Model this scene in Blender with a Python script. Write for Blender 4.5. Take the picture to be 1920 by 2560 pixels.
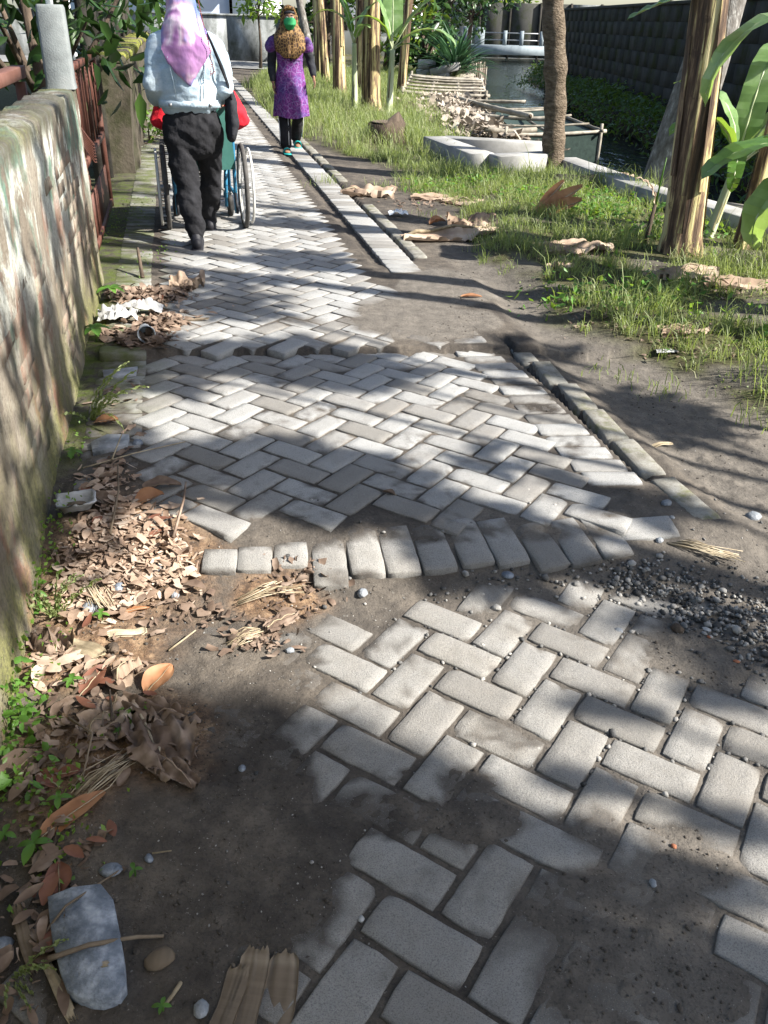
import bpy, math, random
import numpy as np
from mathutils import Vector, Matrix, Quaternion

for _o in list(bpy.data.objects):
    bpy.data.objects.remove(_o)
SC = bpy.context.scene
COL = SC.collection
rad = math.radians

# ---------------------------------------------------------------- camera
FPX, PITCH, CAMH, ROLL = 2150.0, math.atan(1230 / 2150.0), 1.44, rad(1.5)
cam = bpy.data.cameras.new('camera')
cam.sensor_fit = 'VERTICAL'
cam.sensor_height = 36.0
cam.lens = FPX / 2560 * 36.0
cam.clip_start = 0.05
cam.clip_end = 2000
cam_ob = bpy.data.objects.new('camera', cam)
COL.objects.link(cam_ob)
cam_ob.matrix_world = (Matrix.Translation((0, 0, CAMH)) @ Matrix.Rotation(math.pi / 2 - PITCH, 4, 'X')
                       @ Matrix.Rotation(ROLL, 4, 'Z'))
SC.camera = cam_ob

# ---------------------------------------------------------------- sky, sun, exposure
SUN_AZ, SUN_EL = rad(-14.0), rad(39.0)
SUNV = Vector((math.cos(SUN_AZ) * math.cos(SUN_EL), math.sin(SUN_AZ) * math.cos(SUN_EL), math.sin(SUN_EL)))
world = bpy.data.worlds.new('World')
SC.world = world
world.use_nodes = True
wn = world.node_tree.nodes
wl = world.node_tree.links
sky = wn.new('ShaderNodeTexSky')
sky.sky_type = 'NISHITA'
sky.sun_disc = False
sky.sun_elevation = SUN_EL
sky.sun_rotation = math.atan2(SUNV.x, SUNV.y)
sky.altitude = 100
sky.air_density = 1.0
sky.dust_density = 1.6
sky.ozone_density = 1.0
wl.new(sky.outputs[0], wn['Background'].inputs['Color'])
wn['Background'].inputs['Strength'].default_value = 0.085
sun = bpy.data.lights.new('sun', 'SUN')
sun.energy = 5.0
sun.angle = rad(0.6)
sun.color = (1.0, 0.955, 0.88)
sun_ob = bpy.data.objects.new('sun', sun)
COL.objects.link(sun_ob)
sun_ob.rotation_euler = (-SUNV).to_track_quat('-Z', 'Y').to_euler()
sun_ob.location = (6, -3, 8)
SC.view_settings.view_transform = 'Standard'
SC.view_settings.look = 'None'
SC.view_settings.gamma = 1.0
SC.view_settings.use_curve_mapping = False
SC.view_settings.exposure = 1.65
SC.cycles.max_bounces = 6
SC.cycles.transparent_max_bounces = 8
SC.cycles.use_denoising = True

# ---------------------------------------------------------------- small maths
rng = np.random.RandomState(7)
random.seed(7)
DV = np.array([-0.225, 0.974])      # along the path
RV = np.array([0.974, 0.225])       # across the path, to the right


def ST(s, t):
    return s * DV[0] + t * RV[0], s * DV[1] + t * RV[1]


def ss(a, b, v):
    k = np.clip((v - a) / (b - a), 0, 1)
    return k * k * (3 - 2 * k)


def _h(ix, iy, seed):
    n = (ix.astype(np.int64) * 374761393 + iy.astype(np.int64) * 668265263 + seed * 982451653) & 0x7fffffff
    n = ((n ^ (n >> 13)) * 1274126177) & 0x7fffffff
    n = n ^ (n >> 16)
    return (n & 0xffff) / 65535.0


def vn(x, y, seed=0):
    x = np.asarray(x, float)
    y = np.asarray(y, float)
    ix = np.floor(x)
    iy = np.floor(y)
    fx = x - ix
    fy = y - iy
    fx = fx * fx * (3 - 2 * fx)
    fy = fy * fy * (3 - 2 * fy)
    a = _h(ix, iy, seed)
    b = _h(ix + 1, iy, seed)
    c = _h(ix, iy + 1, seed)
    d = _h(ix + 1, iy + 1, seed)
    return (a * (1 - fx) + b * fx) * (1 - fy) + (c * (1 - fx) + d * fx) * fy


def fbm(x, y, sc, oct=4, seed=0):
    r = 0
    amp = 1.0
    tot = 0
    for o in range(oct):
        r = r + amp * vn(np.asarray(x) * sc, np.asarray(y) * sc, seed + o)
        tot += amp
        amp *= 0.5
        sc *= 2.03
    return r / tot


# ---------------------------------------------------------------- terrain
def brick_top(x, y):
    """level of the paving: near panel, middle panel, far panel beyond a heaved edge"""
    x = np.asarray(x, float)
    y = np.asarray(y, float)
    s1 = -.044 - .036 * x - .0143 * y
    s2 = .0617 - .033 * x - .0168 * y
    z = s1 + (s2 - s1) * ss(2.06, 2.44, y - 0.12 * x)
    z3 = -.02 * x + .012
    lip = 4.17 + 0.22 * x
    k = ss(5.6, 4.2, y)
    z3 = z3 * (1 - k) + (s2 + .022) * k
    z = np.where(y > lip, z3, z - .012 * ss(lip - .6, lip, y))
    return z


def ray(u, v):
    x = (u - 960) / FPX
    y = -(v - 1280) / FPX
    c, s = math.cos(ROLL), math.sin(ROLL)
    x, y = c * x - s * y, s * x + c * y
    return np.array([x, math.cos(PITCH) + y * math.sin(PITCH), -math.sin(PITCH) + y * math.cos(PITCH)])


KD = 1920 / 1659.0


def base_level(x, y):
    return brick_top(x, y)


def G(u, v, z=None):
    """ground point seen at (u, v) in the survey photograph"""
    d = ray(u * KD, v * KD)
    if z is not None:
        k = (z - CAMH) / d[2]
        return np.array([d[0] * k, d[1] * k, z])
    zz = 0.0
    p = d
    for i in range(40):
        k = (zz - CAMH) / d[2]
        p = d * k
        zz = .5 * zz + .5 * float(base_level(p[0], p[1]))
    return np.array([p[0], p[1], zz])


def poly_mask(x, y, poly):
    """signed distance to polygon (positive inside)"""
    x = np.asarray(x, float)
    y = np.asarray(y, float)
    inside = np.zeros(x.shape, bool)
    dist = np.full(x.shape, 1e9)
    n = len(poly)
    for i in range(n):
        x0, y0 = poly[i]
        x1, y1 = poly[(i + 1) % n]
        c = ((y0 > y) != (y1 > y))
        with np.errstate(divide='ignore', invalid='ignore'):
            xi = (x1 - x0) * (y - y0) / ((y1 - y0) if y1 != y0 else 1e-9) + x0
        inside ^= c & (x < xi)
        dx, dy = x1 - x0, y1 - y0
        L = dx * dx + dy * dy + 1e-12
        k = np.clip(((x - x0) * dx + (y - y0) * dy) / L, 0, 1)
        dist = np.minimum(dist, np.hypot(x - x0 - k * dx, y - y0 - k * dy))
    return np.where(inside, dist, -dist)


def gpoly(pts):
    return [tuple(G(*p)[:2]) for p in pts]


# earth lying over the paving, (u, v, half width, half height, amount)
COVER = [(250, 1480, 420, 200, 1), (330, 1760, 320, 260, 1), (300, 2050, 290, 260, 1), (560, 1950, 190, 150, .9),
         (560, 1600, 150, 110, .45), (640, 1790, 120, 80, .55), (520, 1310, 230, 70, .9), (770, 1262, 100, 26, .4),
         (1010, 1770, 130, 55, .75), (1290, 1800, 60, 70, .5), (1330, 1960, 200, 120, .95), (1370, 2130, 230, 120, 1),
         (1480, 1880, 140, 60, .9), (1450, 1810, 90, 40, .6), (1000, 1690, 80, 40, .5), (1090, 1580, 80, 40, .3), (820, 1760, 110, 60, .6),
         (1170, 880, 50, 12, .45), (1125, 835, 50, 12, .5), (1240, 970, 30, 20, .4), (1380, 1075, 50, 24, .6),
         (900, 690, 150, 50, 1), (960, 620, 120, 45, 1), (840, 700, 120, 30, .7), (1000, 690, 100, 30, .8), (920, 580, 60, 14, .35),
         (380, 1150, 60, 40, .5), (250, 1060, 60, 60, .9), (240, 900, 50, 60, .3), (640, 690, 90, 16, .35), (420, 690, 60, 16, .4),
         (1200, 1290, 90, 26, .2), (1560, 1260, 300, 60, .9), (1600, 1400, 200, 90, .8), (960, 1165, 90, 10, .3), (1300, 1110, 50, 16, .4),
         (640, 1410, 70, 50, .3), (720, 2060, 40, 60, .2),
         (590, 1680, 110, 110, .8), (640, 1840, 120, 110, 1), (1440, 2010, 90, 110, 1), (1520, 2140, 120, 80, 1)]


def _cov_world():
    out = []
    for u, v, ru, rv, a in COVER:
        c = G(u, v)
        e = G(u + ru, v)
        f = G(u, v - rv)
        g = G(u, v + rv)
        out.append((c[0], c[1], abs(e[0] - c[0]), 0.5 * abs(f[1] - g[1]), a, (f[0] - g[0]) / max(1e-6, (f[1] - g[1]))))
    return out


COVW = _cov_world()


def cover(x, y):
    c = np.zeros(np.shape(x))
    for cx, cy, rx, ry, a, sh in COVW:
        dy = (y - cy)
        d = np.sqrt(((x - cx - sh * dy) / rx) ** 2 + (dy / ry) ** 2)
        c = np.maximum(c, a * ss(1.25, .55, d))
    n = fbm(x, y, 7.0, 4, 31)
    return np.clip(c * 1.15 + (n - .5) * .75 - .02, 0, 1.2)


SHORE = [(8.0, -6), (5.2, 3.0), (4.0, 5.2), (3.15, 7.2), (2.62, 8.6), (2.15, 10.5), (2.02, 11.2), (1.95, 12.6), (1.75, 14), (1.6, 18),
         (1.9, 22), (2.5, 31), (3.9, 50), (4.4, 64), (4.6, 80)]
SHX = np.array([p[0] for p in SHORE])
SHY = np.array([p[1] for p in SHORE])
GRASS_POLY = gpoly([(545, 205), (585, 262), (640, 300), (700, 322), (790, 345), (850, 372), (880, 415), (985, 450), (1015, 500),
                    (1010, 545), (1100, 610), (1190, 690), (1290, 735), (1400, 770), (1560, 855), (1658, 900)]) + \
    [(3.4, 3.2), (4.6, 4.2), (3.6, 6.0), (2.9, 7.6), (2.45, 8.7), (1.95, 10.2), (1.0, 9.95), (.45, 11.6), (1.3, 12.6), (1.5, 14), (1.35, 18),
     (1.6, 22), (2.0, 30), (3.4, 50), (-2.0, 50), (-3.6, 27), (-3.3, 21)]
SCARP = gpoly([(985, 450), (1015, 500), (1010, 545), (1100, 610), (1190, 690), (1290, 735), (1400, 770), (1560, 855), (1658, 900)]) + \
    [(4.4, 2.8), (6, 6), (3, 12), (1.0, 12)]


def grass_sd(x, y):
    return poly_mask(x, y, GRASS_POLY) + (fbm(x, y, 2.5, 3, 77) - .5) * .35


def ground_z(x, y, detail=True):
    x = np.asarray(x, float)
    y = np.asarray(y, float)
    t = x * RV[0] + y * RV[1]
    s = x * DV[0] + y * DV[1]
    bt = brick_top(np.clip(x, -8, 5), y)
    near = ss(14, 6, y)
    cov = cover(x, y)
    inp = ss(-.50, -.46, t) * ss(1.80, 1.72, t)
    zp = bt - .0075 + .0105 * cov
    zo = bt - .012 + .02 * cov
    # right hand track and bank
    zo = zo - .035 * ss(1.7, 1.9, t) * ss(3.4, 2.6, t) * ss(6.5, 5, s)
    gs = poly_mask(x, y, SCARP)
    zo = zo + .065 * ss(-.02, .30, gs) * ss(12, 9, y) + .03 * ss(-.1, .3, poly_mask(x, y, GRASS_POLY)) * ss(9, 12, y)
    z = zp * inp + zo * (1 - inp)
    if detail:
        z = z + (fbm(x, y, 3.0, 3, 5) - .5) * .032 * (1 - inp) * (.3 + .7 * ss(1.8, 2.6, t))
        z = z + (fbm(x, y, 11, 3, 9) - .5) * .016 * near * (.12 + .5 * np.maximum(np.clip(cov - .6, 0, 1) * 1.5, 1 - inp))
        z = z + (fbm(x, y, 45, 2, 19) - .5) * (.004 + .006 * (1 - inp)) * ss(7, 3, y)
        z = z + (fbm(x, y, 95, 2, 29) - .5) * .005 * ss(3.4, 2.4, y)
        clod = np.maximum(0, fbm(x, y, 26, 2, 33) - .62)
        z = z + clod * .035 * ss(4.5, 3, y) * np.maximum(np.clip(cov, 0, 1), 1 - inp)
    # canal
    shx = np.interp(y, SHY, SHX)
    z = z - 1.15 * ss(-.05, .55, x - shx - .12 * (fbm(x, y, 3, 2, 3) - .5)) * ss(75, 64, y)
    z = z + 1.0 * ss(5.15, 5.6, x + .3 * (fbm(x, y, 1.5, 2, 4) - .5)) * ss(44, 38, y)
    # open gutters beside the edging courses
    z = z - .045 * (ss(1.490, 1.498, t) * ss(1.534, 1.526, t)) * ss(5.8, 6.0, s) * ss(19, 17, s)
    z = z - .045 * (ss(1.580, 1.590, t) * ss(1.626, 1.616, t)) * ss(2.5, 2.7, s) * ss(4.3, 4.1, s)
    z = z - .022 * (ss(1.19, 1.22, t) * ss(1.285, 1.270, t)) * ss(5.6, 5.9, s) * ss(21, 18, s)
    # pit inside the concrete basin
    z = z - .34 * ss(.0, .12, poly_mask(x, y, [(1.10, 10.22), (1.85, 10.62), (1.80, 11.2), (.72, 11.52)]))
    # garden behind the wall
    z = z - .06 * ss(-.62, -.8, t)
    return z


def gz(x, y):
    return float(ground_z(np.array([x]), np.array([y]))[0])


# ---------------------------------------------------------------- scene graph helpers
def thing(name, label, cat, loc=(0, 0, 0), rz=0.0, group=None):
    o = bpy.data.objects.new(name, None)
    COL.objects.link(o)
    o.location = loc
    o.rotation_euler = (0, 0, rz)
    o.empty_display_size = .1
    o['label'] = label
    o['category'] = cat
    if group:
        o['group'] = group
    return o


def tag(o, label, cat, group=None):
    o['label'] = label
    o['category'] = cat
    if group:
        o['group'] = group
    return o


def link(name, me, mat=None, parent=None, kind=None):
    o = bpy.data.objects.new(name, me)
    COL.objects.link(o)
    if mat is not None and len(me.materials) == 0:
        for m in (mat if isinstance(mat, (list, tuple)) else [mat]):
            me.materials.append(m)
    if parent is not None:
        o.parent = parent
    if kind:
        o['kind'] = kind
    return o


def np_mesh(name, V, F, smooth=False, attrs=None, mats=None):
    """V (n,3), F list of arrays (all same arity each) or list of tuples"""
    me = bpy.data.meshes.new(name)
    V = np.asarray(V, np.float32)
    if isinstance(F, np.ndarray):
        F = [F]
    if len(F) and isinstance(F[0], np.ndarray):
        loops = np.concatenate([f.ravel() for f in F]).astype(np.int32)
        tot = np.concatenate([np.full(len(f), f.shape[1], np.int32) for f in F])
    else:
        loops = np.array([i for f in F for i in f], np.int32)
        tot = np.array([len(f) for f in F], np.int32)
    start = np.concatenate([[0], np.cumsum(tot)[:-1]]).astype(np.int32) if len(tot) else np.zeros(0, np.int32)
    me.vertices.add(len(V))
    me.vertices.foreach_set('co', V.ravel())
    me.loops.add(len(loops))
    me.loops.foreach_set('vertex_index', loops)
    me.polygons.add(len(tot))
    me.polygons.foreach_set('loop_start', start)
    me.polygons.foreach_set('loop_total', tot)
    if smooth:
        me.polygons.foreach_set('use_smooth', np.ones(len(tot), bool))
    if mats is not None:
        me.polygons.foreach_set('material_index', np.asarray(mats, np.int32))
    me.update(calc_edges=True)
    me.validate()
    if attrs:
        for k, a in attrs.items():
            at = me.attributes.new(k, 'FLOAT', 'POINT')
            at.data.foreach_set('value', np.asarray(a, np.float32))
    return me


class MB:
    """collects shapes into one mesh"""

    def __init__(self):
        self.v = []
        self.f = []
        self.m = []
        self.mi = 0

    def add(self, V, F):
        o = len(self.v)
        self.v += [tuple(map(float, p)) for p in V]
        self.f += [tuple(i + o for i in f) for f in F]
        self.m += [self.mi] * len(F)
        return self

    def box(self, c, size, rz=0.0, bev=0.0, mat=None):
        sx, sy, sz = (k / 2 for k in size)
        if bev <= 0:
            P = [(-sx, -sy, -sz), (sx, -sy, -sz), (sx, sy, -sz), (-sx, sy, -sz), (-sx, -sy, sz), (sx, -sy, sz), (sx, sy, sz), (-sx, sy, sz)]
            F = [(0, 3, 2, 1), (4, 5, 6, 7), (0, 1, 5, 4), (1, 2, 6, 5), (2, 3, 7, 6), (3, 0, 4, 7)]
        else:
            b = bev
            P = []
            for z, i in ((-sz, b), (-sz + b, 0), (sz - b, 0), (sz, b)):
                P += [(-sx + i, -sy + i, z), (sx - i, -sy + i, z), (sx - i, sy - i, z), (-sx + i, sy - i, z)]
            F = [(3, 2, 1, 0), (12, 13, 14, 15)]
            for k in range(3):
                for j in range(4):
                    F.append((4 * k + j, 4 * k + (j + 1) % 4, 4 * k + 4 + (j + 1) % 4, 4 * k + 4 + j))
        M_ = mat if mat is not None else Matrix.Rotation(rz, 3, 'Z')
        c = Vector(c)
        return self.add([c + M_ @ Vector(p) for p in P], F)

    def beam(self, a, b, w, h, bev=0.0, up=(0, 0, 1)):
        a = Vector(a)
        b = Vector(b)
        d = (b - a)
        L = d.length
        d.normalize()
        u = Vector(up)
        x = d.cross(u)
        if x.length < 1e-4:
            x = Vector((1, 0, 0))
        x.normalize()
        z = x.cross(d)
        return self.box((a + b) / 2, (w, L, h), bev=bev, mat=Matrix((x, d, z)).transposed())

    def tube(self, pts, r, n=8, caps=True, side=None, wob=0.0, ecc=None):
        """pts list of points, r radius or list, ecc: list of (a, b) radii with the first along `side`"""
        pts = [Vector(p) for p in pts]
        k = len(pts)
        rs = [r] * k if not hasattr(r, '__len__') else list(r)
        if ecc is None:
            ecc = [(q, q) for q in rs]
        P = []
        prev = None
        for i, p in enumerate(pts):
            d = (pts[min(i + 1, k - 1)] - pts[max(i - 1, 0)])
            if d.length < 1e-9:
                d = Vector((0, 0, 1))
            d.normalize()
            if prev is None:
                sv = Vector(side) if side is not None else (Vector((0, 0, 1)) if abs(d.z) < .9 else Vector((1, 0, 0)))
            else:
                sv = Vector(side) if side is not None else prev
            sv = sv - d * sv.dot(d)
            if sv.length < 1e-5:
                sv = Vector((1, 0, 0)) - d * d.x
            sv.normalize()
            prev = sv
            q = d.cross(sv)
            for j in range(n):
                a = 2 * math.pi * j / n
                w = 1 + (random.uniform(-wob, wob) if wob else 0)
                P.append(p + sv * (math.cos(a) * ecc[i][0] * w) + q * (math.sin(a) * ecc[i][1] * w))
        F = []
        for i in range(k - 1):
            for j in range(n):
                F.append((i * n + j, i * n + (j + 1) % n, (i + 1) * n + (j + 1) % n, (i + 1) * n + j))
        if caps:
            F.append(tuple(range(n - 1, -1, -1)))
            F.append(tuple((k - 1) * n + j for j in range(n)))
        return self.add(P, F)

    def capsule(self, pts, r, n=12, side=None, ecc=None):
        """tube with rounded ends (closed volume, for remeshing)"""
        pts = [Vector(p) for p in pts]
        k = len(pts)
        rs = [r] * k if not hasattr(r, '__len__') else list(r)
        if ecc is None:
            ecc = [(q, q) for q in rs]
        d0 = (pts[0] - pts[1]).normalized()
        d1 = (pts[-1] - pts[-2]).normalized()
        a0 = min(ecc[0])
        a1 = min(ecc[-1])
        P = []
        E = []
        for q in (.98, .85, .5):
            P.append(pts[0] + d0 * a0 * q)
            f = math.sqrt(max(0, 1 - q * q))
            E.append((ecc[0][0] * f, ecc[0][1] * f))
        P += pts
        E += list(ecc)
        for q in (.5, .85, .98):
            P.append(pts[-1] + d1 * a1 * q)
            f = math.sqrt(max(0, 1 - q * q))
            E.append((ecc[-1][0] * f, ecc[-1][1] * f))
        return self.tube(P, 0, n, True, side, 0, E)

    def torus(self, c, R, r, axis=(1, 0, 0), n=36, m=8, ry=None):
        ax = Vector(axis).normalized()
        u = ax.cross(Vector((0, 0, 1)))
        if u.length < 1e-4:
            u = Vector((1, 0, 0))
        u.normalize()
        w = ax.cross(u)
        c = Vector(c)
        P = []
        for i in range(n):
            a = 2 * math.pi * i / n
            d = u * math.cos(a) + w * math.sin(a)
            for j in range(m):
                b = 2 * math.pi * j / m
                P.append(c + d * (R + r * math.cos(b)) + ax * ((ry or r) * math.sin(b)))
        F = [(i * m + j, ((i + 1) % n) * m + j, ((i + 1) % n) * m + (j + 1) % m, i * m + (j + 1) % m) for i in range(n) for j in range(m)]
        return self.add(P, F)

    def sphere(self, c, r, n=10, m=7, rz=0):
        rx, ry, rz_ = r if hasattr(r, '__len__') else (r, r, r)
        P = [(0, 0, -rz_)]
        for i in range(1, m):
            a = math.pi * i / m
            for j in range(n):
                b = 2 * math.pi * j / n
                P.append((rx * math.sin(a) * math.cos(b), ry * math.sin(a) * math.sin(b), -rz_ * math.cos(a)))
        P.append((0, 0, rz_))
        F = [(0, 1 + (j + 1) % n, 1 + j) for j in range(n)]
        for i in range(m - 2):
            for j in range(n):
                F.append((1 + i * n + j, 1 + i * n + (j + 1) % n, 1 + (i + 1) * n + (j + 1) % n, 1 + (i + 1) * n + j))
        T = len(P) - 1
        F += [(T, 1 + (m - 2) * n + j, 1 + (m - 2) * n + (j + 1) % n) for j in range(n)]
        c = Vector(c)
        return self.add([c + Vector(p) for p in P], F)

    def mesh(self, name='mesh', smooth=False):
        return np_mesh(name, np.array(self.v, np.float32).reshape(-1, 3), self.f, smooth, mats=self.m if any(self.m) else None)

    def build(self, name, mat, parent=None, smooth=False, kind=None):
        return link(name, self.mesh(name, smooth), mat, parent, kind)


def remesh(mb, voxel, smooth=4, noise=None):
    """fuse the overlapping volumes of mb into one continuous skin"""
    me = mb.mesh('tmp')
    o = bpy.data.objects.new('tmp', me)
    COL.objects.link(o)
    r = o.modifiers.new('r', 'REMESH')
    r.mode = 'VOXEL'
    r.voxel_size = voxel
    r.use_smooth_shade = True
    if smooth:
        sm = o.modifiers.new('s', 'SMOOTH')
        sm.iterations = smooth
        sm.factor = .5
    dg = bpy.context.evaluated_depsgraph_get()
    ev = o.evaluated_get(dg)
    out = bpy.data.meshes.new_from_object(ev)
    bpy.data.objects.remove(o)
    bpy.data.meshes.remove(me)
    out.materials.clear()
    if noise is not None:
        n = len(out.vertices)
        co = np.zeros(n * 3, np.float32)
        out.vertices.foreach_get('co', co)
        no = np.zeros(n * 3, np.float32)
        out.vertices.foreach_get('normal', no)
        co = co.reshape(-1, 3)
        no = no.reshape(-1, 3)
        co = co + no * noise(co)[:, None]
        out.vertices.foreach_set('co', co.astype(np.float32).ravel())
        out.update()
    out.polygons.foreach_set('use_smooth', np.ones(len(out.polygons), bool))
    return out


def copy_thing(src, loc, rz, label, group=None, scale=None):
    r = src.copy()
    COL.objects.link(r)
    r.location = loc
    r.rotation_euler = (0, 0, rz)
    r['label'] = label
    if group:
        r['group'] = group
    if scale:
        r.scale = (scale,) * 3
    for ch in src.children:
        c = ch.copy()
        COL.objects.link(c)
        c.parent = r
        for g in ch.children:
            d = g.copy()
            COL.objects.link(d)
            d.parent = c
    return r
# ---------------------------------------------------------------- materials
class NT:
    def __init__(self, name):
        self.mat = bpy.data.materials.new(name)
        self.mat.use_nodes = True
        self.t = self.mat.node_tree
        self.b = self.t.nodes['Principled BSDF']
        self.b.inputs['Specular IOR Level'].default_value = .3

    def n(self, kind, **kw):
        nd = self.t.nodes.new(kind)
        for k, v in kw.items():
            if k in nd.inputs.keys():
                self.put(nd.inputs[k], v)
            else:
                setattr(nd, k, v)
        return nd

    def put(self, sock, v):
        if isinstance(v, bpy.types.NodeSocket):
            self.t.links.new(v, sock)
        else:
            if sock.type == 'RGBA' and len(v) == 3:
                v = (*v, 1)
            sock.default_value = v

    def coord(self, kind='Object'):
        if kind == 'World':
            return self.n('ShaderNodeNewGeometry').outputs['Position']
        return self.n('ShaderNodeTexCoord').outputs[kind]

    def scale(self, vec, s):
        m = self.n('ShaderNodeMapping')
        self.put(m.inputs['Vector'], vec)
        m.inputs['Scale'].default_value = s
        return m.outputs[0]

    def noise(self, vec, sc, det=4, rough=.55, dist=0.0):
        nd = self.n('ShaderNodeTexNoise')
        self.put(nd.inputs['Vector'], vec)
        nd.inputs['Scale'].default_value = sc
        nd.inputs['Detail'].default_value = det
        nd.inputs['Roughness'].default_value = rough
        nd.inputs['Distortion'].default_value = dist
        return nd.outputs['Fac']

    def rampf(self, f, a, b):
        nd = self.n('ShaderNodeMapRange')
        nd.inputs['From Min'].default_value = a
        nd.inputs['From Max'].default_value = b
        self.put(nd.inputs['Value'], f)
        return nd.outputs['Result']

    def ramp(self, f, stops):
        nd = self.n('ShaderNodeValToRGB')
        e = nd.color_ramp.elements
        while len(e) < len(stops):
            e.new(.5)
        for k, (p, c) in zip(e, stops):
            k.position = p
            k.color = (*c, 1)
        self.put(nd.inputs[0], f)
        return nd.outputs[0]

    def mix(self, f, a, b, mode='MIX'):
        nd = self.n('ShaderNodeMix', data_type='RGBA', blend_type=mode)
        self.put(nd.inputs[0], f)
        self.put(nd.inputs[6], a)
        self.put(nd.inputs[7], b)
        return nd.outputs[2]

    def math(self, op, a, b=0.0, c=0.0):
        nd = self.n('ShaderNodeMath', operation=op)
        self.put(nd.inputs[0], a)
        self.put(nd.inputs[1], b)
        if len(nd.inputs) > 2:
            self.put(nd.inputs[2], c)
        return nd.outputs[0]

    def sep(self, v):
        nd = self.n('ShaderNodeSeparateXYZ')
        self.put(nd.inputs[0], v)
        return nd.outputs

    def attr(self, name):
        return self.n('ShaderNodeAttribute', attribute_name=name).outputs['Fac']

    def dot(self, v, w):
        nd = self.n('ShaderNodeVectorMath', operation='DOT_PRODUCT')
        self.put(nd.inputs[0], v)
        nd.inputs[1].default_value = w
        return nd.outputs['Value']

    def rand(self):
        o = self.n('ShaderNodeObjectInfo').outputs['Random']
        g = self.n('ShaderNodeNewGeometry').outputs['Random Per Island']
        return self.math('FRACT', self.math('ADD', o, g))

    def bump(self, h, strength=.4, dist=.01):
        nd = self.n('ShaderNodeBump')
        nd.inputs['Strength'].default_value = strength
        nd.inputs['Distance'].default_value = dist
        self.put(nd.inputs['Height'], h)
        old = self.b.inputs['Normal']
        if old.is_linked:
            self.t.links.new(old.links[0].from_socket, nd.inputs['Normal'])
        self.t.links.new(nd.outputs[0], old)

    def done(self, col, rough=.9, spec=None, metal=None):
        self.put(self.b.inputs['Base Color'], col)
        self.put(self.b.inputs['Roughness'], rough)
        if spec is not None:
            self.b.inputs['Specular IOR Level'].default_value = spec
        if metal is not None:
            self.b.inputs['Metallic'].default_value = metal
        return self.mat


def simple(name, stops, sc=8, rough=.85, coord='Object', stretch=None, bump=.3, bsc=60, bd=.004, det=4, vary=0.0, spec=.25, metal=None, dist=0.0):
    m = NT(name)
    c = m.coord(coord)
    if stretch:
        c = m.scale(c, stretch)
    f = m.noise(c, sc, det, .6, dist)
    f = m.rampf(f, .28, .72)
    if vary:
        f = m.math('ADD', f, m.math('MULTIPLY', m.math('SUBTRACT', m.rand(), .5), vary))
    k = len(stops)
    col = m.ramp(f, [(i / max(1, k - 1), s) for i, s in enumerate(stops)])
    if bump:
        m.bump(m.noise(c, bsc, 3), bump, bd)
    return m.done(col, rough, spec, metal)


def leafmat(name, c1, c2, c3, trans=.45, rough=.45, sc=6, vary=.6, coord='Object', spec=.35):
    """two sided leaf: diffuse and glossy face with light coming through"""
    m = NT(name)
    f = m.noise(m.coord(coord), sc, 3)
    f = m.rampf(f, .3, .7)
    f = m.math('ADD', m.math('MULTIPLY', f, 1 - vary * .6), m.math('MULTIPLY', m.rand(), vary * .6))
    col = m.ramp(f, [(0, c1), (.5, c2), (1, c3)])
    m.done(col, rough, spec)
    out = m.t.nodes['Material Output']
    tr = m.n('ShaderNodeBsdfTranslucent')
    m.put(tr.inputs['Color'], m.mix(.5, col, (.32, .42, .03), 'MIX') if trans > .3 else col)
    mx = m.n('ShaderNodeMixShader')
    mx.inputs[0].default_value = trans
    m.t.links.new(m.b.outputs[0], mx.inputs[1])
    m.t.links.new(tr.outputs[0], mx.inputs[2])
    m.t.links.new(mx.outputs[0], out.inputs['Surface'])
    return m.mat


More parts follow.
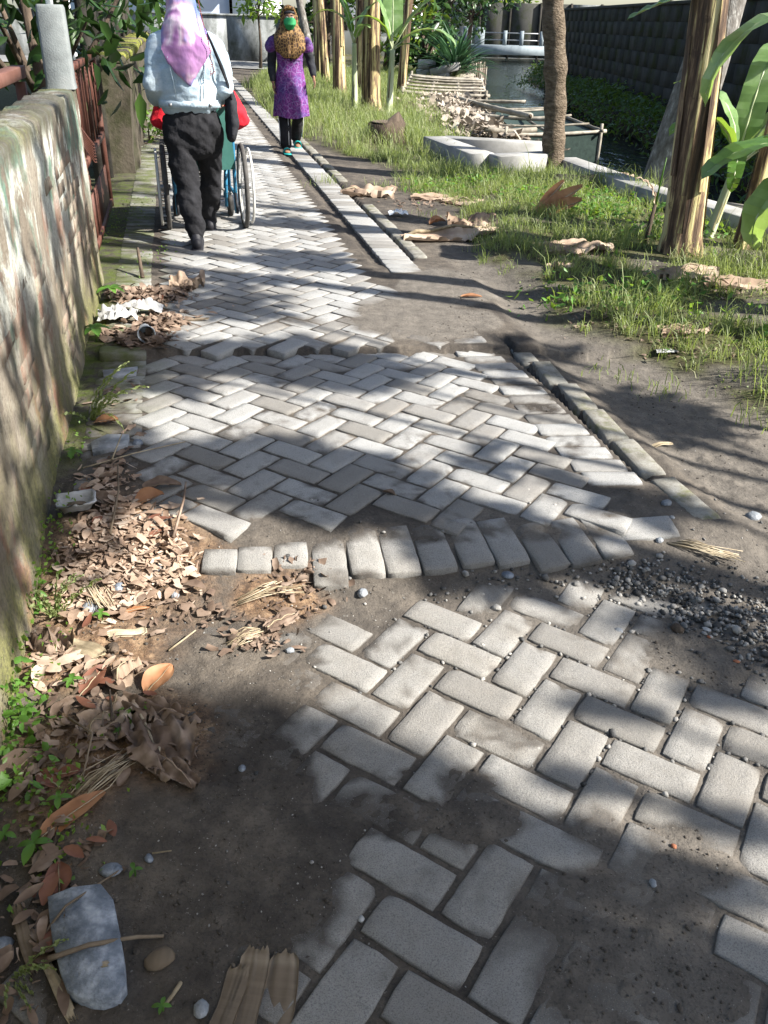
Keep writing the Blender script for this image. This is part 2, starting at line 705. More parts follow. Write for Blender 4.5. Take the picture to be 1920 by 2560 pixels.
def make_paver(name):
    m = NT(name)
    w = m.coord('World')
    r = m.rand()
    big = m.noise(w, 3.2, 4, .6)
    mid = m.noise(w, 16, 5, .65)
    base = m.ramp(m.math('ADD', m.math('MULTIPLY', r, .75), m.math('MULTIPLY', mid, .25)),
                  [(0, (.17, .16, .142)), (.25, (.21, .20, .184)), (.45, (.275, .271, .259)), (1, (.34, .34, .33))])
    dust = m.rampf(m.math('ADD', m.math('MULTIPLY', big, .6), m.math('MULTIPLY', mid, .5)), .50, .74)
    dust = m.math('MULTIPLY', dust, m.rampf(m.math('FRACT', m.math('MULTIPLY', r, 7.3)), 0, .7))
    col = m.mix(m.math('MULTIPLY', dust, .5), base, (.165, .143, .117))
    dv = m.rampf(m.math('ADD', m.attr('dust'), m.math('MULTIPLY', m.math('SUBTRACT', m.math('ADD', m.math('MULTIPLY', mid, .6), m.math('MULTIPLY', m.noise(w, 60, 4, .7), .4)), .5), 1.3)), .12, .86)
    near = m.rampf(m.sep(w)[1], 2.55, 2.2)
    film = m.math('MULTIPLY', near, m.rampf(m.math('ADD', m.math('MULTIPLY', m.noise(w, 9, 5, .65), .6), m.math('MULTIPLY', r, .4)), .25, .75))
    col = m.mix(m.math('MULTIPLY', film, .72), col, m.ramp(m.noise(w, 30, 5, .7), [(.3, (.165, .146, .118)), (.7, (.25, .226, .19))]))
    ga = m.noise(w, 2.2, 5, .6)
    gb = m.noise(w, 14, 6, .65)
    gdry = m.rampf(m.math('ADD', m.math('MULTIPLY', ga, .55), m.math('MULTIPLY', gb, .45)), .36, .66)
    gcol = m.ramp(gdry, [(0, (.042, .036, .031)), (.45, (.070, .060, .050)), (1, (.125, .105, .084))])
    gs = m.ramp(gb, [(.3, (.10, .089, .076)), (.7, (.168, .15, .129))])
    px = m.sep(w)[0]
    sx = m.math('MAXIMUM', m.math('MULTIPLY', m.rampf(px, .0, .5), m.rampf(m.sep(w)[1], 3.0, 2.3)), m.rampf(m.sep(w)[1], 3.6, 4.3))
    gcol = m.mix(m.math('MULTIPLY', sx, .62), gcol, gs)
    col = m.mix(m.math('MULTIPLY', dv, .97), col, gcol)
    sp = m.rampf(m.noise(w, 340, 2, .7), .36, .5)
    col = m.mix(m.math('MULTIPLY', m.math('SUBTRACT', 1.0, sp), .62), col, (.085, .083, .08))
    wt = m.rampf(m.noise(w, 420, 2, .7), .62, .72)
    col = m.mix(m.math('MULTIPLY', wt, .38), col, (.5, .5, .48))
    # moss by the foot of the garden wall
    t = m.dot(w, (RV[0], RV[1], 0))
    s = m.dot(w, (DV[0], DV[1], 0))
    ms = m.math('MULTIPLY', m.rampf(t, -.10, -.30), m.rampf(s, 3.0, 3.9))
    ms = m.math('MULTIPLY', ms, m.rampf(m.noise(w, 6, 5, .65), .36, .6))
    col = m.mix(m.math('MULTIPLY', ms, .85), col, (.075, .09, .022))
    m.bump(m.noise(w, 230, 4, .75), .8, .005)
    m.bump(m.noise(w, 40, 4, .6), .35, .006)
    return m.done(col, .88, .28)


def make_ground():
    m = NT('earth')
    w = m.coord('World')
    a = m.noise(w, 2.2, 5, .6)
    b = m.noise(w, 14, 6, .65)
    c = m.noise(w, 130, 4, .7)
    dry = m.rampf(m.math('ADD', m.math('MULTIPLY', a, .55), m.math('MULTIPLY', b, .45)), .36, .66)
    col = m.ramp(dry, [(0, (.036, .031, .027)), (.45, (.070, .060, .050)), (1, (.14, .118, .094))])
    g = m.attr('grass')
    col = m.mix(m.math('MULTIPLY', g, .9), col, m.ramp(b, [(.3, (.04, .032, .018)), (.5, (.06, .06, .022)), (.7, (.08, .095, .03))]))
    sd = m.attr('sand')
    col = m.mix(m.math('MULTIPLY', sd, .8), col, m.ramp(b, [(.3, (.10, .089, .076)), (.7, (.168, .15, .129))]))
    li = m.attr('litter')
    col = m.mix(m.math('MULTIPLY', li, .75), col, m.ramp(m.noise(w, 30, 5, .7), [(.35, (.06, .035, .02)), (.5, (.17, .10, .055)), (.66, (.33, .22, .13))]))
    ms = m.attr('moss')
    col = m.mix(m.math('MULTIPLY', ms, m.rampf(b, .38, .58)), col, (.07, .09, .02))
    grit = m.rampf(c, .36, .48)
    col = m.mix(m.math('MULTIPLY', m.math('SUBTRACT', 1, grit), .5), col, (.03, .028, .026))
    wt = m.rampf(m.noise(w, 170, 2, .6), .68, .74)
    col = m.mix(m.math('MULTIPLY', wt, .55), col, (.30, .28, .25))
    m.bump(m.noise(w, 150, 4, .7), .65, .006)
    m.bump(m.noise(w, 34, 5, .65), .5, .014)
    return m.done(col, .95, .15)


def make_wall_plaster():
    m = NT('worn_plaster')
    w = m.coord('World')
    z = m.sep(w)[2]
    v = m.scale(w, (1, 1, .45))
    a = m.noise(v, 3.0, 5, .62, .6)
    b = m.noise(v, 13, 5, .65)
    c = m.noise(w, 70, 4, .65)
    col = m.ramp(a, [(.30, (.07, .058, .045)), (.45, (.135, .113, .088)), (.60, (.215, .19, .152)), (.75, (.30, .28, .235))])
    col = m.mix(m.math('MULTIPLY', m.rampf(b, .5, .64), .6), col, (.12, .098, .078))
    # remains of white and green paint on the upper part
    up = m.rampf(z, .42, .78)
    pt = m.math('MULTIPLY', m.rampf(m.noise(m.scale(w, (1, 1, .5)), 4.2, 6, .68, .8), .46, .54), up)
    pcol = m.mix(m.rampf(m.noise(w, 3.4, 3, .5), .50, .56), (.38, .39, .35), (.11, .175, .135))
    col = m.mix(pt, col, pcol)
    # brick showing through thin places
    br = m.math('MULTIPLY', m.rampf(m.noise(v, 4.4, 5, .6, .3), .56, .64), m.rampf(z, .9, .7))
    col = m.mix(m.math('MULTIPLY', br, .75), col, (.17, .082, .056))
    # moss at the foot and on the coping
    ms = m.math('ADD', m.rampf(z, .55, .02), m.math('MULTIPLY', m.rampf(z, 1.0, 1.07), 1.15))
    ms = m.math('MULTIPLY', ms, m.rampf(m.noise(w, 5, 5, .68), .38, .58))
    col = m.mix(m.math('MINIMUM', m.math('MULTIPLY', ms, .85), .9), col, m.mix(m.rampf(c, .4, .6), (.075, .085, .02), (.15, .15, .05)))
    top = m.math('MULTIPLY', m.rampf(z, .98, 1.06), m.rampf(a, .72, .46))
    col = m.mix(m.math('MULTIPLY', top, .8), col, (.05, .048, .045))
    gr = m.rampf(c, .36, .5)
    col = m.mix(m.math('MULTIPLY', m.math('SUBTRACT', 1, gr), .5), col, (.09, .075, .06))
    m.bump(c, .7, .008)
    m.bump(b, .6, .025)
    return m.done(col, .93, .15)


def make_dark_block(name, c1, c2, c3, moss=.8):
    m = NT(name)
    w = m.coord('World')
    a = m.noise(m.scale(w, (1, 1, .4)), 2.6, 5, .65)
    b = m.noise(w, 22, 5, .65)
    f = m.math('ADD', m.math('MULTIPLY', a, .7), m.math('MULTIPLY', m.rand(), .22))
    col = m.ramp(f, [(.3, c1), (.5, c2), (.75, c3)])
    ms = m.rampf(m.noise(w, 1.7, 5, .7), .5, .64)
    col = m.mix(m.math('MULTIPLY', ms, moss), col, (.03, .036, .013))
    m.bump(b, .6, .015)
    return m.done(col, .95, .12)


def make_batik():
    m = NT('purple_batik')
    o = m.coord('Object')
    v = m.n('ShaderNodeTexVoronoi', feature='DISTANCE_TO_EDGE')
    m.put(v.inputs['Vector'], o)
    v.inputs['Scale'].default_value = 17
    a = m.noise(o, 26, 4, .6, 1.6)
    big = m.noise(o, 5, 3, .6)
    col = m.ramp(a, [(.36, (.05, .007, .09)), (.5, (.115, .018, .135)), (.62, (.18, .045, .19)), (.72, (.27, .18, .31))])
    ed = m.rampf(v.outputs['Distance'], .06, .015)
    col = m.mix(m.math('MULTIPLY', ed, .55), col, (.20, .17, .32))
    col = m.mix(m.math('MULTIPLY', m.rampf(big, .5, .62), .5), col, (.05, .04, .16))
    z = m.sep(o)[2]
    sh = m.rampf(z, 1.08, 1.2)
    col = m.mix(m.math('MULTIPLY', sh, .6), col, (.025, .025, .12))
    m.bump(m.noise(o, 9, 4), .3, .03)
    return m.done(col, .75, .3)


def make_leopard():
    m = NT('brown_spotted_cloth')
    o = m.coord('Object')
    v = m.n('ShaderNodeTexVoronoi', feature='DISTANCE_TO_EDGE')
    m.put(v.inputs['Vector'], m.scale(o, (1, 1, .7)))
    v.inputs['Scale'].default_value = 36
    c = m.ramp(v.outputs['Distance'], [(.0, (.25, .15, .055)), (.07, (.17, .095, .03)), (.16, (.05, .022, .008)), (.5, (.025, .012, .005))])
    return m.done(c, .7, .3)


def make_hijab():
    m = NT('pink_and_blue_scarf_cloth')
    o = m.coord('Object')
    b = m.n('ShaderNodeTexNoise')
    m.put(b.inputs['Vector'], m.scale(o, (1, 1, .8)))
    b.inputs['Scale'].default_value = 5.2
    b.inputs['Detail'].default_value = 1.5
    b.inputs['Distortion'].default_value = .5
    col = m.ramp(b.outputs['Fac'], [(.38, (.09, .13, .36)), (.47, (.20, .19, .42)), (.52, (.46, .27, .40)), (.58, (.56, .46, .53)), (.66, (.24, .11, .26))])
    z = m.sep(o)[2]
    low = m.math('MULTIPLY', m.rampf(z, 1.265, 1.235), m.rampf(z, 1.05, 1.10))
    col = m.mix(m.math('MULTIPLY', low, .95), col, m.mix(m.rampf(m.noise(o, 7, 2), .4, .6), (.20, .09, .21), (.27, .14, .27)))
    wv = m.noise(m.scale(o, (1, 1, .25)), 24, 3)
    m.bump(wv, .3, .02)
    return m.done(col, .8, .25)


def make_denim():
    m = NT('bleached_denim')
    o = m.coord('Object')
    a = m.noise(o, 6, 5, .65)
    f = m.noise(m.scale(o, (1, 1, 3)), 60, 3, .7)
    col = m.ramp(m.math('ADD', m.math('MULTIPLY', a, .7), m.math('MULTIPLY', f, .3)),
                 [(.3, (.20, .29, .37)), (.5, (.33, .41, .47)), (.7, (.46, .52, .55))])
    m.bump(m.noise(o, 13, 4), .4, .03)
    m.bump(f, .25, .004)
    return m.done(col, .85, .2)


def make_stem():
    m = NT('banana_stem_sheath')
    o = m.coord('Object')
    v = m.scale(o, (1, 1, .05))
    a = m.noise(v, 16, 5, .6, .3)
    b = m.noise(m.scale(o, (1, 1, .12)), 60, 4, .7)
    r = m.n('ShaderNodeObjectInfo').outputs['Random']
    f = m.math('ADD', m.math('MULTIPLY', a, .78), m.math('MULTIPLY', b, .22))
    col = m.ramp(f, [(.36, (.02, .013, .009)), (.46, (.075, .045, .028)), (.52, (.20, .135, .08)), (.56, (.42, .36, .16)), (.62, (.50, .44, .25)), (.70, (.30, .22, .12)), (.78, (.40, .43, .20))])
    sp = m.rampf(m.noise(o, 9, 5, .7), .60, .66)
    col = m.mix(m.math('MULTIPLY', sp, .7), col, (.05, .03, .02))
    m.bump(a, .6, .03)
    m.bump(b, .4, .006)
    return m.done(col, .6, .3)


def make_water():
    m = NT('canal_water')
    w = m.coord('World')
    m.bump(m.noise(m.scale(w, (1, .5, 1)), 4.5, 3, .55, .5), .45, .1)
    m.bump(m.noise(w, 18, 2), .06, .02)
    return m.done((.02, .028, .026), .06, .5)


def make_kerb():
    m = NT('mossy_kerb_concrete')
    w = m.coord('World')
    b = m.noise(w, 15, 5, .65)
    col = m.ramp(m.math('ADD', m.math('MULTIPLY', b, .7), m.math('MULTIPLY', m.noise(w, 240, 2, .7), .3)), [(.32, (.10, .092, .07)), (.5, (.19, .18, .155)), (.68, (.27, .265, .24))])
    col = m.mix(m.math('MULTIPLY', m.rampf(m.noise(w, 8, 5, .7), .52, .66), .7), col, (.085, .09, .03))
    m.bump(m.noise(w, 200, 3, .7), .6, .004)
    return m.done(col, .92, .2)


def make_wallbrick():
    m = NT('weathered_brick')
    w = m.coord('World')
    z = m.sep(w)[2]
    n = m.noise(w, 12, 5, .65)
    col = m.ramp(m.math('ADD', m.math('MULTIPLY', n, .5), m.math('MULTIPLY', m.rand(), .5)), [(.25, (.11, .077, .06)), (.5, (.18, .12, .092)), (.75, (.25, .19, .15))])
    pl = m.ramp(m.noise(m.scale(w, (1, 1, .45)), 3.0, 5, .62, .6), [(.30, (.085, .07, .055)), (.45, (.17, .145, .115)), (.60, (.265, .24, .19))])
    col = m.mix(m.rampf(m.noise(m.scale(w, (1, 1, .5)), 16, 5, .7, .4), .38, .58), col, pl)
    ms = m.math('MULTIPLY', m.rampf(z, .5, .05), m.rampf(m.noise(w, 5, 5, .68), .38, .58))
    col = m.mix(m.math('MULTIPLY', ms, .8), col, (.075, .085, .025))
    m.bump(m.noise(w, 70, 4, .65), .7, .008)
    m.bump(m.noise(w, 13, 5), .5, .02)
    return m.done(col, .95, .12)


MT = {}


def build_materials():
    T = MT
    T['paver'] = make_paver('concrete_paver')
    T['earth'] = make_ground()
    T['plaster'] = make_wall_plaster()
    T['wallbrick'] = make_wallbrick()
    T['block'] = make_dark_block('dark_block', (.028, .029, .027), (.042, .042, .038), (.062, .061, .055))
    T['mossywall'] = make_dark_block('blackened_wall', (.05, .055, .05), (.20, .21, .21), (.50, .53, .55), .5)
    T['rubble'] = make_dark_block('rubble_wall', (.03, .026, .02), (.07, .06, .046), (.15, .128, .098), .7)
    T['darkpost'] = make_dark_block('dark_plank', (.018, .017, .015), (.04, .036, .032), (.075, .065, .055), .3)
    T['moss'] = simple('moss', [(.05, .055, .012), (.13, .14, .03), (.24, .23, .06)], 30, .95, 'World', None, .9, 160, .008)
    T['concrete'] = simple('concrete', [(.24, .235, .22), (.35, .345, .33), (.44, .435, .42)], 5, .9, 'World', None, .5, 130, .004, vary=.2)
    T['kerb'] = make_kerb()
    T['slab'] = simple('pale_concrete', [(.19, .185, .17), (.27, .265, .25), (.34, .335, .32)], 4, .9, 'World', None, .5, 120, .004, vary=.15)
    T['post'] = simple('post_concrete', [(.11, .12, .12), (.155, .17, .17), (.20, .212, .21)], 9, .9, 'Object', None, .6, 150, .004)
    T['stone'] = simple('grey_stone', [(.10, .11, .12), (.20, .215, .23), (.33, .34, .36)], 16, .85, 'Object', None, .8, 120, .005, vary=.3)
    T['bluestone'] = simple('blue_grey_stone', [(.06, .075, .095), (.15, .172, .205), (.36, .39, .43)], 26, .8, 'Object', None, .8, 140, .005, det=7)
    T['gravel'] = simple('gravel', [(.05, .05, .05), (.10, .098, .094), (.17, .164, .155), (.31, .295, .27)], 20, .9, 'World', None, .8, 200, .003, vary=1.3, spec=.05)
    T['redpebble'] = simple('brick_chip', [(.25, .09, .05), (.36, .15, .08)], 40, .9)
    T['rust'] = simple('rusty_brown_paint', [(.045, .018, .013), (.085, .034, .024), (.12, .055, .038)], 9, .6, 'Object', None, .4, 80, .003)
    T['rail'] = simple('brown_red_paint', [(.085, .038, .029), (.125, .058, .043), (.155, .08, .062)], 7, .6, 'Object', None, .3, 60, .003)
    T['whitepaint'] = simple('white_paint', [(.62, .64, .66), (.76, .78, .8)], 5, .5, bump=.1)
    T['bark'] = simple('ringed_bark', [(.06, .045, .03), (.13, .10, .07), (.22, .175, .13)], 14, .95, 'Object', (1, 1, 2.2), 1.0, 40, .03)
    T['greybark'] = simple('lichen_grey_bark', [(.07, .063, .053), (.12, .11, .098), (.17, .16, .147), (.36, .355, .33)], 20, .95, 'Object', (1, 1, .5), .8, 60, .01)
    T['darkbark'] = simple('dark_bark', [(.035, .026, .02), (.07, .052, .038), (.12, .09, .065)], 12, .95, 'Object', (1, 1, .3), .8, 60, .01)
    T['stem'] = make_stem()
    T['youngstem'] = simple('young_banana_stem', [(.20, .24, .10), (.36, .40, .24), (.55, .57, .45)], 8, .5, 'Object', (1, 1, .1), .3, 40, .004)
    T['bananaleaf'] = leafmat('banana_leaf_blade', (.055, .13, .022), (.085, .19, .035), (.14, .27, .05), .45, .38, 9, .3)
    T['palebanana'] = leafmat('pale_banana_leaf_blade', (.11, .20, .07), (.20, .33, .12), (.34, .46, .24), .5, .35, 6, .4)
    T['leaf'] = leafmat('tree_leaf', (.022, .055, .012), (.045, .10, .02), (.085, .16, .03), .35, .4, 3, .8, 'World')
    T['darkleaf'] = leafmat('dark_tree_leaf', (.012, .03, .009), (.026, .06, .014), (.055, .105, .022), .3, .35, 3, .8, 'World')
    T['brightleaf'] = leafmat('light_green_leaf', (.06, .12, .02), (.10, .19, .03), (.18, .29, .05), .45, .4, 3, .8, 'World')
    T['pandan'] = leafmat('strap_leaf', (.02, .055, .022), (.04, .095, .04), (.075, .15, .065), .25, .35, 3, .7, 'World')
    T['grassleaf'] = leafmat('grass_blade', (.13, .17, .06), (.22, .265, .105), (.34, .375, .185), .45, .5, 2.5, .9, 'World')
    T['strawgrass'] = leafmat('straw_blade', (.26, .25, .13), (.34, .34, .19), (.42, .40, .26), .4, .6, 2.5, .9, 'World')
    T['weed'] = leafmat('weed_leaf', (.05, .13, .02), (.09, .21, .035), (.16, .33, .06), .45, .45, 8, .7)
    T['drybanana'] = leafmat('dry_banana_leaf', (.17, .115, .08), (.33, .245, .18), (.50, .41, .32), .15, .8, 7, .5, spec=.15)
    T['litter'] = leafmat('leaf_litter', (.15, .095, .066), (.36, .26, .19), (.56, .46, .37), .2, .8, 30, 1.1, 'World', spec=.15)
    T['greyleaf'] = leafmat('grey_dry_leaf', (.14, .115, .09), (.30, .255, .205), (.47, .42, .355), .1, .85, 7, .9, 'World', spec=.1)
    T['orangeleaf'] = leafmat('orange_fallen_leaf', (.24, .105, .045), (.36, .175, .085), (.46, .25, .13), .25, .6, 14, .3)
    T['darkred'] = leafmat('red_brown_fallen_leaf', (.10, .04, .025), (.17, .07, .042), (.25, .115, .07), .2, .6, 14, .3)
    T['crumple'] = leafmat('brown_crumpled_leaf', (.075, .048, .034), (.17, .118, .085), (.34, .26, .20), .15, .75, 16, .3)
    T['bamboo'] = simple('weathered_bamboo', [(.11, .098, .075), (.21, .188, .15), (.34, .31, .255)], 10, .7, 'Object', (1, .2, 1), .3, 60, .003, vary=.5)
    T['bambooyellow'] = simple('yellow_bamboo', [(.30, .27, .06), (.45, .40, .10), (.50, .46, .2)], 6, .45, 'Object', None, .2)
    T['wood'] = simple('weathered_bark_wood', [(.06, .045, .03), (.15, .115, .08), (.26, .21, .15)], 10, .85, 'Object', (1, .12, 1), .7, 30, .006)
    T['straw'] = simple('straw', [(.17, .135, .085), (.29, .235, .155), (.42, .36, .26)], 20, .9, vary=.8)
    T['denim'] = make_denim()
    T['hijab'] = make_hijab()
    T['black'] = simple('black_trouser_cloth', [(.008, .008, .009), (.014, .014, .016), (.022, .022, .025)], 12, .9, bump=.5, bsc=16, bd=.025, spec=.15)
    T['blackcloth'] = simple('faded_black_cloth', [(.016, .017, .02), (.03, .031, .036)], 14, .9, bump=.5, bsc=20, bd=.02, spec=.15)
    T['shoe'] = simple('black_shoe', [(.008, .008, .01), (.02, .02, .025)], 14, .6)
    T['batik'] = make_batik()
    T['leopard'] = make_leopard()
    T['mask'] = simple('green_mask_cloth', [(.015, .19, .06), (.025, .26, .085)], 8, .7, bump=.1)
    T['skin'] = simple('skin', [(.20, .105, .065), (.26, .145, .09)], 10, .55, bump=.1)
    T['sandal'] = simple('teal_sandal', [(.01, .20, .20), (.02, .34, .32)], 30, .5, bump=.1)
    T['whiteline'] = simple('white_piping', [(.45, .45, .46), (.6, .6, .6)], 9, .8, bump=.1)
    T['red'] = simple('red_cloth', [(.42, .008, .018), (.58, .018, .03)], 8, .85, bump=.4, bsc=20, bd=.02)
    T['blueframe'] = simple('blue_enamel', [(.02, .12, .22), (.04, .19, .31)], 10, .4, bump=.1)
    T['tyre'] = simple('grey_tyre', [(.045, .043, .04), (.085, .08, .075)], 30, .85, bump=.3)
    T['rim'] = simple('pale_rim', [(.45, .44, .41), (.62, .61, .57)], 12, .4, bump=.1)
    T['steel'] = simple('dull_steel', [(.22, .22, .22), (.34, .34, .34)], 12, .45, bump=.1, metal=.6)
    T['greenvinyl'] = simple('dark_green_vinyl', [(.016, .065, .055), (.03, .10, .085)], 7, .5, bump=.2)
    T['chain'] = simple('red_bead', [(.16, .03, .03), (.26, .06, .05)], 40, .4, bump=0)
    T['paper'] = simple('dirty_white_plastic', [(.20, .195, .18), (.33, .33, .32), (.46, .46, .46)], 14, .6, bump=.3, bsc=60)
    T['cup'] = simple('frosted_plastic', [(.42, .45, .48), (.58, .61, .63)], 12, .3, bump=.1)
    T['asphalt'] = simple('worn_asphalt', [(.10, .10, .10), (.17, .17, .165), (.24, .235, .225)], 1.5, .95, 'World', None, .4, 60, .01)
    T['housewall'] = simple('pale_blue_house_wall', [(.40, .47, .58), (.46, .53, .63)], 1, .85, 'World', bump=.1)
    T['whitehouse'] = simple('white_house_wall', [(.60, .62, .62), (.72, .73, .72)], 1, .85, 'World', bump=.1)
    T['roof'] = simple('red_roof_tile', [(.20, .07, .045), (.30, .12, .08)], 6, .8, 'World')
    T['netting'] = simple('green_net', [(.014, .026, .022), (.03, .05, .042)], 20, .8)
    T['bridge'] = simple('pale_blue_bridge_paint', [(.15, .18, .20), (.24, .275, .29)], 3, .8, 'World', bump=.1)
    T['glass'] = simple('window_glass', [(.02, .025, .03), (.04, .05, .06)], 3, .1, bump=0)
    T['mask_strap'] = T['whiteline']
    T['water'] = make_water()


build_materials()
# ---------------------------------------------------------------- the ground
def axis(lo, hi, dense_lo, dense_hi, step, grow=1.13, mx=2.5):
    a = list(np.arange(dense_lo, dense_hi, step))
    d = step
    x = a[-1]
    while x < hi:
        d = min(d * grow, mx)
        x += d
        a.append(x)
    d = step
    x = a[0]
    pre = []
    while x > lo:
        d = min(d * grow, mx)
        x -= d
        pre.append(x)
    return np.array(pre[::-1] + a)


def grid_mesh(name, xs, ys, fn, attrs_fn, mat, kind='structure'):
    X, Y = np.meshgrid(xs, ys)
    Z = fn(X, Y)
    nx, ny = len(xs), len(ys)
    V = np.stack([X, Y, Z], -1).reshape(-1, 3)
    i = np.arange(nx - 1)[None, :] + nx * np.arange(ny - 1)[:, None]
    F = np.stack([i, i + 1, i + nx + 1, i + nx], -1).reshape(-1, 4)
    me = np_mesh(name, V, F, True, attrs_fn(X.ravel(), Y.ravel()) if attrs_fn else None)
    return link(name, me, mat, None, kind)


def ground_attrs(x, y):
    t = x * RV[0] + y * RV[1]
    s = x * DV[0] + y * DV[1]
    g = ss(-.06, .16, grass_sd(x, y)) * (.35 + .65 * ss(.36, .5, fbm(x, y, 2.2, 3, 55)))
    g = np.maximum(g, ss(-.7, -1.2, t))
    sand = ss(.45, .8, cover(x, y)) * ss(3.6, 4.3, y) * (x > -.6) + .85 * ss(1.68, 1.9, t) * ss(6.8, 5.8, s) * (1 - g)
    sand = np.maximum(sand, ss(.0, .5, x + .12 * (y - 1.8)) * .75 * ss(3.0, 2.3, y))
    sand = np.maximum(sand, .28 * ss(1.75, 2.0, y) * ss(2.6, 2.3, y))
    li = np.zeros_like(x)
    for (u, v, ru, rv) in LITTER_SPOTS:
        c = G(u, v)
        li = np.maximum(li, ss(1.25, .5, np.hypot((x - c[0]) / ru, (y - c[1]) / rv) + (fbm(x, y, 6, 3, 8) - .5) * .8))
    ms = ss(-.28, -.46, t) * ss(2.5, 3.4, s) * ss(11, 8, s)
    return dict(grass=np.clip(g, 0, 1), sand=np.clip(sand, 0, 1), litter=li, moss=ms)


# leaf litter heaps (u, v of the centre, half sizes in metres)
LITTER_SPOTS = [(255, 1190, .30, .42), (320, 690, .34, .42), (180, 1420, .22, .16), (330, 1600, .18, .16), (620, 1300, .16, .12), (150, 1650, .2, .2)]

xs = axis(-70, 90, -1.35, 1.75, .0115)
ys = axis(-14, 150, .78, 3.3, .0115, 1.016)
grid_mesh('ground', xs, ys, ground_z, ground_attrs, MT['earth'])

# water of the canal, bank to bank
me = np_mesh('water', [(0.8, -10, -.62), (9.5, -10, -.62), (9.5, 24, -.62), (16, 46, -.62), (16, 80, -.62), (0.8, 80, -.62)], [(0, 1, 2, 3, 4, 5)])
link('canal_water', me, MT['water'], None, 'structure')

# ---------------------------------------------------------------- paving
PW, PL, PH = .1065, .2130, .06


def paver_mesh(seed, w=PW, l=PL, h=PH, ch=.0045):
    r = np.random.RandomState(seed)
    hx, hy = l / 2, w / 2
    ring = []
    for (x, y) in [(-hx, -hy), (0, -hy), (hx, -hy), (hx, 0), (hx, hy), (0, hy), (-hx, hy), (-hx, 0)]:
        ring.append((x + r.uniform(-.002, .002), y + r.uniform(-.002, .002)))
    corner = {0, 2, 4, 6}
    V = []
    for z, k in ((-h, 0), (-ch * 1.15, 0), (-ch * .3, ch * .35), (0, ch * 1.2)):
        for i, (x, y) in enumerate(ring):
            q = 1.35 if (i in corner and k > 0) else 1
            dx = -math.copysign(min(abs(x), k * q), x) if abs(x) > .01 else 0
            dy = -math.copysign(min(abs(y), k * q), y) if abs(y) > .01 else 0
            if i in corner:
                f = .004 + r.uniform(0, .004)
                dx -= math.copysign(f * .5, x)
                dy -= math.copysign(f * .5, y)
            V.append((x + dx, y + dy, z + (r.uniform(-.0012, .0008) if z > -.03 else 0)))
    V.append((0, 0, r.uniform(-.001, .0015)))
    F = []
    for k in range(3):
        for i in range(8):
            F.append((8 * k + i, 8 * k + (i + 1) % 8, 8 * k + 8 + (i + 1) % 8, 8 * k + 8 + i))
    for i in range(8):
        F.append((24 + i, 24 + (i + 1) % 8, 32))
    return np.array(V), F




def fine_paver(seed, w=PW, l=PL, h=PH, ch=.0038, nx=9, ny=5):
    """paver with a gridded face, chipped arrises and a slightly hollow top"""
    r = np.random.RandomState(seed)
    hx, hy = l / 2 - ch, w / 2 - ch
    X, Y = np.meshgrid(np.linspace(-hx, hx, nx), np.linspace(-hy, hy, ny))
    Z = r.normal(0, .0006, X.shape)
    Z[[0, -1], :] -= .0008
    Z[:, [0, -1]] -= .0008
    for k in range(r.randint(0, 3)):      # broken corner or edge
        cx, cy = r.choice([-hx, hx]), r.uniform(-hy, hy)
        if r.random() < .5:
            cy = math.copysign(hy, cy)
        Z -= .006 * np.exp(-((X - cx) ** 2 + (Y - cy) ** 2) / (2 * r.uniform(.008, .016) ** 2))
    V = [(x, y, z) for x, y, z in zip(X.ravel(), Y.ravel(), Z.ravel())]
    F = [(j * nx + i, j * nx + i + 1, (j + 1) * nx + i + 1, (j + 1) * nx + i) for j in range(ny - 1) for i in range(nx - 1)]
    per = [i for i in range(nx)] + [j * nx + nx - 1 for j in range(1, ny)] + [(ny - 1) * nx + i for i in range(nx - 2, -1, -1)] + [j * nx for j in range(ny - 2, 0, -1)]
    n = len(per)
    b1 = len(V)
    for i in per:
        x, y, z = V[i]
        ox = math.copysign(ch, x) if abs(abs(x) - hx) < 1e-6 else 0
        oy = math.copysign(ch, y) if abs(abs(y) - hy) < 1e-6 else 0
        if ox and oy:
            ox *= .55
            oy *= .55
        V.append((x + ox + r.uniform(-.0012, .0008), y + oy + r.uniform(-.0012, .0008), z - ch))
    b2 = len(V)
    for k in range(n):
        x, y, z = V[b1 + k]
        V.append((x, y, -h))
    for k in range(n):
        q = (k + 1) % n
        F.append((b1 + k, b1 + q, per[q], per[k]))
        F.append((b2 + k, b2 + q, b1 + q, b1 + k))
    return np.array(V), F


FINE = [fine_paver(100 + s) for s in range(14)]
FINEH = [fine_paver(130 + s, PW, PL * .5, PH, .0045, 5, 5) for s in range(4)]
PV = [paver_mesh(s) for s in range(9)]
HALF = [paver_mesh(40 + s, PW, PL * .5, PH) for s in range(3)]
KERBV = [paver_mesh(60 + s, .10, .31, .14, .006) for s in range(3)]
KM = []
for V, F in [fine_paver(160 + q, .10, .31, .14, .007, 9, 4) for q in range(4)]:
    me = np_mesh('kerb_stone', V, F, False)
    me.materials.append(MT['kerb'])
    KM.append(me)

BR = []        # (x, y, angle, group, kind, extra z)


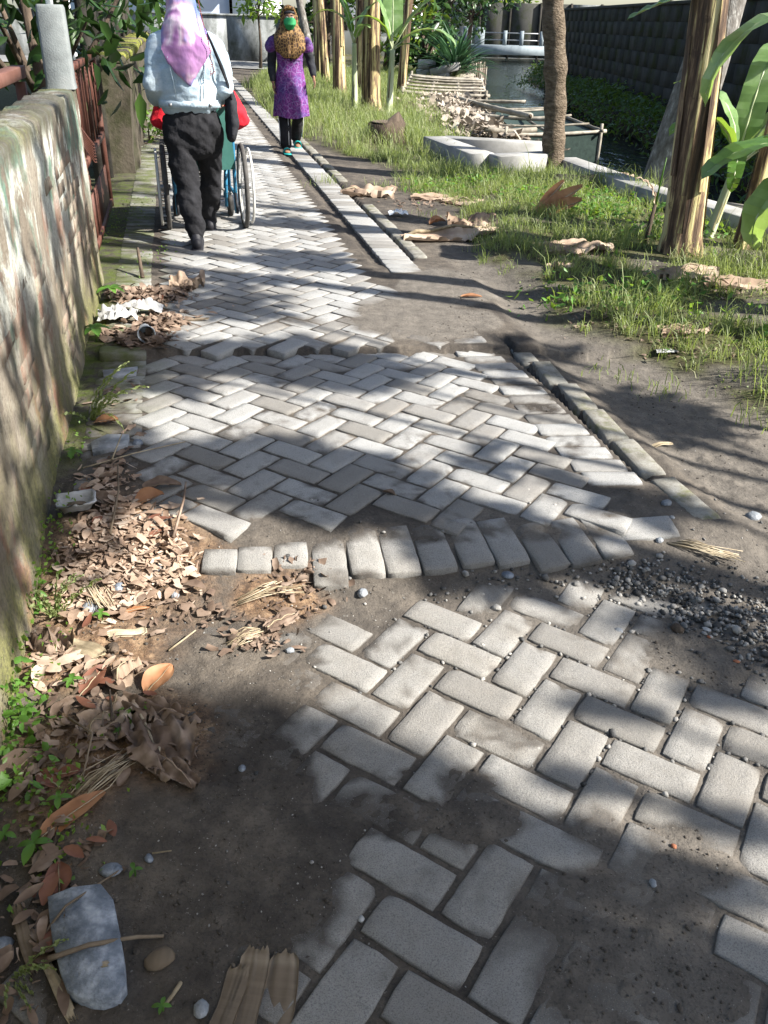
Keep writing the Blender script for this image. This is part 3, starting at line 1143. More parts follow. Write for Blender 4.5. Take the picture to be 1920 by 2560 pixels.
def lattice(th, W, o, inside, sec):
    th = rad(th)
    e2 = np.array([math.cos(th), math.sin(th)])
    e1 = np.array([math.sin(th), -math.cos(th)])
    N = int(34 / W)
    for i in range(-N, N):
        for j in range(-8, N):
            m = (i + j) % 4
            if m == 0:
                q = (i + 1 + o[0], j + .5 + o[1])
                a = th - math.pi / 2
            elif m == 2:
                q = (i + .5 + o[0], j + 1 + o[1])
                a = th
            else:
                continue
            p = (e1 * q[0] + e2 * q[1]) * W
            if p[1] < .6 or p[1] > 31:
                continue
            t = p[0] * RV[0] + p[1] * RV[1]
            s = p[0] * DV[0] + p[1] * DV[1]
            k = inside(p[0], p[1], s, t)
            if sec == 'far' and t > 1.0 and t + abs(math.cos(a) * RV[0] + math.sin(a) * RV[1]) * PL * .5 + abs(-math.sin(a) * RV[0] + math.cos(a) * RV[1]) * PW * .5 > 1.284:
                k = 0
            if k:
                BR.append((p[0], p[1], a, sec, k, 0))


def in_near(x, y, s, t):
    if y > 2.19 + .10 * x or t < -.42 or x > 2.0:
        return 0
    if y > 2.06 and x < .30:
        return 0
    return 1


def in_mid(x, y, s, t):
    if y < 2.43 + .12 * x or y > 4.225 + .22 * x:
        return 0
    if t < -.19 or t > 1.34 - .10 * ss(3.2, 4.2, y):
        return 0
    return 1


def in_far(x, y, s, t):
    if y < 4.205 + .22 * x or s > 28.5:
        return 0
    if t < -.19 or t > 1.24:
        return 0
    return 1


lattice(58.5, .115, (2.1, .4), in_near, 'near')
lattice(59.5, .112, (3.1, .3), in_mid, 'mid')
lattice(58.0, .1115, (1.0, .35), in_far, 'far')

pth = math.atan2(DV[1], DV[0])
# soldier courses along both sides
s = 2.62
while s < 26:
    lipgap = 4.17 < s + .02 < 4.27
    x, y = ST(s, -.345)
    if not lipgap:
        BR.append((x, y, pth - math.pi / 2 + random.uniform(-.03, .03), 'far' if s > 4.2 else 'mid', 1, -.004))
    s += .1125
s = 2.58
while s < 4.35:
    t = 1.475 + .03 * math.sin(s * 1.4) - .10 * float(ss(3.6, 4.4, s))
    x, y = ST(s, t)
    BR.append((x, y, pth - math.pi / 2 - .02 - .10 * float(ss(3.4, 2.6, s)) + random.uniform(-.02, .02), 'mid', 1, .0))
    s += .1135
s = 5.55
while s < 26:
    x, y = ST(s, 1.385)
    BR.append((x, y, pth - math.pi / 2 + random.uniform(-.015, .015), 'far', 1, .003))
    s += .112
# border course at the near end of the middle panel, slightly fanned
bx = [(474, 1212), (549, 1206), (628, 1196), (712, 1213), (785, 1190), (860, 1184), (935, 1178), (1012, 1166), (1085, 1166), (1168, 1176),
      (1238, 1166), (1308, 1150)]
for k, (u, v) in enumerate(bx):
    p = G(u, v)
    a = rad(90 + np.interp(k, [0, 3, 6, 9, 11], [4, 8, 15, 21, 17]))
    BR.append((p[0], p[1], a, 'border', 2 if k in (0, 1, 2) else 1, .012))
p = G(1395, 1138)
BR.append((p[0], p[1], rad(12), 'border', 1, .006))
p = G(700, 1360)
# paver order: nearest first become parts, the rest one joined piece
SEC_ANG = {'near': -.08, 'border': -.1}
BR.sort(key=lambda b: b[0] ** 2 + b[1] ** 2)
path = thing('paved_path', '', '')
del path['label'], path['category']
path['kind'] = 'structure'


def buried(W):
    g = ground_z(W[:, 0], W[:, 1]) - W[:, 2]
    return np.maximum(ss(-.0065, .0005, g), .92 * ss(.18, .74, cover(W[:, 0], W[:, 1])))


nb = 0
rest_v, rest_f = [], []
off = 0
r8 = np.random.RandomState(11)
for (x, y, a, sec, kind, dz) in BR:
    e = .06
    z = float(brick_top(x, y))
    zx = (float(brick_top(x + e, y)) - float(brick_top(x - e, y))) / (2 * e)
    zy = (float(brick_top(x, y + e)) - float(brick_top(x, y - e))) / (2 * e)
    if sec in ('far', 'mid') and abs(y - (4.17 + .22 * x)) < .3:
        zy = 0
    if sec == 'mid' and y < 2.9:
        zx, zy = -.033, -.017
        z = .0617 - .033 * x - .0168 * y
    if sec == 'border':
        zx, zy = -.035, .20
        z = .5 * (float(brick_top(x, y - .08)) + float(brick_top(x, y + .08))) + .006
        dz = 0
    zx = max(-.1, min(.1, zx))
    zy = max(-.22, min(.22, zy))
    nrm = Vector((-zx + r8.uniform(-.014, .014), -zy + r8.uniform(-.014, .014), 1)).normalized()
    q = nrm.rotation_difference(Vector((0, 0, 1))).inverted() @ Quaternion((0, 0, 1), a + r8.uniform(-.02, .02))
    loc = Vector((x + r8.uniform(-.002, .002), y + r8.uniform(-.002, .002), z + dz + r8.uniform(-.003, .002) * (.5 if sec == 'far' else 1)))
    cv = float(cover(np.array([x]), np.array([y]))[0])
    if y < 9 and cv > 1.17:
        continue
    vis = not (y < 1.0 or (y < 4.5 and (x / y < -.62 or x / y > .72)))
    if nb < 300 and vis:
        fine = y < 4.4
        src = (FINEH if kind == 2 else FINE) if fine else (HALF if kind == 2 else PV)
        V, F = src[r8.randint(len(src))]
        W3 = V @ np.array(q.to_matrix()).T + np.array(loc)
        me = np_mesh('paver', V, F, False, dict(dust=buried(W3)))
        me.materials.append(MT['paver'])
        o = bpy.data.objects.new('paver', me)
        COL.objects.link(o)
        o.parent = path
        o.location = loc
        o.rotation_mode = 'QUATERNION'
        o.rotation_quaternion = q
        nb += 1
    else:
        V, F = (HALF if kind == 2 else PV)[r8.randint(3 if kind == 2 else 9)]
        M3 = np.array(q.to_matrix())
        rest_v.append(V @ M3.T + np.array(loc))
        rest_f += [tuple(i + off for i in f) for f in F]
        off += len(V)
RV_ = np.concatenate(rest_v)
me = np_mesh('distant_pavers', RV_, rest_f, False, dict(dust=buried(RV_)))
link('distant_pavers', me, MT['paver'], path, 'stuff')

# kerb stones along the right edge
kl = []
s = 2.35
for s in (2.42, 2.75, 3.07, 3.39, 3.71, 4.03):
    x, y = ST(s, 1.665 - .03 * float(ss(3.4, 4.1, s)) + .02 * math.sin(s * 2))
    kl.append((x, y, pth - .07 + random.uniform(-.03, .03), .006 if s < 3.8 else -.004))
for s in (6.05, 6.38, 6.70, 7.02, 7.34, 7.66, 9.2, 9.6, 10.0, 10.4, 10.8, 11.2, 11.6, 12, 12.4, 12.8, 13.2, 13.6, 14, 14.4, 14.8):
    x, y = ST(s, 1.58)
    kl.append((x, y, pth + random.uniform(-.03, .03), .006))
kl[0] = (kl[0][0] + .02, kl[0][1] - .01, kl[0][2] + .10, .0)
for i, (x, y, a, dz) in enumerate(kl):
    o = link('kerb_stone', KM[i % 4], None, path)
    o.location = (x, y, float(brick_top(x, y)) + dz)
    o.rotation_euler = (random.uniform(-.03, .03), random.uniform(-.02, .02), a)

# crossing road at the far end
xs2 = np.linspace(-30, -.5, 60)
ys2 = np.linspace(28.2, 32.4, 10)
grid_mesh('crossing_road', xs2, ys2, lambda x, y: ground_z(x, y, False) + .03, None, MT['asphalt'])
# ---------------------------------------------------------------- walls on the left
def wall_ring(name, s0, s1, ds, prof, mat, parent, disp, base_t=0.0, cap=True):
    """wall of profile [(t, z)] swept along the path; disp(s, z, i) pushes the face out"""
    S = np.arange(s0, s1 + 1e-6, ds)
    n = len(prof)
    V = []
    for s in S:
        for i, (t, z) in enumerate(prof):
            dt, dz = disp(s, t, z, i)
            x, y = ST(s, t + dt + base_t)
            V.append((x, y, z + dz))
    k = np.arange(len(S) - 1)[:, None] * n + np.arange(n)[None, :]
    k2 = np.arange(len(S) - 1)[:, None] * n + (np.arange(n)[None, :] + 1) % n
    F = np.stack([k, k2, k2 + n, k + n], -1).reshape(-1, 4)
    FF = [tuple(f) for f in F]
    if cap:
        FF.append(tuple(range(n - 1, -1, -1)))
        o = (len(S) - 1) * n
        FF.append(tuple(o + i for i in range(n)))
    me = np_mesh(name, V, FF, True)
    for q in (-1, -2):
        me.polygons[q].use_smooth = False
    o = link(name, me, mat, parent)
    o.data.set_sharp_from_angle(angle=rad(50))
    return o


def zf(s, seed=0):
    return float(fbm(np.array([s]), np.array([0.3]), 3.0, 3, seed)[0]) - .5


gw = thing('garden_wall', 'long low wall of bricks under peeling white and green plaster, mossy on top, at the left edge of the path', 'wall',
           (0, 0, 0))
zs = list(np.arange(-.12, 1.05, .022))
prof = [(-.5, z) for z in zs] + [(-.502, 1.072), (-.510, 1.082), (-.56, 1.089), (-.62, 1.09), (-.69, 1.085), (-.708, 1.07)] + \
       [(-.71, z) for z in (.9, .6, .3, -.12)]
nzs = len(zs)


def wdisp(s, t, z, i):
    if i < nzs + 2:
        f = float(fbm(np.array([s]), np.array([z * .8]), 3.4, 4, 21)[0]) - .5
        g = float(fbm(np.array([s]), np.array([z]), 16, 3, 23)[0]) - .5
        zone = float(ss(.04, .2, z) * ss(.95, .8, z))
        foot = -.022 + .008 * float(ss(.22, -.02, z))
        return f * .016 + g * .007 - .002 * zone + foot, 0
    return zf(s, 3) * .012, zf(s * 1.7, 9) * .03 + (.006 * math.sin(s * 23) if i < nzs + 5 else 0)


SW = np.arange(.1, 5.46, .024)
wall_ring('plaster', .1, 5.45, .024, prof, MT['plaster'], gw, wdisp)
bm = MB().box((0, 0, 0), (.225, .05, .062), bev=.006).mesh('brick')
bm.materials.append(MT['wallbrick'])
row = 0
rb = random.Random(5)
z = .10
while z < .93:
    s = 1.45 + (.12 if row % 2 else 0)
    while s < 5.3:
        mask = float(fbm(np.array([s]), np.array([z * 1.3]), 2.2, 3, 61)[0])
        if mask > .535 + .16 * abs(z - .5):
            o = link('brick', bm, None, gw)
            f = float(fbm(np.array([s]), np.array([z * .8]), 3.4, 4, 21)[0]) - .5
            x, y = ST(s, -.5495 + f * .016 + rb.uniform(-.003, .0035))
            o.location = (x, y, z + rb.uniform(-.003, .003))
            o.rotation_euler = (rb.uniform(-.02, .02), rb.uniform(-.015, .015), pth + rb.uniform(-.02, .02))
        s += .238
    z += .074
    row += 1

# concrete post on the end of the wall, with a thin pipe in it
pp = thing('concrete_post', 'short square grey concrete post standing on the end of the plastered wall', 'post', (*ST(5.33, -.585), 1.085), pth - math.pi / 2)
b = MB()
V = []
for z, w, c in ((0, .074, .012), (.03, .070, .012), (.37, .066, .012), (.385, .060, .012)):
    V += [(-w + c, -w, z), (w - c, -w, z), (w, -w + c, z), (w, w - c, z), (w - c, w, z), (-w + c, w, z), (-w, w - c, z), (-w, -w + c, z)]
F = [(8 * k + i, 8 * k + (i + 1) % 8, 8 * k + 8 + (i + 1) % 8, 8 * k + 8 + i) for k in range(3) for i in range(8)] + [tuple(range(24, 32))]
b.add(V, F)
b.build('shaft', MT['post'], pp)
MB().tube([(0, 0, .385), (0, 0, .62)], .018, 10).build('pipe', MT['whitepaint'], pp, True)

# brown painted rail lying behind the wall
rl = thing('brown_rail', 'brown red painted steel beam running level behind the plastered wall', 'rail', (*ST(2.6, -.80), 1.15), pth)
b = MB().box((.75, 0, 0), (1.5, .085, .07), bev=.006)
b.build('beam', MT['rail'], rl)
b = MB().box((2.2, .012, .004), (1.39, .07, .062), bev=.005)
b.build('beam', MT['rail'], rl)
for q in (.3, 1.5, 2.8):
    MB().box((q, .0, -.64), (.05, .05, 1.2)).build('support', MT['rail'], rl)

# iron gate pushed open, seen nearly edge on
gt = thing('iron_gate', 'rusty brown iron gate with wire scrolls standing open at the end of the wall', 'gate', (*ST(5.62, -.60), 0), pth)
L = 2.15
b = MB()
for q in (0, L):
    b.box((q, 0, .60), (.045, .045, 1.1))
for z in (.09, .60, 1.15):
    b.box((L / 2, 0, z), (L - .05, .04, .04))
b.build('frame', MT['rust'], gt)
pl = MB().box((L / 2 + .25, 0, .25), (L - .75, .012, .27)).build('plate', MT['rust'], gt)
for k in range(9):
    q = .22 + k * .21
    MB().tube([(q, 0, .62), (q, 0, 1.135)], .007, 6).build('bar', MT['rust'], gt)
for k in range(6):
    q = .14 + k * .34
    b = MB()
    for rr in (.03, .05, .07, .09):
        pts = [(q + rr * math.cos(a) * .9, -.02 - .0 * k, 1.02 + rr * math.sin(a) * 1.1) for a in np.linspace(-.3, math.pi + .3, 11)]
        b.tube([(q + rr * .9, -.02, .72)] + pts + [(q - rr * .9, -.02, .72)], .0045, 5)
    b.build('scroll', MT['rust'], gt)
sc = MB()
for k in range(7):
    z = .70 + k * .016
    sc.tube([(.03, -.02, z + .12), (.06, -.10, z - .03), (.20, -.10, z - .05), (.22, -.03, z + .05)], .004, 5)
for k in range(4):
    z = .62 - k * .03
    sc.tube([(.05 + .03 * math.cos(a) + k * .03, -.05, z + .03 * math.sin(a)) for a in np.linspace(0, 6.0, 9)], .0045, 5)
sc.build('wire_basket', MT['rust'], gt)

# row of dark planks beyond the gate
for k, (s, t, w, h, ln) in enumerate(((8.75, -.74, .11, 1.12, 'narrow dark weathered post nearest the open iron gate'),
                                    (9.02, -.72, .12, 1.06, 'dark weathered post in the middle, between gate and rubble wall'),
                                    (9.27, -.70, .10, 1.10, 'dark weathered post leaning against the end of the rubble wall'))):
    p = thing('fence_post', ln, 'post', (*ST(s, t), .02), pth + .1 * k, 'dark posts beside the gate')
    MB().box((0, 0, h / 2), (w, w * .8, h), bev=.012).build('shaft', MT['darkpost'], p)
    MB().box((0, 0, h + .012), (w * 1.1, w * .9, .03), bev=.01).build('cap', MT['darkpost'], p)

# rubble wall with mossy coping
rw = thing('rubble_wall', 'rough brown rubble wall with yellow moss on its coping, beyond the gate', 'wall')
zs2 = list(np.arange(-.1, 1.0, .05))
prof2 = [(-.44, z) for z in zs2] + [(-.45, 1.02), (-.70, 1.02)] + [(-.72, z) for z in (.6, .2, -.1)]


def rdisp(s, t, z, i):
    if i <= len(zs2):
        f = float(fbm(np.array([s * 1.6]), np.array([z * .35]), 5, 4, 91)[0]) - .5
        return f * .11, 0
    return 0, zf(s, 4) * .05


wall_ring('rubble', 9.42, 21.5, .05, prof2, MT['rubble'], rw, rdisp)
s = 9.46
rb = random.Random(9)
while s < 21.4:
    w = rb.uniform(.16, .24)
    x, y = ST(s + w / 2, -.575 + rb.uniform(-.012, .012))
    o = MB().box((0, 0, 0), (w - .014, .30 + rb.uniform(-.02, .02), .085), bev=.022).build('coping_stone', MT['moss'] if rb.random() < .75 else MT['rubble'], rw)
    o.location = (x, y, 1.062 + rb.uniform(-.012, .014))
    o.rotation_euler = (rb.uniform(-.04, .04), rb.uniform(-.05, .05), pth + rb.uniform(-.04, .04))
    s += w

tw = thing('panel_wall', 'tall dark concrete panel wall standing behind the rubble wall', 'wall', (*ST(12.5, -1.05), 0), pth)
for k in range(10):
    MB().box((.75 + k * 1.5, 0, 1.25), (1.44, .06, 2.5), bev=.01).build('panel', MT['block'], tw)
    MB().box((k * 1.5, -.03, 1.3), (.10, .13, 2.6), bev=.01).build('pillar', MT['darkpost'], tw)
wp = thing('white_pole', 'slim white pole rising behind the rubble wall', 'pole', (*ST(10.3, -.95), 0))
MB().tube([(0, 0, 0), (-.02, 0, 1.3), (-.05, .02, 3.2)], .034, 12).build('shaft', MT['whitepaint'], wp, True)
MB().tube([(0, 0, 0), (0, 0, .08)], .06, 12).build('foot', MT['concrete'], wp, True)

df = thing('wire_fence', 'thin dark wire fence across the shaded garden behind the wall', 'fence', (-7.2, 7.6, -.05))
for k in range(6):
    MB().tube([(k * .72, -.05 * k, 0), (k * .72, -.05 * k, 1.25)], .022, 7).build('post', MT['darkpost'], df)
for z in (1.21, .8, .4):
    MB().tube([(0, 0, z), (3.75, -.26, z)], .014, 6).build('wire', MT['darkpost'], df)

# ---------------------------------------------------------------- far end of the lane
mw = thing('blackened_wall', 'low pale wall streaked black with mould across the far end of the lane', 'wall', (-14, 33.2, 0))
for k in range(7):
    MB().box((.82 + k * 1.66, 0, .72), (1.655, .2, 1.45), bev=.01).build('wall_bay', MT['mossywall'], mw)
MB().box((5.8, 0, 1.47), (11.7, .26, .06), bev=.01).build('coping', MT['mossywall'], mw)

hs = thing('house', 'pale blue and white house behind the blackened wall', 'house', (-11.5, 39, 0))
MB().box((1.7, 2, 2), (6.4, 4, 4)).build('wall', MT['housewall'], hs)
MB().box((5.75, 1.9, 2), (1.65, 4, 4.4)).build('side_wall', MT['whitehouse'], hs)
MB().box((5.0, -.04, 2.1), (.12, .12, 4.3)).build('downpipe', MT['rust'], hs)
MB().box((2.2, -.05, 3.15), (7.8, .06, .06)).build('cable_duct', MT['whitehouse'], hs)
w = MB().box((6.1, -.15, 2.6), (.7, .06, 1.1)).build('window', MT['whitehouse'], hs)
MB().box((6.1, -.19, 2.6), (.56, .02, .95)).build('pane', MT['glass'], w)
r = MB()
r.add([(-2, -.8, 4.2), (7.4, -.8, 4.2), (7.4, 2, 5.6), (-2, 2, 5.6), (-2, -.8, 4.3), (7.4, -.8, 4.3), (7.4, 2, 5.7), (-2, 2, 5.7)],
      [(0, 1, 2, 3), (7, 6, 5, 4), (0, 4, 5, 1), (1, 5, 6, 2), (2, 6, 7, 3), (3, 7, 4, 0)])
r.build('roof', MT['roof'], hs)
h2 = thing('white_house', 'white house with red roof half hidden by banana stems at the far end', 'house', (-3.6, 43, 0))
MB().box((2.2, 2, 1.6), (5, 4, 3.2)).build('wall', MT['whitehouse'], h2)
r = MB()
r.add([(-.8, -.7, 3.0), (5.2, -.7, 3.0), (5.2, 2.2, 4.6), (-.8, 2.2, 4.6), (-.8, -.7, 3.1), (5.2, -.7, 3.1), (5.2, 2.2, 4.7), (-.8, 2.2, 4.7)],
      [(0, 1, 2, 3), (7, 6, 5, 4), (0, 4, 5, 1), (1, 5, 6, 2), (2, 6, 7, 3), (3, 7, 4, 0)])
r.build('roof', MT['roof'], h2)
for k in range(2):
    w = MB().box((1.0 + 2.0 * k, -.03, 1.6), (.9, .06, 1.2)).build('window', MT['darkpost'], h2)
    MB().box((1.0 + 2.0 * k, -.07, 1.6), (.74, .02, 1.04)).build('pane', MT['glass'], w)

# ---------------------------------------------------------------- canal side
cw = thing('canal_wall', 'tall dark block wall along the far side of the canal', 'wall', (5.62, 8, 0))
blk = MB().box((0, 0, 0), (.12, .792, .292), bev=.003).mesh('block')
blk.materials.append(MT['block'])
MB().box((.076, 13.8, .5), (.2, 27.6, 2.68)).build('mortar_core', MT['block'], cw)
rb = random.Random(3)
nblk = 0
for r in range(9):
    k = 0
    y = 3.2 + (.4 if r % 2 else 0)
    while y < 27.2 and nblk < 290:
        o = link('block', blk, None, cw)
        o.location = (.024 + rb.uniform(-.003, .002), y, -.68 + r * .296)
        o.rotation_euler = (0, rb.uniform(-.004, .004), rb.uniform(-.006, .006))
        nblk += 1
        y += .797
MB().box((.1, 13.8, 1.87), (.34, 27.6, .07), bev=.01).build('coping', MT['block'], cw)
lg = thing('stone_ledge', 'low mossy stone ledge at the foot of the dark canal wall', 'ledge', (5.15, 9, -.62))
rb = random.Random(4)
for k in range(26):
    MB().box((rb.uniform(-.04, .04), .4 + k * .9, .16 + rb.uniform(-.03, .03)), (.28, .87, .32), bev=.03, rz=rb.uniform(-.04, .04)).build('stone', MT['rubble'], lg)

wb = thing('pale_building', 'pale rendered building showing above the dark canal wall', 'building', (15.0, 6, 0))
MB().box((4, 9, 3), (8, 22, 6)).build('wall', MT['whitehouse'], wb)
MB().box((3.9, 21.6, 2.9), (7.6, 3, 5.8)).build('annexe', MT['housewall'], wb)
for k in range(3):
    w = MB().box((-.02, 2.5 + 5 * k, 3.6), (.08, 1.4, 1.2)).build('window', MT['darkpost'], wb)
    MB().box((-.07, 2.5 + 5 * k, 3.6), (.02, 1.25, 1.05)).build('pane', MT['glass'], w)

bw = thing('back_wall', 'dark concrete panel wall behind the footbridge', 'wall', (1.5, 66, -.6))
for k in range(9):
    MB().box((1 + 2 * k, 0, 1.6), (1.93, .1, 3.2), bev=.01).build('panel', MT['mossywall'] if k % 4 == 1 else MT['block'], bw)
    MB().box((2 * k, -.08, 1.6), (.14, .16, 3.3)).build('pillar', MT['darkpost'], bw)

br = thing('footbridge', 'pale concrete footbridge with low railing over the canal', 'bridge', (4.3, 59.5, -.6))
MB().box((2.6, 0, .62), (5.6, 1.4, .5), bev=.02).build('deck', MT['bridge'], br)
for q in (.0, .75):
    MB().box((-.05 + q, -.55, 1.3), (.55, .18, 1.0), bev=.02).build('end_pier', MT['bridge'], br)
for q in (2.2, 3.2, 4.4, 5.2):
    MB().box((q, -.6, 1.25), (.22, .14, .8)).build('post', MT['bridge'], br)
for z in (1.15, 1.52):
    MB().tube([(.9, -.6, z), (5.4, -.6, z)], .035, 7).build('rail', MT['steel'], br)
# ---------------------------------------------------------------- vegetation builders
def rot_frames(n, r, up=.35):
    """random leaf frames: direction d, side s"""
    a = r.uniform(0, 2 * np.pi, n)
    el = r.normal(-.25, .5, n)
    d = np.stack([np.cos(a) * np.cos(el), np.sin(a) * np.cos(el), np.sin(el)], 1)
    s = np.stack([-np.sin(a), np.cos(a), np.zeros(n)], 1)
    roll = r.normal(0, .6, n)
    nn = np.cross(d, s)
    s = s * np.cos(roll)[:, None] + nn * np.sin(roll)[:, None]
    return d, s


def leaf_cloud(P, size, aspect, r, fold=.25, six=False):
    n = len(P)
    d, s = rot_frames(n, r)
    nn = np.cross(s, d)
    L = size * r.uniform(.6, 1.25, n)[:, None]
    W = L * aspect
    if six:
        m1 = P + d * L * .33
        m2 = P + d * L * .7 - nn * -.06 * L
        V = np.stack([P, m1 + s * W * .5 + nn * W * fold, m2 + s * W * .38 + nn * W * fold * .6 - np.array([0, 0, 1]) * L * .06,
                      P + d * L - np.array([0, 0, 1]) * L * .2, m2 - s * W * .38 + nn * W * fold * .6 - np.array([0, 0, 1]) * L * .06,
                      m1 - s * W * .5 + nn * W * fold], 1).reshape(-1, 3)
        k = np.arange(n)[:, None] * 6
        F = np.concatenate([k + np.array([[0, 1, 2, 3]]), k + np.array([[0, 3, 4, 5]])])
        return V, F
    mid = P + d * L * .5 + nn * W * fold
    V = np.stack([P, mid + s * W * .5, P + d * L - np.array([0, 0, 1]) * L * .12, mid - s * W * .5], 1).reshape(-1, 3)
    k = np.arange(n)[:, None] * 4
    F = np.concatenate([k + np.array([[0, 1, 2]]), k + np.array([[0, 2, 3]])])
    return V, F


def clump_points(clumps, r, shell=.55):
    out = []
    for (x, y, z, rx, ry, rz, n) in clumps:
        v = r.normal(size=(n, 3))
        v /= np.linalg.norm(v, axis=1)[:, None]
        q = shell + (1 - shell) * r.uniform(0, 1, n) ** .5
        q = np.where(r.uniform(0, 1, n) < .25, q * .6, q)
        p = v * q[:, None]
        # cut holes so that the crown is uneven
        nz = fbm(p[:, 0] * 1.3 + x, p[:, 1] * 1.3 + p[:, 2] * 2.1 + y, 1.6, 2, int(abs(x * 13 + y * 7)) % 97)
        p = p[nz > .40]
        out.append(p * np.array([rx, ry, rz]) + np.array([x, y, z]))
    return np.concatenate(out)


def tree(name, label, cat, base, trunk, clumps, leaf, size, aspect, seed, bark='darkbark', tr=.09, group=None, six=False, limbs=True):
    """base point, trunk list of offsets, clumps in offsets from base"""
    r = np.random.RandomState(seed)
    o = thing(name, label, cat, base, 0, group)
    b = MB()
    k = len(trunk)
    b.tube(trunk, [tr * (1 - .6 * i / max(1, k - 1)) * (1.25 if i == 0 else 1) for i in range(k)], 9, wob=.06)
    b.build('trunk', MT[bark], o, True)
    if limbs:
        for c in clumps[:9]:
            i = min(k - 1, max(1, int(k * .6)))
            p0 = Vector(trunk[i])
            p1 = Vector(c[:3])
            mid = (p0 + p1) / 2 + Vector((r.uniform(-.1, .1), r.uniform(-.1, .1), .1))
            MB().tube([p0, mid, p1], [tr * .4, tr * .28, tr * .12], 6).build('branch', MT[bark], o, True)
    V, F = leaf_cloud(clump_points(clumps, r), size, aspect, r, six=six)
    me = np_mesh('crown', V, F)
    link('crown', me, MT[leaf], o)
    return o


def banana_leaf_mesh(L, W, droop, tears, seed, n=16, base_angle=1.0, fold=.18, curl=0.0, twist=0.0):
    """blade along +X rising at base_angle then drooping; returns V, F and midrib points"""
    r = np.random.RandomState(seed)
    pts = []
    a = base_angle
    x = z = 0.0
    st = L / n
    for i in range(n + 1):
        pts.append((x, z, a))
        x += math.cos(a) * st
        z += math.sin(a) * st
        a -= droop / n * (1.0 + .8 * i / n)
    V = []
    F = []

    def width(u):
        return W * .5 * min(1, (u / .12 + .15) if u < .12 else 1) * (1 if u < .6 else math.sqrt(max(0, 1 - ((u - .6) / .4) ** 2)) * 1.0 + .0)
    for side in (-1, 1):
        tear = [r.random() < tears for _ in range(n)]
        sag = 0
        for i in range(n):
            if i and not tear[i]:
                pass
            else:
                sag = r.uniform(-.35, .1) if tears > .05 else 0
            o = len(V)
            for q in (i, i + 1):
                u = q / n
                px, pz, pa = pts[q]
                w = width(u)
                if tear[i] and q == i:
                    w *= .94
                ang = fold + sag * .6 + curl * u
                for f in (0, .5, 1):
                    yy = side * w * f * math.cos(ang)
                    up = w * f * math.sin(ang) - .12 * w * f * f + (.008 * math.sin(q * 1.9 + side) * f)
                    gap = (.008 * L if tear[i] and f > 0 else 0) * (1 if q == i else -0.4) * f
                    V.append((px - math.sin(pa) * up + math.cos(pa) * gap, yy + twist * u * up, pz + math.cos(pa) * up + math.sin(pa) * gap))
            for f in range(2):
                quad = (o + f, o + f + 1, o + 3 + f + 1, o + 3 + f)
                F.append(quad if side > 0 else quad[::-1])
    rib = [(p[0], 0, p[1] - .004) for p in pts]
    return V, F, rib


def add_banana_leaf(parent, base, az, L, W, droop, tears, seed, mat, rib_mat='youngstem', base_angle=1.0, petiole=.25, name='leaf', fold=.18, curl=0, ribr=.009):
    V, F, rib = banana_leaf_mesh(L, W, droop, tears, seed, base_angle=base_angle, fold=fold, curl=curl)
    c, s = math.cos(az), math.sin(az)
    d0 = Vector((math.cos(base_angle) * petiole, 0, math.sin(base_angle) * petiole))
    R_ = lambda p: (base[0] + (p[0] + d0.x) * c - p[1] * s, base[1] + (p[0] + d0.x) * s + p[1] * c, base[2] + p[2] + d0.z)
    me = np_mesh(name, [R_(p) for p in V], F, True)
    o = link(name, me, MT[mat], parent)
    rp = [(base[0], base[1], base[2])] + [R_(p) for p in rib[::3]]
    k = len(rp)
    MB().tube(rp, [ribr * 1.7] + [ribr * (1 - .8 * i / k) for i in range(k - 1)], 6).build('midrib', MT[rib_mat], o, True)
    return o


def pseudostem(parent, h, r0, r1, lean, seed, mat='stem', n=16, flaps=5):
    r = np.random.RandomState(seed)
    V = []
    K = 14
    for i in range(K + 1):
        u = i / K
        rr = r0 * (1 - u) + r1 * u
        if u < .08:
            rr *= 1 + (.08 - u) * 3
        for j in range(n):
            a = 2 * math.pi * j / n
            w = 1 + .055 * math.sin(3 * a + u * 1.4 + seed) + .04 * math.sin(5 * a - u * 2 + seed * 2) + r.uniform(-.012, .012)
            V.append((lean[0] * u + rr * w * math.cos(a), lean[1] * u + rr * w * math.sin(a), h * u))
    F = [(i * n + j, i * n + (j + 1) % n, (i + 1) * n + (j + 1) % n, (i + 1) * n + j) for i in range(K) for j in range(n)]
    F.append(tuple(K * n + j for j in range(n)))
    me = np_mesh('pseudostem', V, F, True)
    link('pseudostem', me, MT[mat], parent)
    for k in range(flaps):       # loose dry sheath strips standing off the stem
        a = r.uniform(0, 2 * math.pi)
        z0 = r.uniform(.05, .35) * h
        z1 = min(h * .97, z0 + r.uniform(.35, .6) * h)
        w = r.uniform(.25, .5)
        P = []
        for i in range(6):
            u = i / 5
            z = z0 + (z1 - z0) * u
            uu = z / h
            rr = (r0 * (1 - uu) + r1 * uu) * (1.09 + .10 * abs(u - .5) * r.uniform(.3, 1))
            for da in (-w / 2 * (1 - .5 * u), 0, w / 2 * (1 - .5 * u)):
                P.append((lean[0] * uu + rr * math.cos(a + da), lean[1] * uu + rr * math.sin(a + da), z))
        FF = [(i * 3 + j, i * 3 + j + 1, i * 3 + 4 + j, i * 3 + 3 + j) for i in range(5) for j in range(2)]
        link('sheath', np_mesh('sheath', P, FF, True), MT['stem'], parent)


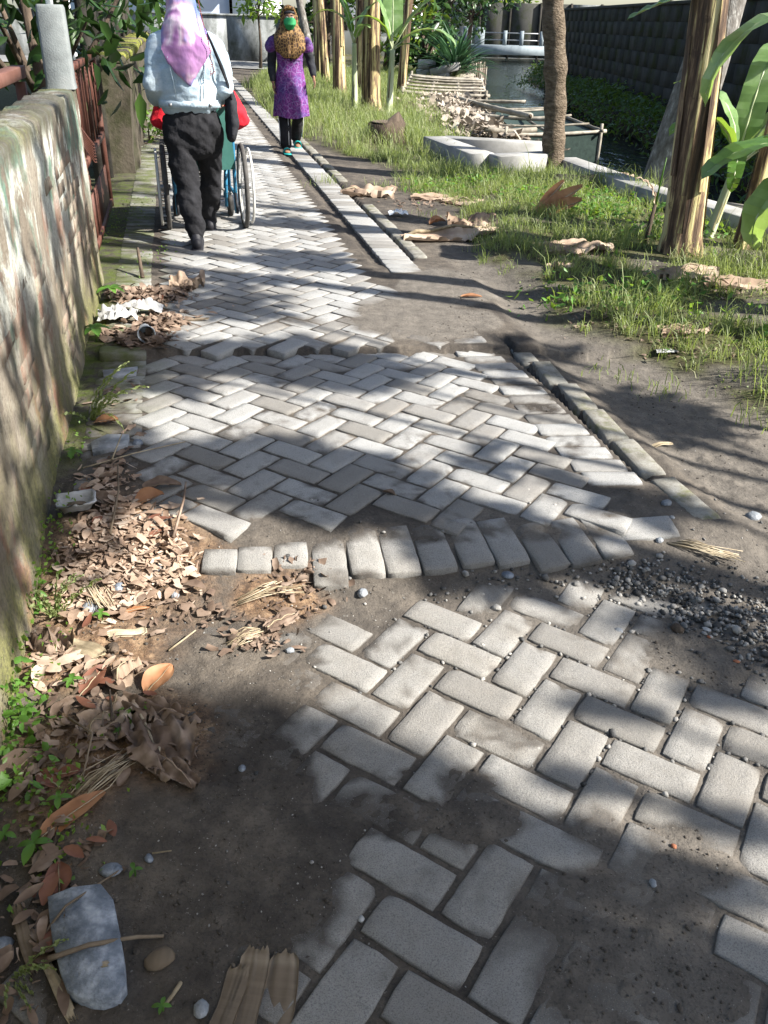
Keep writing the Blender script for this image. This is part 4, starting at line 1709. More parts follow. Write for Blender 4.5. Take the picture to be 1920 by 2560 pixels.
def banana_plant(label, loc, h, r0, lean, leaves, seed, group=None, mat='stem', dead=0, flaps=5):
    o = thing('banana_plant', label, 'banana plant', loc, 0, group)
    pseudostem(o, h, r0, r0 * .72, lean, seed, mat, flaps=flaps)
    r = random.Random(seed)
    for (az, L, W, ang, droop, tears, m) in leaves:
        add_banana_leaf(o, (lean[0], lean[1], h * .985), az, L, W, droop, tears, r.randint(0, 9999), m, base_angle=ang, petiole=L * .18, ribr=.011)
    for k in range(dead):        # withered leaves hanging down the stem
        az = r.uniform(0, 6.28)
        add_banana_leaf(o, (lean[0] * .9 + math.cos(az) * r0 * .7, lean[1] * .9 + math.sin(az) * r0 * .7, h * r.uniform(.8, .98)), az, r.uniform(.6, 1.0), .22, 2.0, .5,
                        r.randint(0, 9999), 'drybanana', 'drybanana' if False else 'stem', base_angle=.2, petiole=.06, name='dead_leaf', fold=.8)
    return o


def strap_plant(name, label, cat, loc, n, L, W, seed, mat, group=None, spread=1.0):
    r = np.random.RandomState(seed)
    o = thing(name, label, cat, loc, 0, group)
    V = []
    F = []
    for k in range(n):
        az = r.uniform(0, 2 * math.pi)
        el = r.uniform(.35, 1.5) ** spread
        l = L * r.uniform(.6, 1.1)
        x = z = 0
        a = el
        o0 = len(V)
        for i in range(6):
            u = i / 5
            w = W * .5 * (1 - u ** 2.2) + .002
            for sd, up in ((-1, .4), (0, 0), (1, .4)):
                px, py = x - math.sin(a) * up * w, sd * w
                V.append((px * math.cos(az) - py * math.sin(az), px * math.sin(az) + py * math.cos(az), z + math.cos(a) * up * w + .15))
            x += math.cos(a) * l / 5
            z += math.sin(a) * l / 5
            a -= r.uniform(.12, .3)
        for i in range(5):
            for j in range(2):
                F.append((o0 + 3 * i + j, o0 + 3 * i + j + 1, o0 + 3 * i + j + 4, o0 + 3 * i + j + 3))
    link('leaves', np_mesh('leaves', V, F), MT[mat], o)
    MB().tube([(0, 0, -.05), (0, 0, .35)], [.09, .06], 8).build('stem', MT['darkbark'], o, True)
    return o


# ---------------------------------------------------------------- grass
def grass_blades(P, H, W, r, bend=.6):
    n = len(P)
    a = r.uniform(0, 2 * np.pi, n)
    d = np.stack([np.cos(a), np.sin(a), np.zeros(n)], 1)
    b = r.uniform(0, 2 * np.pi, n)
    s = np.stack([np.cos(b), np.sin(b), np.zeros(n)], 1)
    H = H[:, None]
    W = W[:, None]
    k = (r.uniform(.15, 1, n) * bend)[:, None]
    up = np.array([[0, 0, 1.0]])
    m1 = P + up * H * .5 + d * H * k * .28
    m2 = P + up * H * (.86 - .25 * k) + d * H * k * .75
    tip = P + up * H * (1 - .5 * k) + d * H * k * 1.15
    V = np.stack([P - s * W * .5, P + s * W * .5, m1 - s * W * .5, m1 + s * W * .5, m2 - s * W * .32, m2 + s * W * .32, tip], 1).reshape(-1, 3)
    i = np.arange(n)[:, None] * 7
    F4 = np.concatenate([i + np.array([[0, 1, 3, 2]]), i + np.array([[2, 3, 5, 4]])])
    F3 = i + np.array([[4, 5, 6]])
    return V, [F4, F3]


def scatter(n, x0, x1, y0, y1, dens, r):
    x = r.uniform(x0, x1, n)
    y = r.uniform(y0, y1, n)
    k = r.uniform(0, 1, n) < dens(x, y)
    return x[k], y[k]


def clumped(x, y, per, sig, r):
    x = np.repeat(x, per) + r.normal(0, sig, len(x) * per)
    y = np.repeat(y, per) + r.normal(0, sig, len(y) * per)
    return x, y


r9 = np.random.RandomState(21)


def dens_near(x, y):
    g = ss(-.03, .12, grass_sd(x, y))
    n = ss(.42, .60, fbm(x, y, 2.2, 3, 55)) * ss(.34, .55, fbm(x, y, 6.5, 3, 58))
    far = ss(6.6, 8.0, y) * .5
    return g * np.clip(n * .95 + far * .4 + .05, 0, 1)


gx, gy = scatter(14000, -.6, 4.6, 2.8, 11.5, dens_near, r9)
gx, gy = clumped(gx, gy, 10, .022, r9)
P = np.stack([gx, gy, ground_z(gx, gy) - .004], 1)
H = r9.gamma(3.0, .024, len(gx)) * (.5 + fbm(gx, gy, 4.0, 2, 88)) + .016
V, F = grass_blades(P, H, r9.uniform(.0028, .0056, len(gx)), r9, .9)
o = link('short_grass', np_mesh('short_grass', V, F), MT['grassleaf'], None, 'stuff')
tag(o, 'short sunlit grass growing on the canal bank', 'grass')
# long soft grass of the far verge
dn = lambda x, y: ss(-.05, .2, grass_sd(x, y)) * (.35 + .65 * ss(.35, .6, fbm(x, y, 1.1, 3, 5)))
gx, gy = scatter(15000, -4.2, 2.6, 9.5, 30, dn, r9)
gx, gy = clumped(gx, gy, 6, .04, r9)
k = (ground_z(gx, gy) > -.2) & ~((gy > 12.7) & (gy < 26) & (gx > .75 - .035 * (gy - 13) + r9.normal(0, .12, len(gx))))
gx, gy = gx[k], gy[k]
P = np.stack([gx, gy, ground_z(gx, gy) - .01], 1)
H = (.10 + .26 * r9.beta(2, 2.2, len(gx))) * (.5 + .8 * fbm(gx, gy, .9, 2, 15)) * ss(9.2, 11.5, gy)
V, F = grass_blades(P, H + .03, r9.uniform(.004, .009, len(gx)), r9, .6)
o = link('verge_grass', np_mesh('verge_grass', V, F), MT['grassleaf'], None, 'stuff')
tag(o, 'long soft pale grass of the verge between lane and canal', 'grass')
# dry straw among it
gx, gy = scatter(11000, -3.5, 4.2, 3.5, 22, lambda x, y: dens_near(x, y) * .5 + .3 * dn(x, y), r9)
gx, gy = clumped(gx, gy, 3, .03, r9)
P = np.stack([gx, gy, ground_z(gx, gy) - .004], 1)
H = r9.uniform(.04, .12, len(gx)) + .2 * ss(9, 12, gy) * r9.uniform(.2, 1, len(gx))
V, F = grass_blades(P, H, r9.uniform(.002, .004, len(gx)), r9, 1.2)
o = link('dry_grass', np_mesh('dry_grass', V, F), MT['strawgrass'], None, 'stuff')
tag(o, 'thin dry straw stalks among the green grass', 'grass')
# taller tufts at the right edge and round the slab
V_, F_, off = [], [], 0
tuft_spots = [(1.95, 4.05, .24, 160), (2.35, 4.3, .28, 200), (2.2, 3.75, .2, 130), (2.7, 4.8, .3, 200), (1.75, 3.55, .12, 60), (2.0, 3.4, .14, 80), (.85, 9.4, .2, 200), (.55, 9.7, .22, 200), (.2, 9.1, .16, 120),
              (1.2, 9.0, .16, 120), (2.2, 9.2, .28, 120), (2.45, 8.7, .3, 120), (1.75, 8.9, .2, 120), (1.55, 6.6, .14, 90), (.95, 6.9, .14, 140), (1.1, 6.3, .12, 140),
              (2.35, 6.0, .2, 120), (2.75, 6.2, .25, 140), (2.9, 5.4, .25, 150), (1.35, 7.5, .16, 140), (-.65, 9.0, .12, 60), (.3, 7.6, .08, 30), (-.1, 8.9, .1, 40), (1.35, 3.9, .08, 40), (1.15, 4.15, .07, 30)]
for (x, y, h, n) in tuft_spots:
    n = int(n)
    px = x + r9.normal(0, .09, n)
    py = y + r9.normal(0, .09, n)
    P = np.stack([px, py, ground_z(px, py) - .005], 1)
    V, F = grass_blades(P, h * r9.uniform(.5, 1.15, n), r9.uniform(.003, .006, n), r9, .8)
    V_.append(V)
    F_.append([f + off for f in F])
    off += len(V)
me = np_mesh('tall_grass', np.concatenate(V_), [np.concatenate([f[0] for f in F_]), np.concatenate([f[1] for f in F_])])
o = link('tall_grass', me, MT['grassleaf'], None, 'stuff')
tag(o, 'taller green grass tufts on the bank and beside the slab', 'grass')

# creeping broad leaved weeds
wx, wy = [], []
for (x, y, rr, n) in ((1.75, 7.7, .35, 420), (1.95, 8.3, .3, 300), (1.3, 8.3, .3, 200), (2.15, 6.9, .3, 200), (.8, 9.2, .3, 260), (1.6, 5.2, .4, 160), (2.3, 4.6, .3, 200),
                      (1.15, 5.2, .3, 120), (2.6, 3.9, .3, 160), (.4, 8.9, .3, 120), (2.6, 7.3, .3, 200)):
    wx.append(x + r9.normal(0, rr * .6, n))
    wy.append(y + r9.normal(0, rr * .6, n))
wx = np.concatenate(wx)
wy = np.concatenate(wy)
P = np.stack([wx, wy, ground_z(wx, wy) + r9.uniform(.0, .10, len(wx))], 1)
V, F = leaf_cloud(P, .055, .5, r9)
o = link('creeping_weeds', np_mesh('creeping_weeds', V, F), MT['weed'], None, 'stuff')
tag(o, 'low broad leaved weeds creeping through the grass of the bank', 'weeds')
# green growth along the foot of the canal wall
n = 9000
wy = r9.uniform(9.5, 36, n)
wx = 5.42 - np.abs(r9.normal(0, .42, n)) * (.6 + .8 * fbm(wy, wy * 0, .35, 2, 3))
wz = -.45 + .42 * ss(4.5, 5.3, wx) + r9.uniform(-.05, .25, n) * fbm(wy, wx, 1.3, 2, 8) * 1.6
V, F = leaf_cloud(np.stack([wx, wy, wz], 1), .13, .35, r9)
o = link('wall_foot_weeds', np_mesh('wall_foot_weeds', V, F), MT['leaf'], None, 'stuff')
tag(o, 'dark green weeds and ferns hanging over the water at the foot of the canal wall', 'weeds')
# small weeds at the foot of the garden wall and in the near corner
wx, wy, wz = [], [], []
for (u, v, sx, sy, n, hh) in ((30, 1560, .05, .12, 260, .12), (70, 1320, .03, .12, 160, .10), (110, 1180, .02, .12, 110, .08), (15, 1720, .06, .08, 120, .05), (160, 980, .02, .1, 40, .06),
                              (250, 480, .10, .5, 300, .07), (330, 560, .06, .25, 70, .05), (100, 1700, .06, .06, 60, .03), (150, 1840, .05, .06, 50, .03), (280, 1560, .03, .02, 40, .02)):
    c = G(u, v)
    wx.append(c[0] + r9.normal(0, sx, n))
    wy.append(c[1] + r9.normal(0, sy, n))
    wz.append(r9.uniform(0, hh, n))
wx, wy, wz = map(np.concatenate, (wx, wy, wz))
V, F = leaf_cloud(np.stack([wx, wy, ground_z(wx, wy) + .004 + wz], 1), .016, .6, r9)
o = link('small_weeds', np_mesh('small_weeds', V, F), MT['brightleaf'], None, 'stuff')
tag(o, 'tiny bright green weeds along the foot of the plastered wall', 'weeds')
wx, wy, wz = [], [], []
for (u, v, sx, sy, n, hh) in ((20, 1540, .04, .08, 44, .09), (60, 1590, .05, .05, 24, .05), (15, 1690, .04, .05, 26, .05), (95, 1290, .03, .08, 16, .06), (30, 1440, .02, .06, 26, .10)):
    c = G(u, v)
    wx.append(c[0] + r9.normal(0, sx, n))
    wy.append(c[1] + r9.normal(0, sy, n))
    wz.append(r9.uniform(0, hh, n))
wx, wy, wz = map(np.concatenate, (wx, wy, wz))
V, F = leaf_cloud(np.stack([wx, wy, ground_z(wx, wy) + .004 + wz], 1), .032, .6, r9, six=True)
o = link('corner_weeds', np_mesh('corner_weeds', V, F), MT['weed'], None, 'stuff')
tag(o, 'broad leaved green weeds in the shade at the near foot of the plastered wall', 'weeds')
# fine matted growth between the blades
gx, gy = scatter(26000, -.4, 4.2, 3.0, 11, lambda x, y: ss(-.02, .2, grass_sd(x, y)) * ss(.40, .58, fbm(x, y, 3.1, 3, 155)), r9)
V, F = leaf_cloud(np.stack([gx, gy, ground_z(gx, gy) + r9.uniform(.0, .02, len(gx))], 1), .022, .5, r9)
o = link('ground_cover', np_mesh('ground_cover', V, F), MT['grassleaf'], None, 'stuff')
tag(o, 'fine matted green growth between the grass blades of the bank', 'ground cover')
# ---------------------------------------------------------------- plants, one by one
def at(x, y):
    return (x, y, gz(x, y) - .02)


BG = 'banana plants along the canal'
banana_plant('thick banana plant with straw yellow stem near the right border, nearest of all', at(2.10, 6.40), 2.35, .138, (-.16, .0),
             [(rad(178), 1.05, .26, .05, 1.75, .04, 'bananaleaf'), (rad(60), 1.2, .35, 1.2, 1.0, .2, 'bananaleaf'),
              (rad(-20), 1.1, .35, 1.0, 1.4, .2, 'bananaleaf')], 3, BG, flaps=9)
_p = [o for o in bpy.data.objects if o.get('category') == 'banana plant'][0]
add_banana_leaf(_p, (-.10, 0, 1.66), rad(180), .50, .19, .25, .0, 77, 'bananaleaf', base_angle=-.20, petiole=.05, ribr=.008)
# plants just outside on the right whose leaves reach in
banana_plant('banana plant at the right border with one leaf arching high into view', at(2.98, 5.85), 1.35, .09, (.0, .05),
             [(rad(178), 1.22, .38, .55, 1.75, .03, 'palebanana'), (rad(200), .85, .30, .5, 2.0, .03, 'palebanana'),
              (rad(-40), 1.0, .3, 1.1, 1.3, .2, 'bananaleaf')], 8, BG, 'youngstem', flaps=2)
banana_plant('low banana plant at the right border with broad green leaves drooping into view', at(2.78, 5.45), .66, .06, (.0, .0),
             [(rad(181), .92, .36, .60, 1.2, .0, 'bananaleaf'), (rad(192), .82, .32, .35, 1.9, .0, 'palebanana'), (rad(160), .7, .22, .9, 1.4, .0, 'bananaleaf'),
              (rad(-50), .8, .24, 1.0, 1.3, .1, 'bananaleaf')], 9, BG, 'youngstem', flaps=1)
yb = banana_plant('young banana plant with pale upright leaves right of the thick yellow banana stem', at(2.50, 7.0), .55, .042, (.10, .0),
                  [(rad(140), .80, .20, 1.35, 1.3, 0, 'palebanana'), (rad(60), .95, .22, 1.25, .7, 0, 'palebanana'), (rad(10), 1.0, .22, 1.05, 1.0, 0, 'palebanana'),
                   (rad(195), .72, .17, 1.15, 1.7, .05, 'bananaleaf'), (rad(330), .8, .18, .8, 1.3, .1, 'palebanana'), (rad(250), .55, .12, .6, 1.8, .5, 'bananaleaf')], 12, BG, 'youngstem', flaps=3)
banana_plant('slender brown banana stem leaning at the right border behind the broad leaves', at(2.62, 6.63), 1.5, .062, (.10, .05),
             [(rad(30), 1.0, .3, 1.0, 1.4, .2, 'bananaleaf'), (rad(140), .9, .26, 1.0, 1.6, .1, 'bananaleaf')], 15, BG, flaps=6)
# clump further along
far = [('thick streaked banana plant in the middle of the far clump behind two pale young ones', -.42, 17.0, 3.0, .165, (-.02, 0), 4, 2, 31),
       ('tall banana plant with pale peeling stem nearest the lane in the far clump', -1.14, 19.6, 3.2, .135, (-.10, 0), 4, 2, 32),
       ('dark thin banana stem left behind the pale peeling one', -1.62, 22.4, 3.0, .10, (-.2, .1), 3, 2, 33),
       ('dark banana stem with yellow sheath between the two thick far ones', -.80, 20.8, 3.1, .11, (.05, .1), 3, 2, 34),
       ('brown banana stem with hanging withered leaves at the right of the far clump', .12, 20.5, 2.6, .10, (.18, 0), 3, 4, 35),
       ('farthest banana stem of the clump, beside the grey trunk by the lane', -2.0, 25.5, 3.0, .12, (-.1, 0), 4, 2, 36)]
rr = random.Random(44)
for (lb, x, y, h, r0, lean, nl, dead, sd) in far:
    lv = []
    for k in range(nl):
        lv.append((rr.uniform(0, 6.28), rr.uniform(1.1, 1.7), rr.uniform(.35, .5), rr.uniform(.9, 1.35), rr.uniform(1.0, 1.8), .3, 'bananaleaf'))
    banana_plant(lb, at(x, y), h, r0, lean, lv, sd, BG, dead=dead, flaps=6)
banana_plant('slim pale young banana plant, left one of two before the far clump', at(-.70, 16.7), 1.05, .055, (-.02, 0),
             [(rad(175), 1.0, .2, 1.25, 2.0, 0, 'bananaleaf'), (rad(150), .9, .2, 1.35, .6, 0, 'bananaleaf'), (rad(30), .8, .16, 1.3, .8, 0, 'palebanana'), (rad(300), .6, .14, 1.0, 1.2, 0, 'palebanana')],
             51, BG, 'youngstem', flaps=4)
banana_plant('young banana plant with big whitish leaves, right one of two before the far clump', at(-.10, 16.4), 1.0, .06, (.04, 0),
             [(rad(95), 1.2, .34, 1.45, .4, 0, 'palebanana'), (rad(150), 1.1, .3, 1.4, .8, 0, 'palebanana'), (rad(10), 1.5, .36, 1.05, 1.0, .05, 'bananaleaf'), (rad(-20), 1.1, .26, .7, 1.3, .05, 'palebanana'),
              (rad(200), .9, .2, 1.2, 1.6, 0, 'bananaleaf'), (rad(330), .5, .12, .5, 1.0, 0, 'bananaleaf')], 52, BG, 'youngstem', flaps=4)

# ringed trunk by the slab
pt = thing('papaya_tree', 'slim tree with ringed brown bark standing behind the concrete slab corner', 'tree', at(1.78, 10.32))
P = []
R_ = []
for i in range(64):
    u = i / 63
    z = u * 4.6
    P.append((-.16 * min(1, z / 1.6) - .10 * max(0, z - 1.6) * .2 + .035 * math.sin(z * 2.2) + .05 * max(0, .35 - z), 0.02 * math.sin(z * 3), z))
    R_.append((.118 - .022 * u) * (1 + .35 * max(0, .25 - z) * 2) + (.017 * random.uniform(.3, 1.1) if (i * 7 + (i // 5)) % 4 == 0 else 0) + random.uniform(-.004, .005))
MB().tube(P, R_, 14, wob=.035).build('trunk', MT['bark'], pt, True)
rg = np.random.RandomState(5)
cl = [(.25 * math.cos(a) - .3, .25 * math.sin(a), 4.9, .7, .7, .35, 60) for a in (0, 1.5, 3, 4.5)]
V, F = leaf_cloud(clump_points(cl, rg), .3, .6, rg)
link('crown', np_mesh('crown', V, F), MT['leaf'], pt)

gt_ = thing('grey_tree', 'stout grey tree with lichen spotted bark behind the yellow banana stem', 'tree', at(2.66, 9.0))
MB().tube([(0, 0, 0), (.02, 0, .12), (.08, 0, .6), (.20, 0, 1.4), (.36, .1, 2.6), (.5, .1, 5.2)], [.31, .265, .235, .205, .19, .13], 16, wob=.03).build('trunk', MT['greybark'], gt_, True)
cl = [(.6 * math.cos(a) + .4, .8 * math.sin(a), 5.6 + .3 * math.sin(a * 3), .9, .9, .6, 120) for a in (0.2, 1.5, 3, 4.5)]
V, F = leaf_cloud(clump_points(cl, rg), .16, .5, rg)
link('crown', np_mesh('crown', V, F), MT['leaf'], gt_)

st_ = thing('tree_stump', 'low mossy tree stump sitting in the long verge grass', 'stump', at(-.10, 12.3))
MB().tube([(0, 0, 0), (0, 0, .12), (.01, 0, .25), (.0, 0, .262)], [.29, .25, .245, .2], 14, wob=.09).build('trunk', MT['darkbark'], st_)
MB().tube([(0, 0, .26), (0, 0, .272)], [.22, .18], 12, wob=.05).build('cut_face', MT['bark'], st_)

sp = thing('banana_sucker', 'small withered banana shoot with two curled leaves left of the thick banana stem', 'plant', at(1.90, 6.62))
MB().tube([(0, 0, 0), (.01, 0, .12), (.03, 0, .30)], [.022, .02, .012], 8).build('stem', MT['darkbark'], sp, True)
add_banana_leaf(sp, (.03, 0, .27), rad(150), .28, .05, 1.2, 0, 3, 'drybanana', 'darkbark', base_angle=1.5, petiole=.02, ribr=.004)
add_banana_leaf(sp, (.03, 0, .2), rad(20), .26, .05, 1.6, 0, 4, 'weed', 'darkbark', base_angle=1.2, petiole=.02, ribr=.004)
MB().tube([(.03, 0, .28), (.05, .02, .5), (.06, .02, .62)], [.008, .006, .004], 6).build('stem', MT['weed'], sp, True)

strap_plant('strap_leaf_plant', 'dark spiky strap leaved plant by the canal in front of the footbridge', 'plant', at(1.62, 26.5), 120, 1.7, .085, 5, 'pandan')
strap_plant('strap_leaf_plant', 'smaller strap leaved plant at the water edge below the spiky one', 'plant', at(2.0, 28.5), 60, 1.1, .06, 6, 'pandan')

tree('sapling', 'thin sapling with bright leaves at the end of the verge by the crossing', 'tree', at(-4.0, 28.6), [(0, 0, 0), (.03, 0, .7), (.0, 0, 1.4), (.02, 0, 2.0)],
     [(0, 0, 1.75, .5, .5, .35, 130), (-.35, 0, 1.55, .4, .4, .25, 70), (.4, .1, 1.6, .4, .4, .25, 70), (.1, 0, 2.3, .5, .5, .4, 90)], 'brightleaf', .24, .4, 71, 'darkbark', .045)
tree('grey_trunk_tree', 'tree with pale grey trunk beside the far banana stems', 'tree', at(-2.45, 27.0), [(0, 0, -.1), (.0, 0, .8), (-.25, 0, 2.0), (-.3, 0, 4.5)],
     [(-.3, 0, 4.2, 1.6, 1.4, .9, 500), (.8, .4, 4.6, 1.2, 1.2, .8, 300), (-1.4, 0, 3.7, .9, .9, .7, 200)], 'leaf', .22, .45, 72, 'greybark', .15)
bt = [('broad bright green tree behind the banana stems, left of the other background trees', -1.0, 34, 'leaf', 2.3, 3.6, 900),
      ('dark green bushy tree behind the right part of the far banana clump', 1.2, 36, 'darkleaf', 2.4, 3.4, 900),
      ('light green bush in front of the dark background trees by the canal', 1.1, 31, 'brightleaf', 1.2, 1.2, 500),
      ('dark tree with hanging branches behind the spiky plant', 3.2, 44, 'darkleaf', 2.6, 3.8, 900),
      ('yellow green tree rising behind the back wall', 7.2, 71, 'brightleaf', 3.6, 6.0, 900),
      ('deep green tree over the left end of the footbridge', 4.4, 68, 'leaf', 3.4, 5.2, 900)]
bt += [('dark green tree directly behind the left part of the banana clump', -2.2, 30.2, 'darkleaf', 1.5, 3.0, 800),
       ('leafy dark tree behind the middle of the banana clump', -.3, 29.5, 'leaf', 1.6, 2.6, 900),
       ('low dark bush between the banana clump and the spiky plant', .75, 28.0, 'darkleaf', .9, 1.1, 500),
       ('tall dark tree beyond the back wall, right of the footbridge', 9.5, 76, 'darkleaf', 4.2, 8.0, 1300),
       ('tall dark tree beyond the back wall, behind the footbridge', 5.0, 78, 'darkleaf', 4.2, 7.5, 1300),
       ('tall dark tree beyond the back wall, far left one', .5, 74, 'leaf', 4.0, 7.0, 1200)]
for k, (lb, x, y, m, rx, zc, n) in enumerate(bt):
    r5 = random.Random(80 + k)
    cl = [(r5.uniform(-rx, rx) * .8, r5.uniform(-.8, .8), zc * r5.uniform(.35, 1.25), rx * r5.uniform(.3, .5), rx * .4, rx * r5.uniform(.25, .42), n // 7) for q in range(9)]
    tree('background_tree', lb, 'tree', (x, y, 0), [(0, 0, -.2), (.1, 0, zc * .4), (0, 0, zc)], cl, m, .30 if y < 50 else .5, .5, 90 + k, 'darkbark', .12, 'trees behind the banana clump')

# shaded garden behind the plastered wall
gd = [('dark broad leaved tree hanging over the wall right of the concrete post', -2.95, 7.7, 2.0, 900, 'darkleaf'), ('dense dark tree in the garden left of the concrete post', -3.5, 6.4, 2.2, 1100, 'darkleaf'),
      ('garden tree with sunlit leaves behind the wire fence', -4.6, 8.8, 2.6, 900, 'leaf'), ('deep shaded tree at the back of the garden', -6.4, 11.5, 3.4, 1100, 'darkleaf'),
      ('dark tree towering over the rubble wall', -4.9, 13.5, 3.0, 900, 'darkleaf')]
for k, (lb, x, y, zc, n, m) in enumerate(gd):
    r5 = random.Random(140 + k)
    cl = [(r5.uniform(-1, 1) * .9, r5.uniform(-1, 1), zc * r5.uniform(.5, 1.3) + .15, r5.uniform(.5, .8), r5.uniform(.5, .8), r5.uniform(.35, .6), n // 9) for q in range(11)]
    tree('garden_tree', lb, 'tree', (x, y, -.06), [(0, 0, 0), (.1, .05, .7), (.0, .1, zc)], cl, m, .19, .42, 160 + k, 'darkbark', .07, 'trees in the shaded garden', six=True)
for k, (x, y, lb) in enumerate(((-3.35, 5.95, 'yellow bamboo stem in the shaded garden, near the left border'),)):
    o = thing('bamboo_plant', lb, 'bamboo', (x, y, -.05))
    P = [(.0 + .03 * i * .1, 0, i * .16) for i in range(20)]
    MB().tube(P, [.055 if i % 2 else .060 for i in range(20)], 10).build('culm', MT['bambooyellow'], o, True)
    add_banana_leaf(o, (.05, 0, .9), rad(40), .5, .06, 1.0, 0, 9, 'weed', 'weed', base_angle=.8, petiole=.02, ribr=.003)
r5 = np.random.RandomState(3)
cl = [(-9 + 1.0 * k, 15.5 + (k % 3) * .8, 1.2 + (k % 4) * .7, 1.1, .9, 1.1, 330) for k in range(5)] + [(-8.5, 8 + k * 1.2, 1.0 + (k % 3) * .9, 1.0, 1.0, 1.2, 330) for k in range(6)]
V, F = leaf_cloud(clump_points(cl, r5), .22, .45, r5)
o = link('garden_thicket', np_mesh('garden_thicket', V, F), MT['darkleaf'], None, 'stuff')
tag(o, 'dark thicket closing the shaded garden at the back', 'thicket')
tree('bush', 'bright green bush spilling over the far end of the rubble wall', 'bush', at(-4.6, 20.5), [(0, 0, 0), (0, 0, .6), (.05, 0, 1.2)],
     [(0, 0, 1.0, .55, .7, .6, 260), (.2, -.4, .6, .4, .5, .4, 150), (-.3, .4, 1.5, .5, .6, .5, 200)], 'leaf', .16, .5, 171, 'darkbark', .05)
cs = [(-3.0, 11.4), (-3.35, 13.0), (-3.8, 15.2)]
for k, (x, y) in enumerate(cs):
    tree('wall_foot_plant', 'small green plant growing at the foot of the rubble wall, %s' % ('nearest to the gate', 'middle one of three', 'farthest one')[k], 'plant', at(x, y), [(0, 0, 0), (0, 0, .14), (0, 0, .2)],
         [(0, 0, .17, .16, .2, .13, 60)], 'brightleaf', .08, .5, 180 + k, 'darkbark', .012, 'plants at the foot of the rubble wall', limbs=False)

# seedlings in the near corner
def seedling(label, u, v, n, L, seed, mat='weed', h=.03):
    p = G(u, v)
    r = np.random.RandomState(seed)
    o = thing('seedling', label, 'seedling', (p[0], p[1], gz(p[0], p[1])), 0, 'seedlings in the near left corner')
    MB().tube([(0, 0, -.01), (.002, 0, h)], [.002, .0018], 5).build('stem', MT[mat], o)
    for k in range(n):
        az = 2 * math.pi * k / n + r.uniform(-.3, .3)
        l = L * r.uniform(.75, 1.1)
        w = l * .48
        P = []
        for i in range(6):
            q = i / 5
            wd = w * .5 * math.sin(math.pi * min(1, q * .96 + .04)) ** .8
            z = h + l * (.28 * q - .45 * q * q)
            for sd, up in ((-1, .25), (0, 0), (1, .25)):
                x_, y_ = l * q, sd * wd
                P.append((x_ * math.cos(az) - y_ * math.sin(az), x_ * math.sin(az) + y_ * math.cos(az), z + up * wd))
        F = [(3 * i + j, 3 * i + j + 1, 3 * i + j + 4, 3 * i + j + 3) for i in range(5) for j in range(2)]
        link('leaf', np_mesh('leaf', P, F, True), MT[mat], o)
    return o


for k, (lb, u, v, n, L, h) in enumerate((
        ('seedling with four fresh green leaves left of the long red brown leaf', 78, 1842, 4, .045, .03), ('tiny seedling at the left border above the fresh four leaved one', 12, 1810, 4, .028, .02),
        ('small seedling beside the pile of pale litter and white stone', 222, 1345, 4, .03, .03), ('seedling with three leaves beside the flat blue grey stone chip', 292, 1893, 3, .022, .02),
        ('round leaved seedling beside the crumpled leaf by the wall', 262, 1590, 5, .02, .015), ('clover like seedling in the shade between the dead leaves', 160, 1490, 4, .03, .03),
        ('second clover like seedling left in the shade by the wall', 60, 1560, 5, .035, .035), ('seedling at the bottom below the flat slab stone', 352, 2185, 4, .02, .015),
        ('leafy seedling at the foot of the wall beside the paper litter', 240, 650, 6, .09, .08), ('dark seedling at the foot of the wall below the paper litter', 208, 735, 6, .09, .07),
        ('green seedling rooted in the plaster of the wall', 158, 985, 4, .05, .03), ('small seedling among weeds above the slab stone', 130, 1740, 4, .03, .02))):
    seedling(lb, u, v, n, L, 200 + k, 'weed', h)
# a long bladed grass tuft at the foot of the wall
o = thing('grass_tuft', 'long bladed grass tuft growing at the foot of the plastered wall', 'grass tuft', at(*G(195, 905)[:2]))
for k in range(11):
    az = rr.uniform(-2.2, 1.2)
    add_banana_leaf(o, (0, 0, 0), az, rr.uniform(.16, .34), .007, rr.uniform(.4, 1.5), 0, k, 'grassleaf', 'grassleaf', base_angle=rr.uniform(.9, 1.45), petiole=.01, ribr=.001, name='blade')
o = thing('grass_tuft', 'grass tuft rising from the dry litter beside the wall, below the white tray', 'grass tuft', at(*G(120, 1330)[:2]))
for k in range(10):
    az = rr.uniform(0, 6.28)
    add_banana_leaf(o, (0, 0, 0), az, rr.uniform(.10, .22), .006, rr.uniform(.3, 1.0), 0, k + 50, 'grassleaf', 'grassleaf', base_angle=rr.uniform(1.0, 1.5), petiole=.01, ribr=.001, name='blade')
o = thing('grass_tuft', 'thin arching grass tuft in the shaded lower left corner', 'grass tuft', at(*G(20, 2110)[:2]))
for k in range(9):
    az = rr.uniform(-1.2, 1.2)
    add_banana_leaf(o, (0, 0, 0), az, rr.uniform(.06, .13), .005, rr.uniform(.6, 1.5), 0, k + 80, 'grassleaf', 'grassleaf', base_angle=rr.uniform(.7, 1.3), petiole=.01, ribr=.001, name='blade')

# ---------------------------------------------------------------- trees beside and behind the camera: they throw the shade
def crown_over(spots, hmin, hmax, seed):
    """leaf clumps of a crown; spots are the places of the ground they shade (u, v, half width, half depth, count)"""
    r = random.Random(seed)
    out = []
    for (u, v, ru, rv, n) in spots:
        c = G(u, v)
        e = G(u + ru, v)
        f = G(u, v - rv)
        g = G(u, v + rv)
        h = r.uniform(hmin, hmax)
        k = h / SUNV.z
        out.append((c[0] + SUNV.x * k, c[1] + SUNV.y * k, c[2] + h, abs(e[0] - c[0]) * .62, abs(f[1] - g[1]) * .5, min(.16, .04 + abs(f[1] - g[1])) + .1 * abs(e[0] - c[0]), n))
    return out


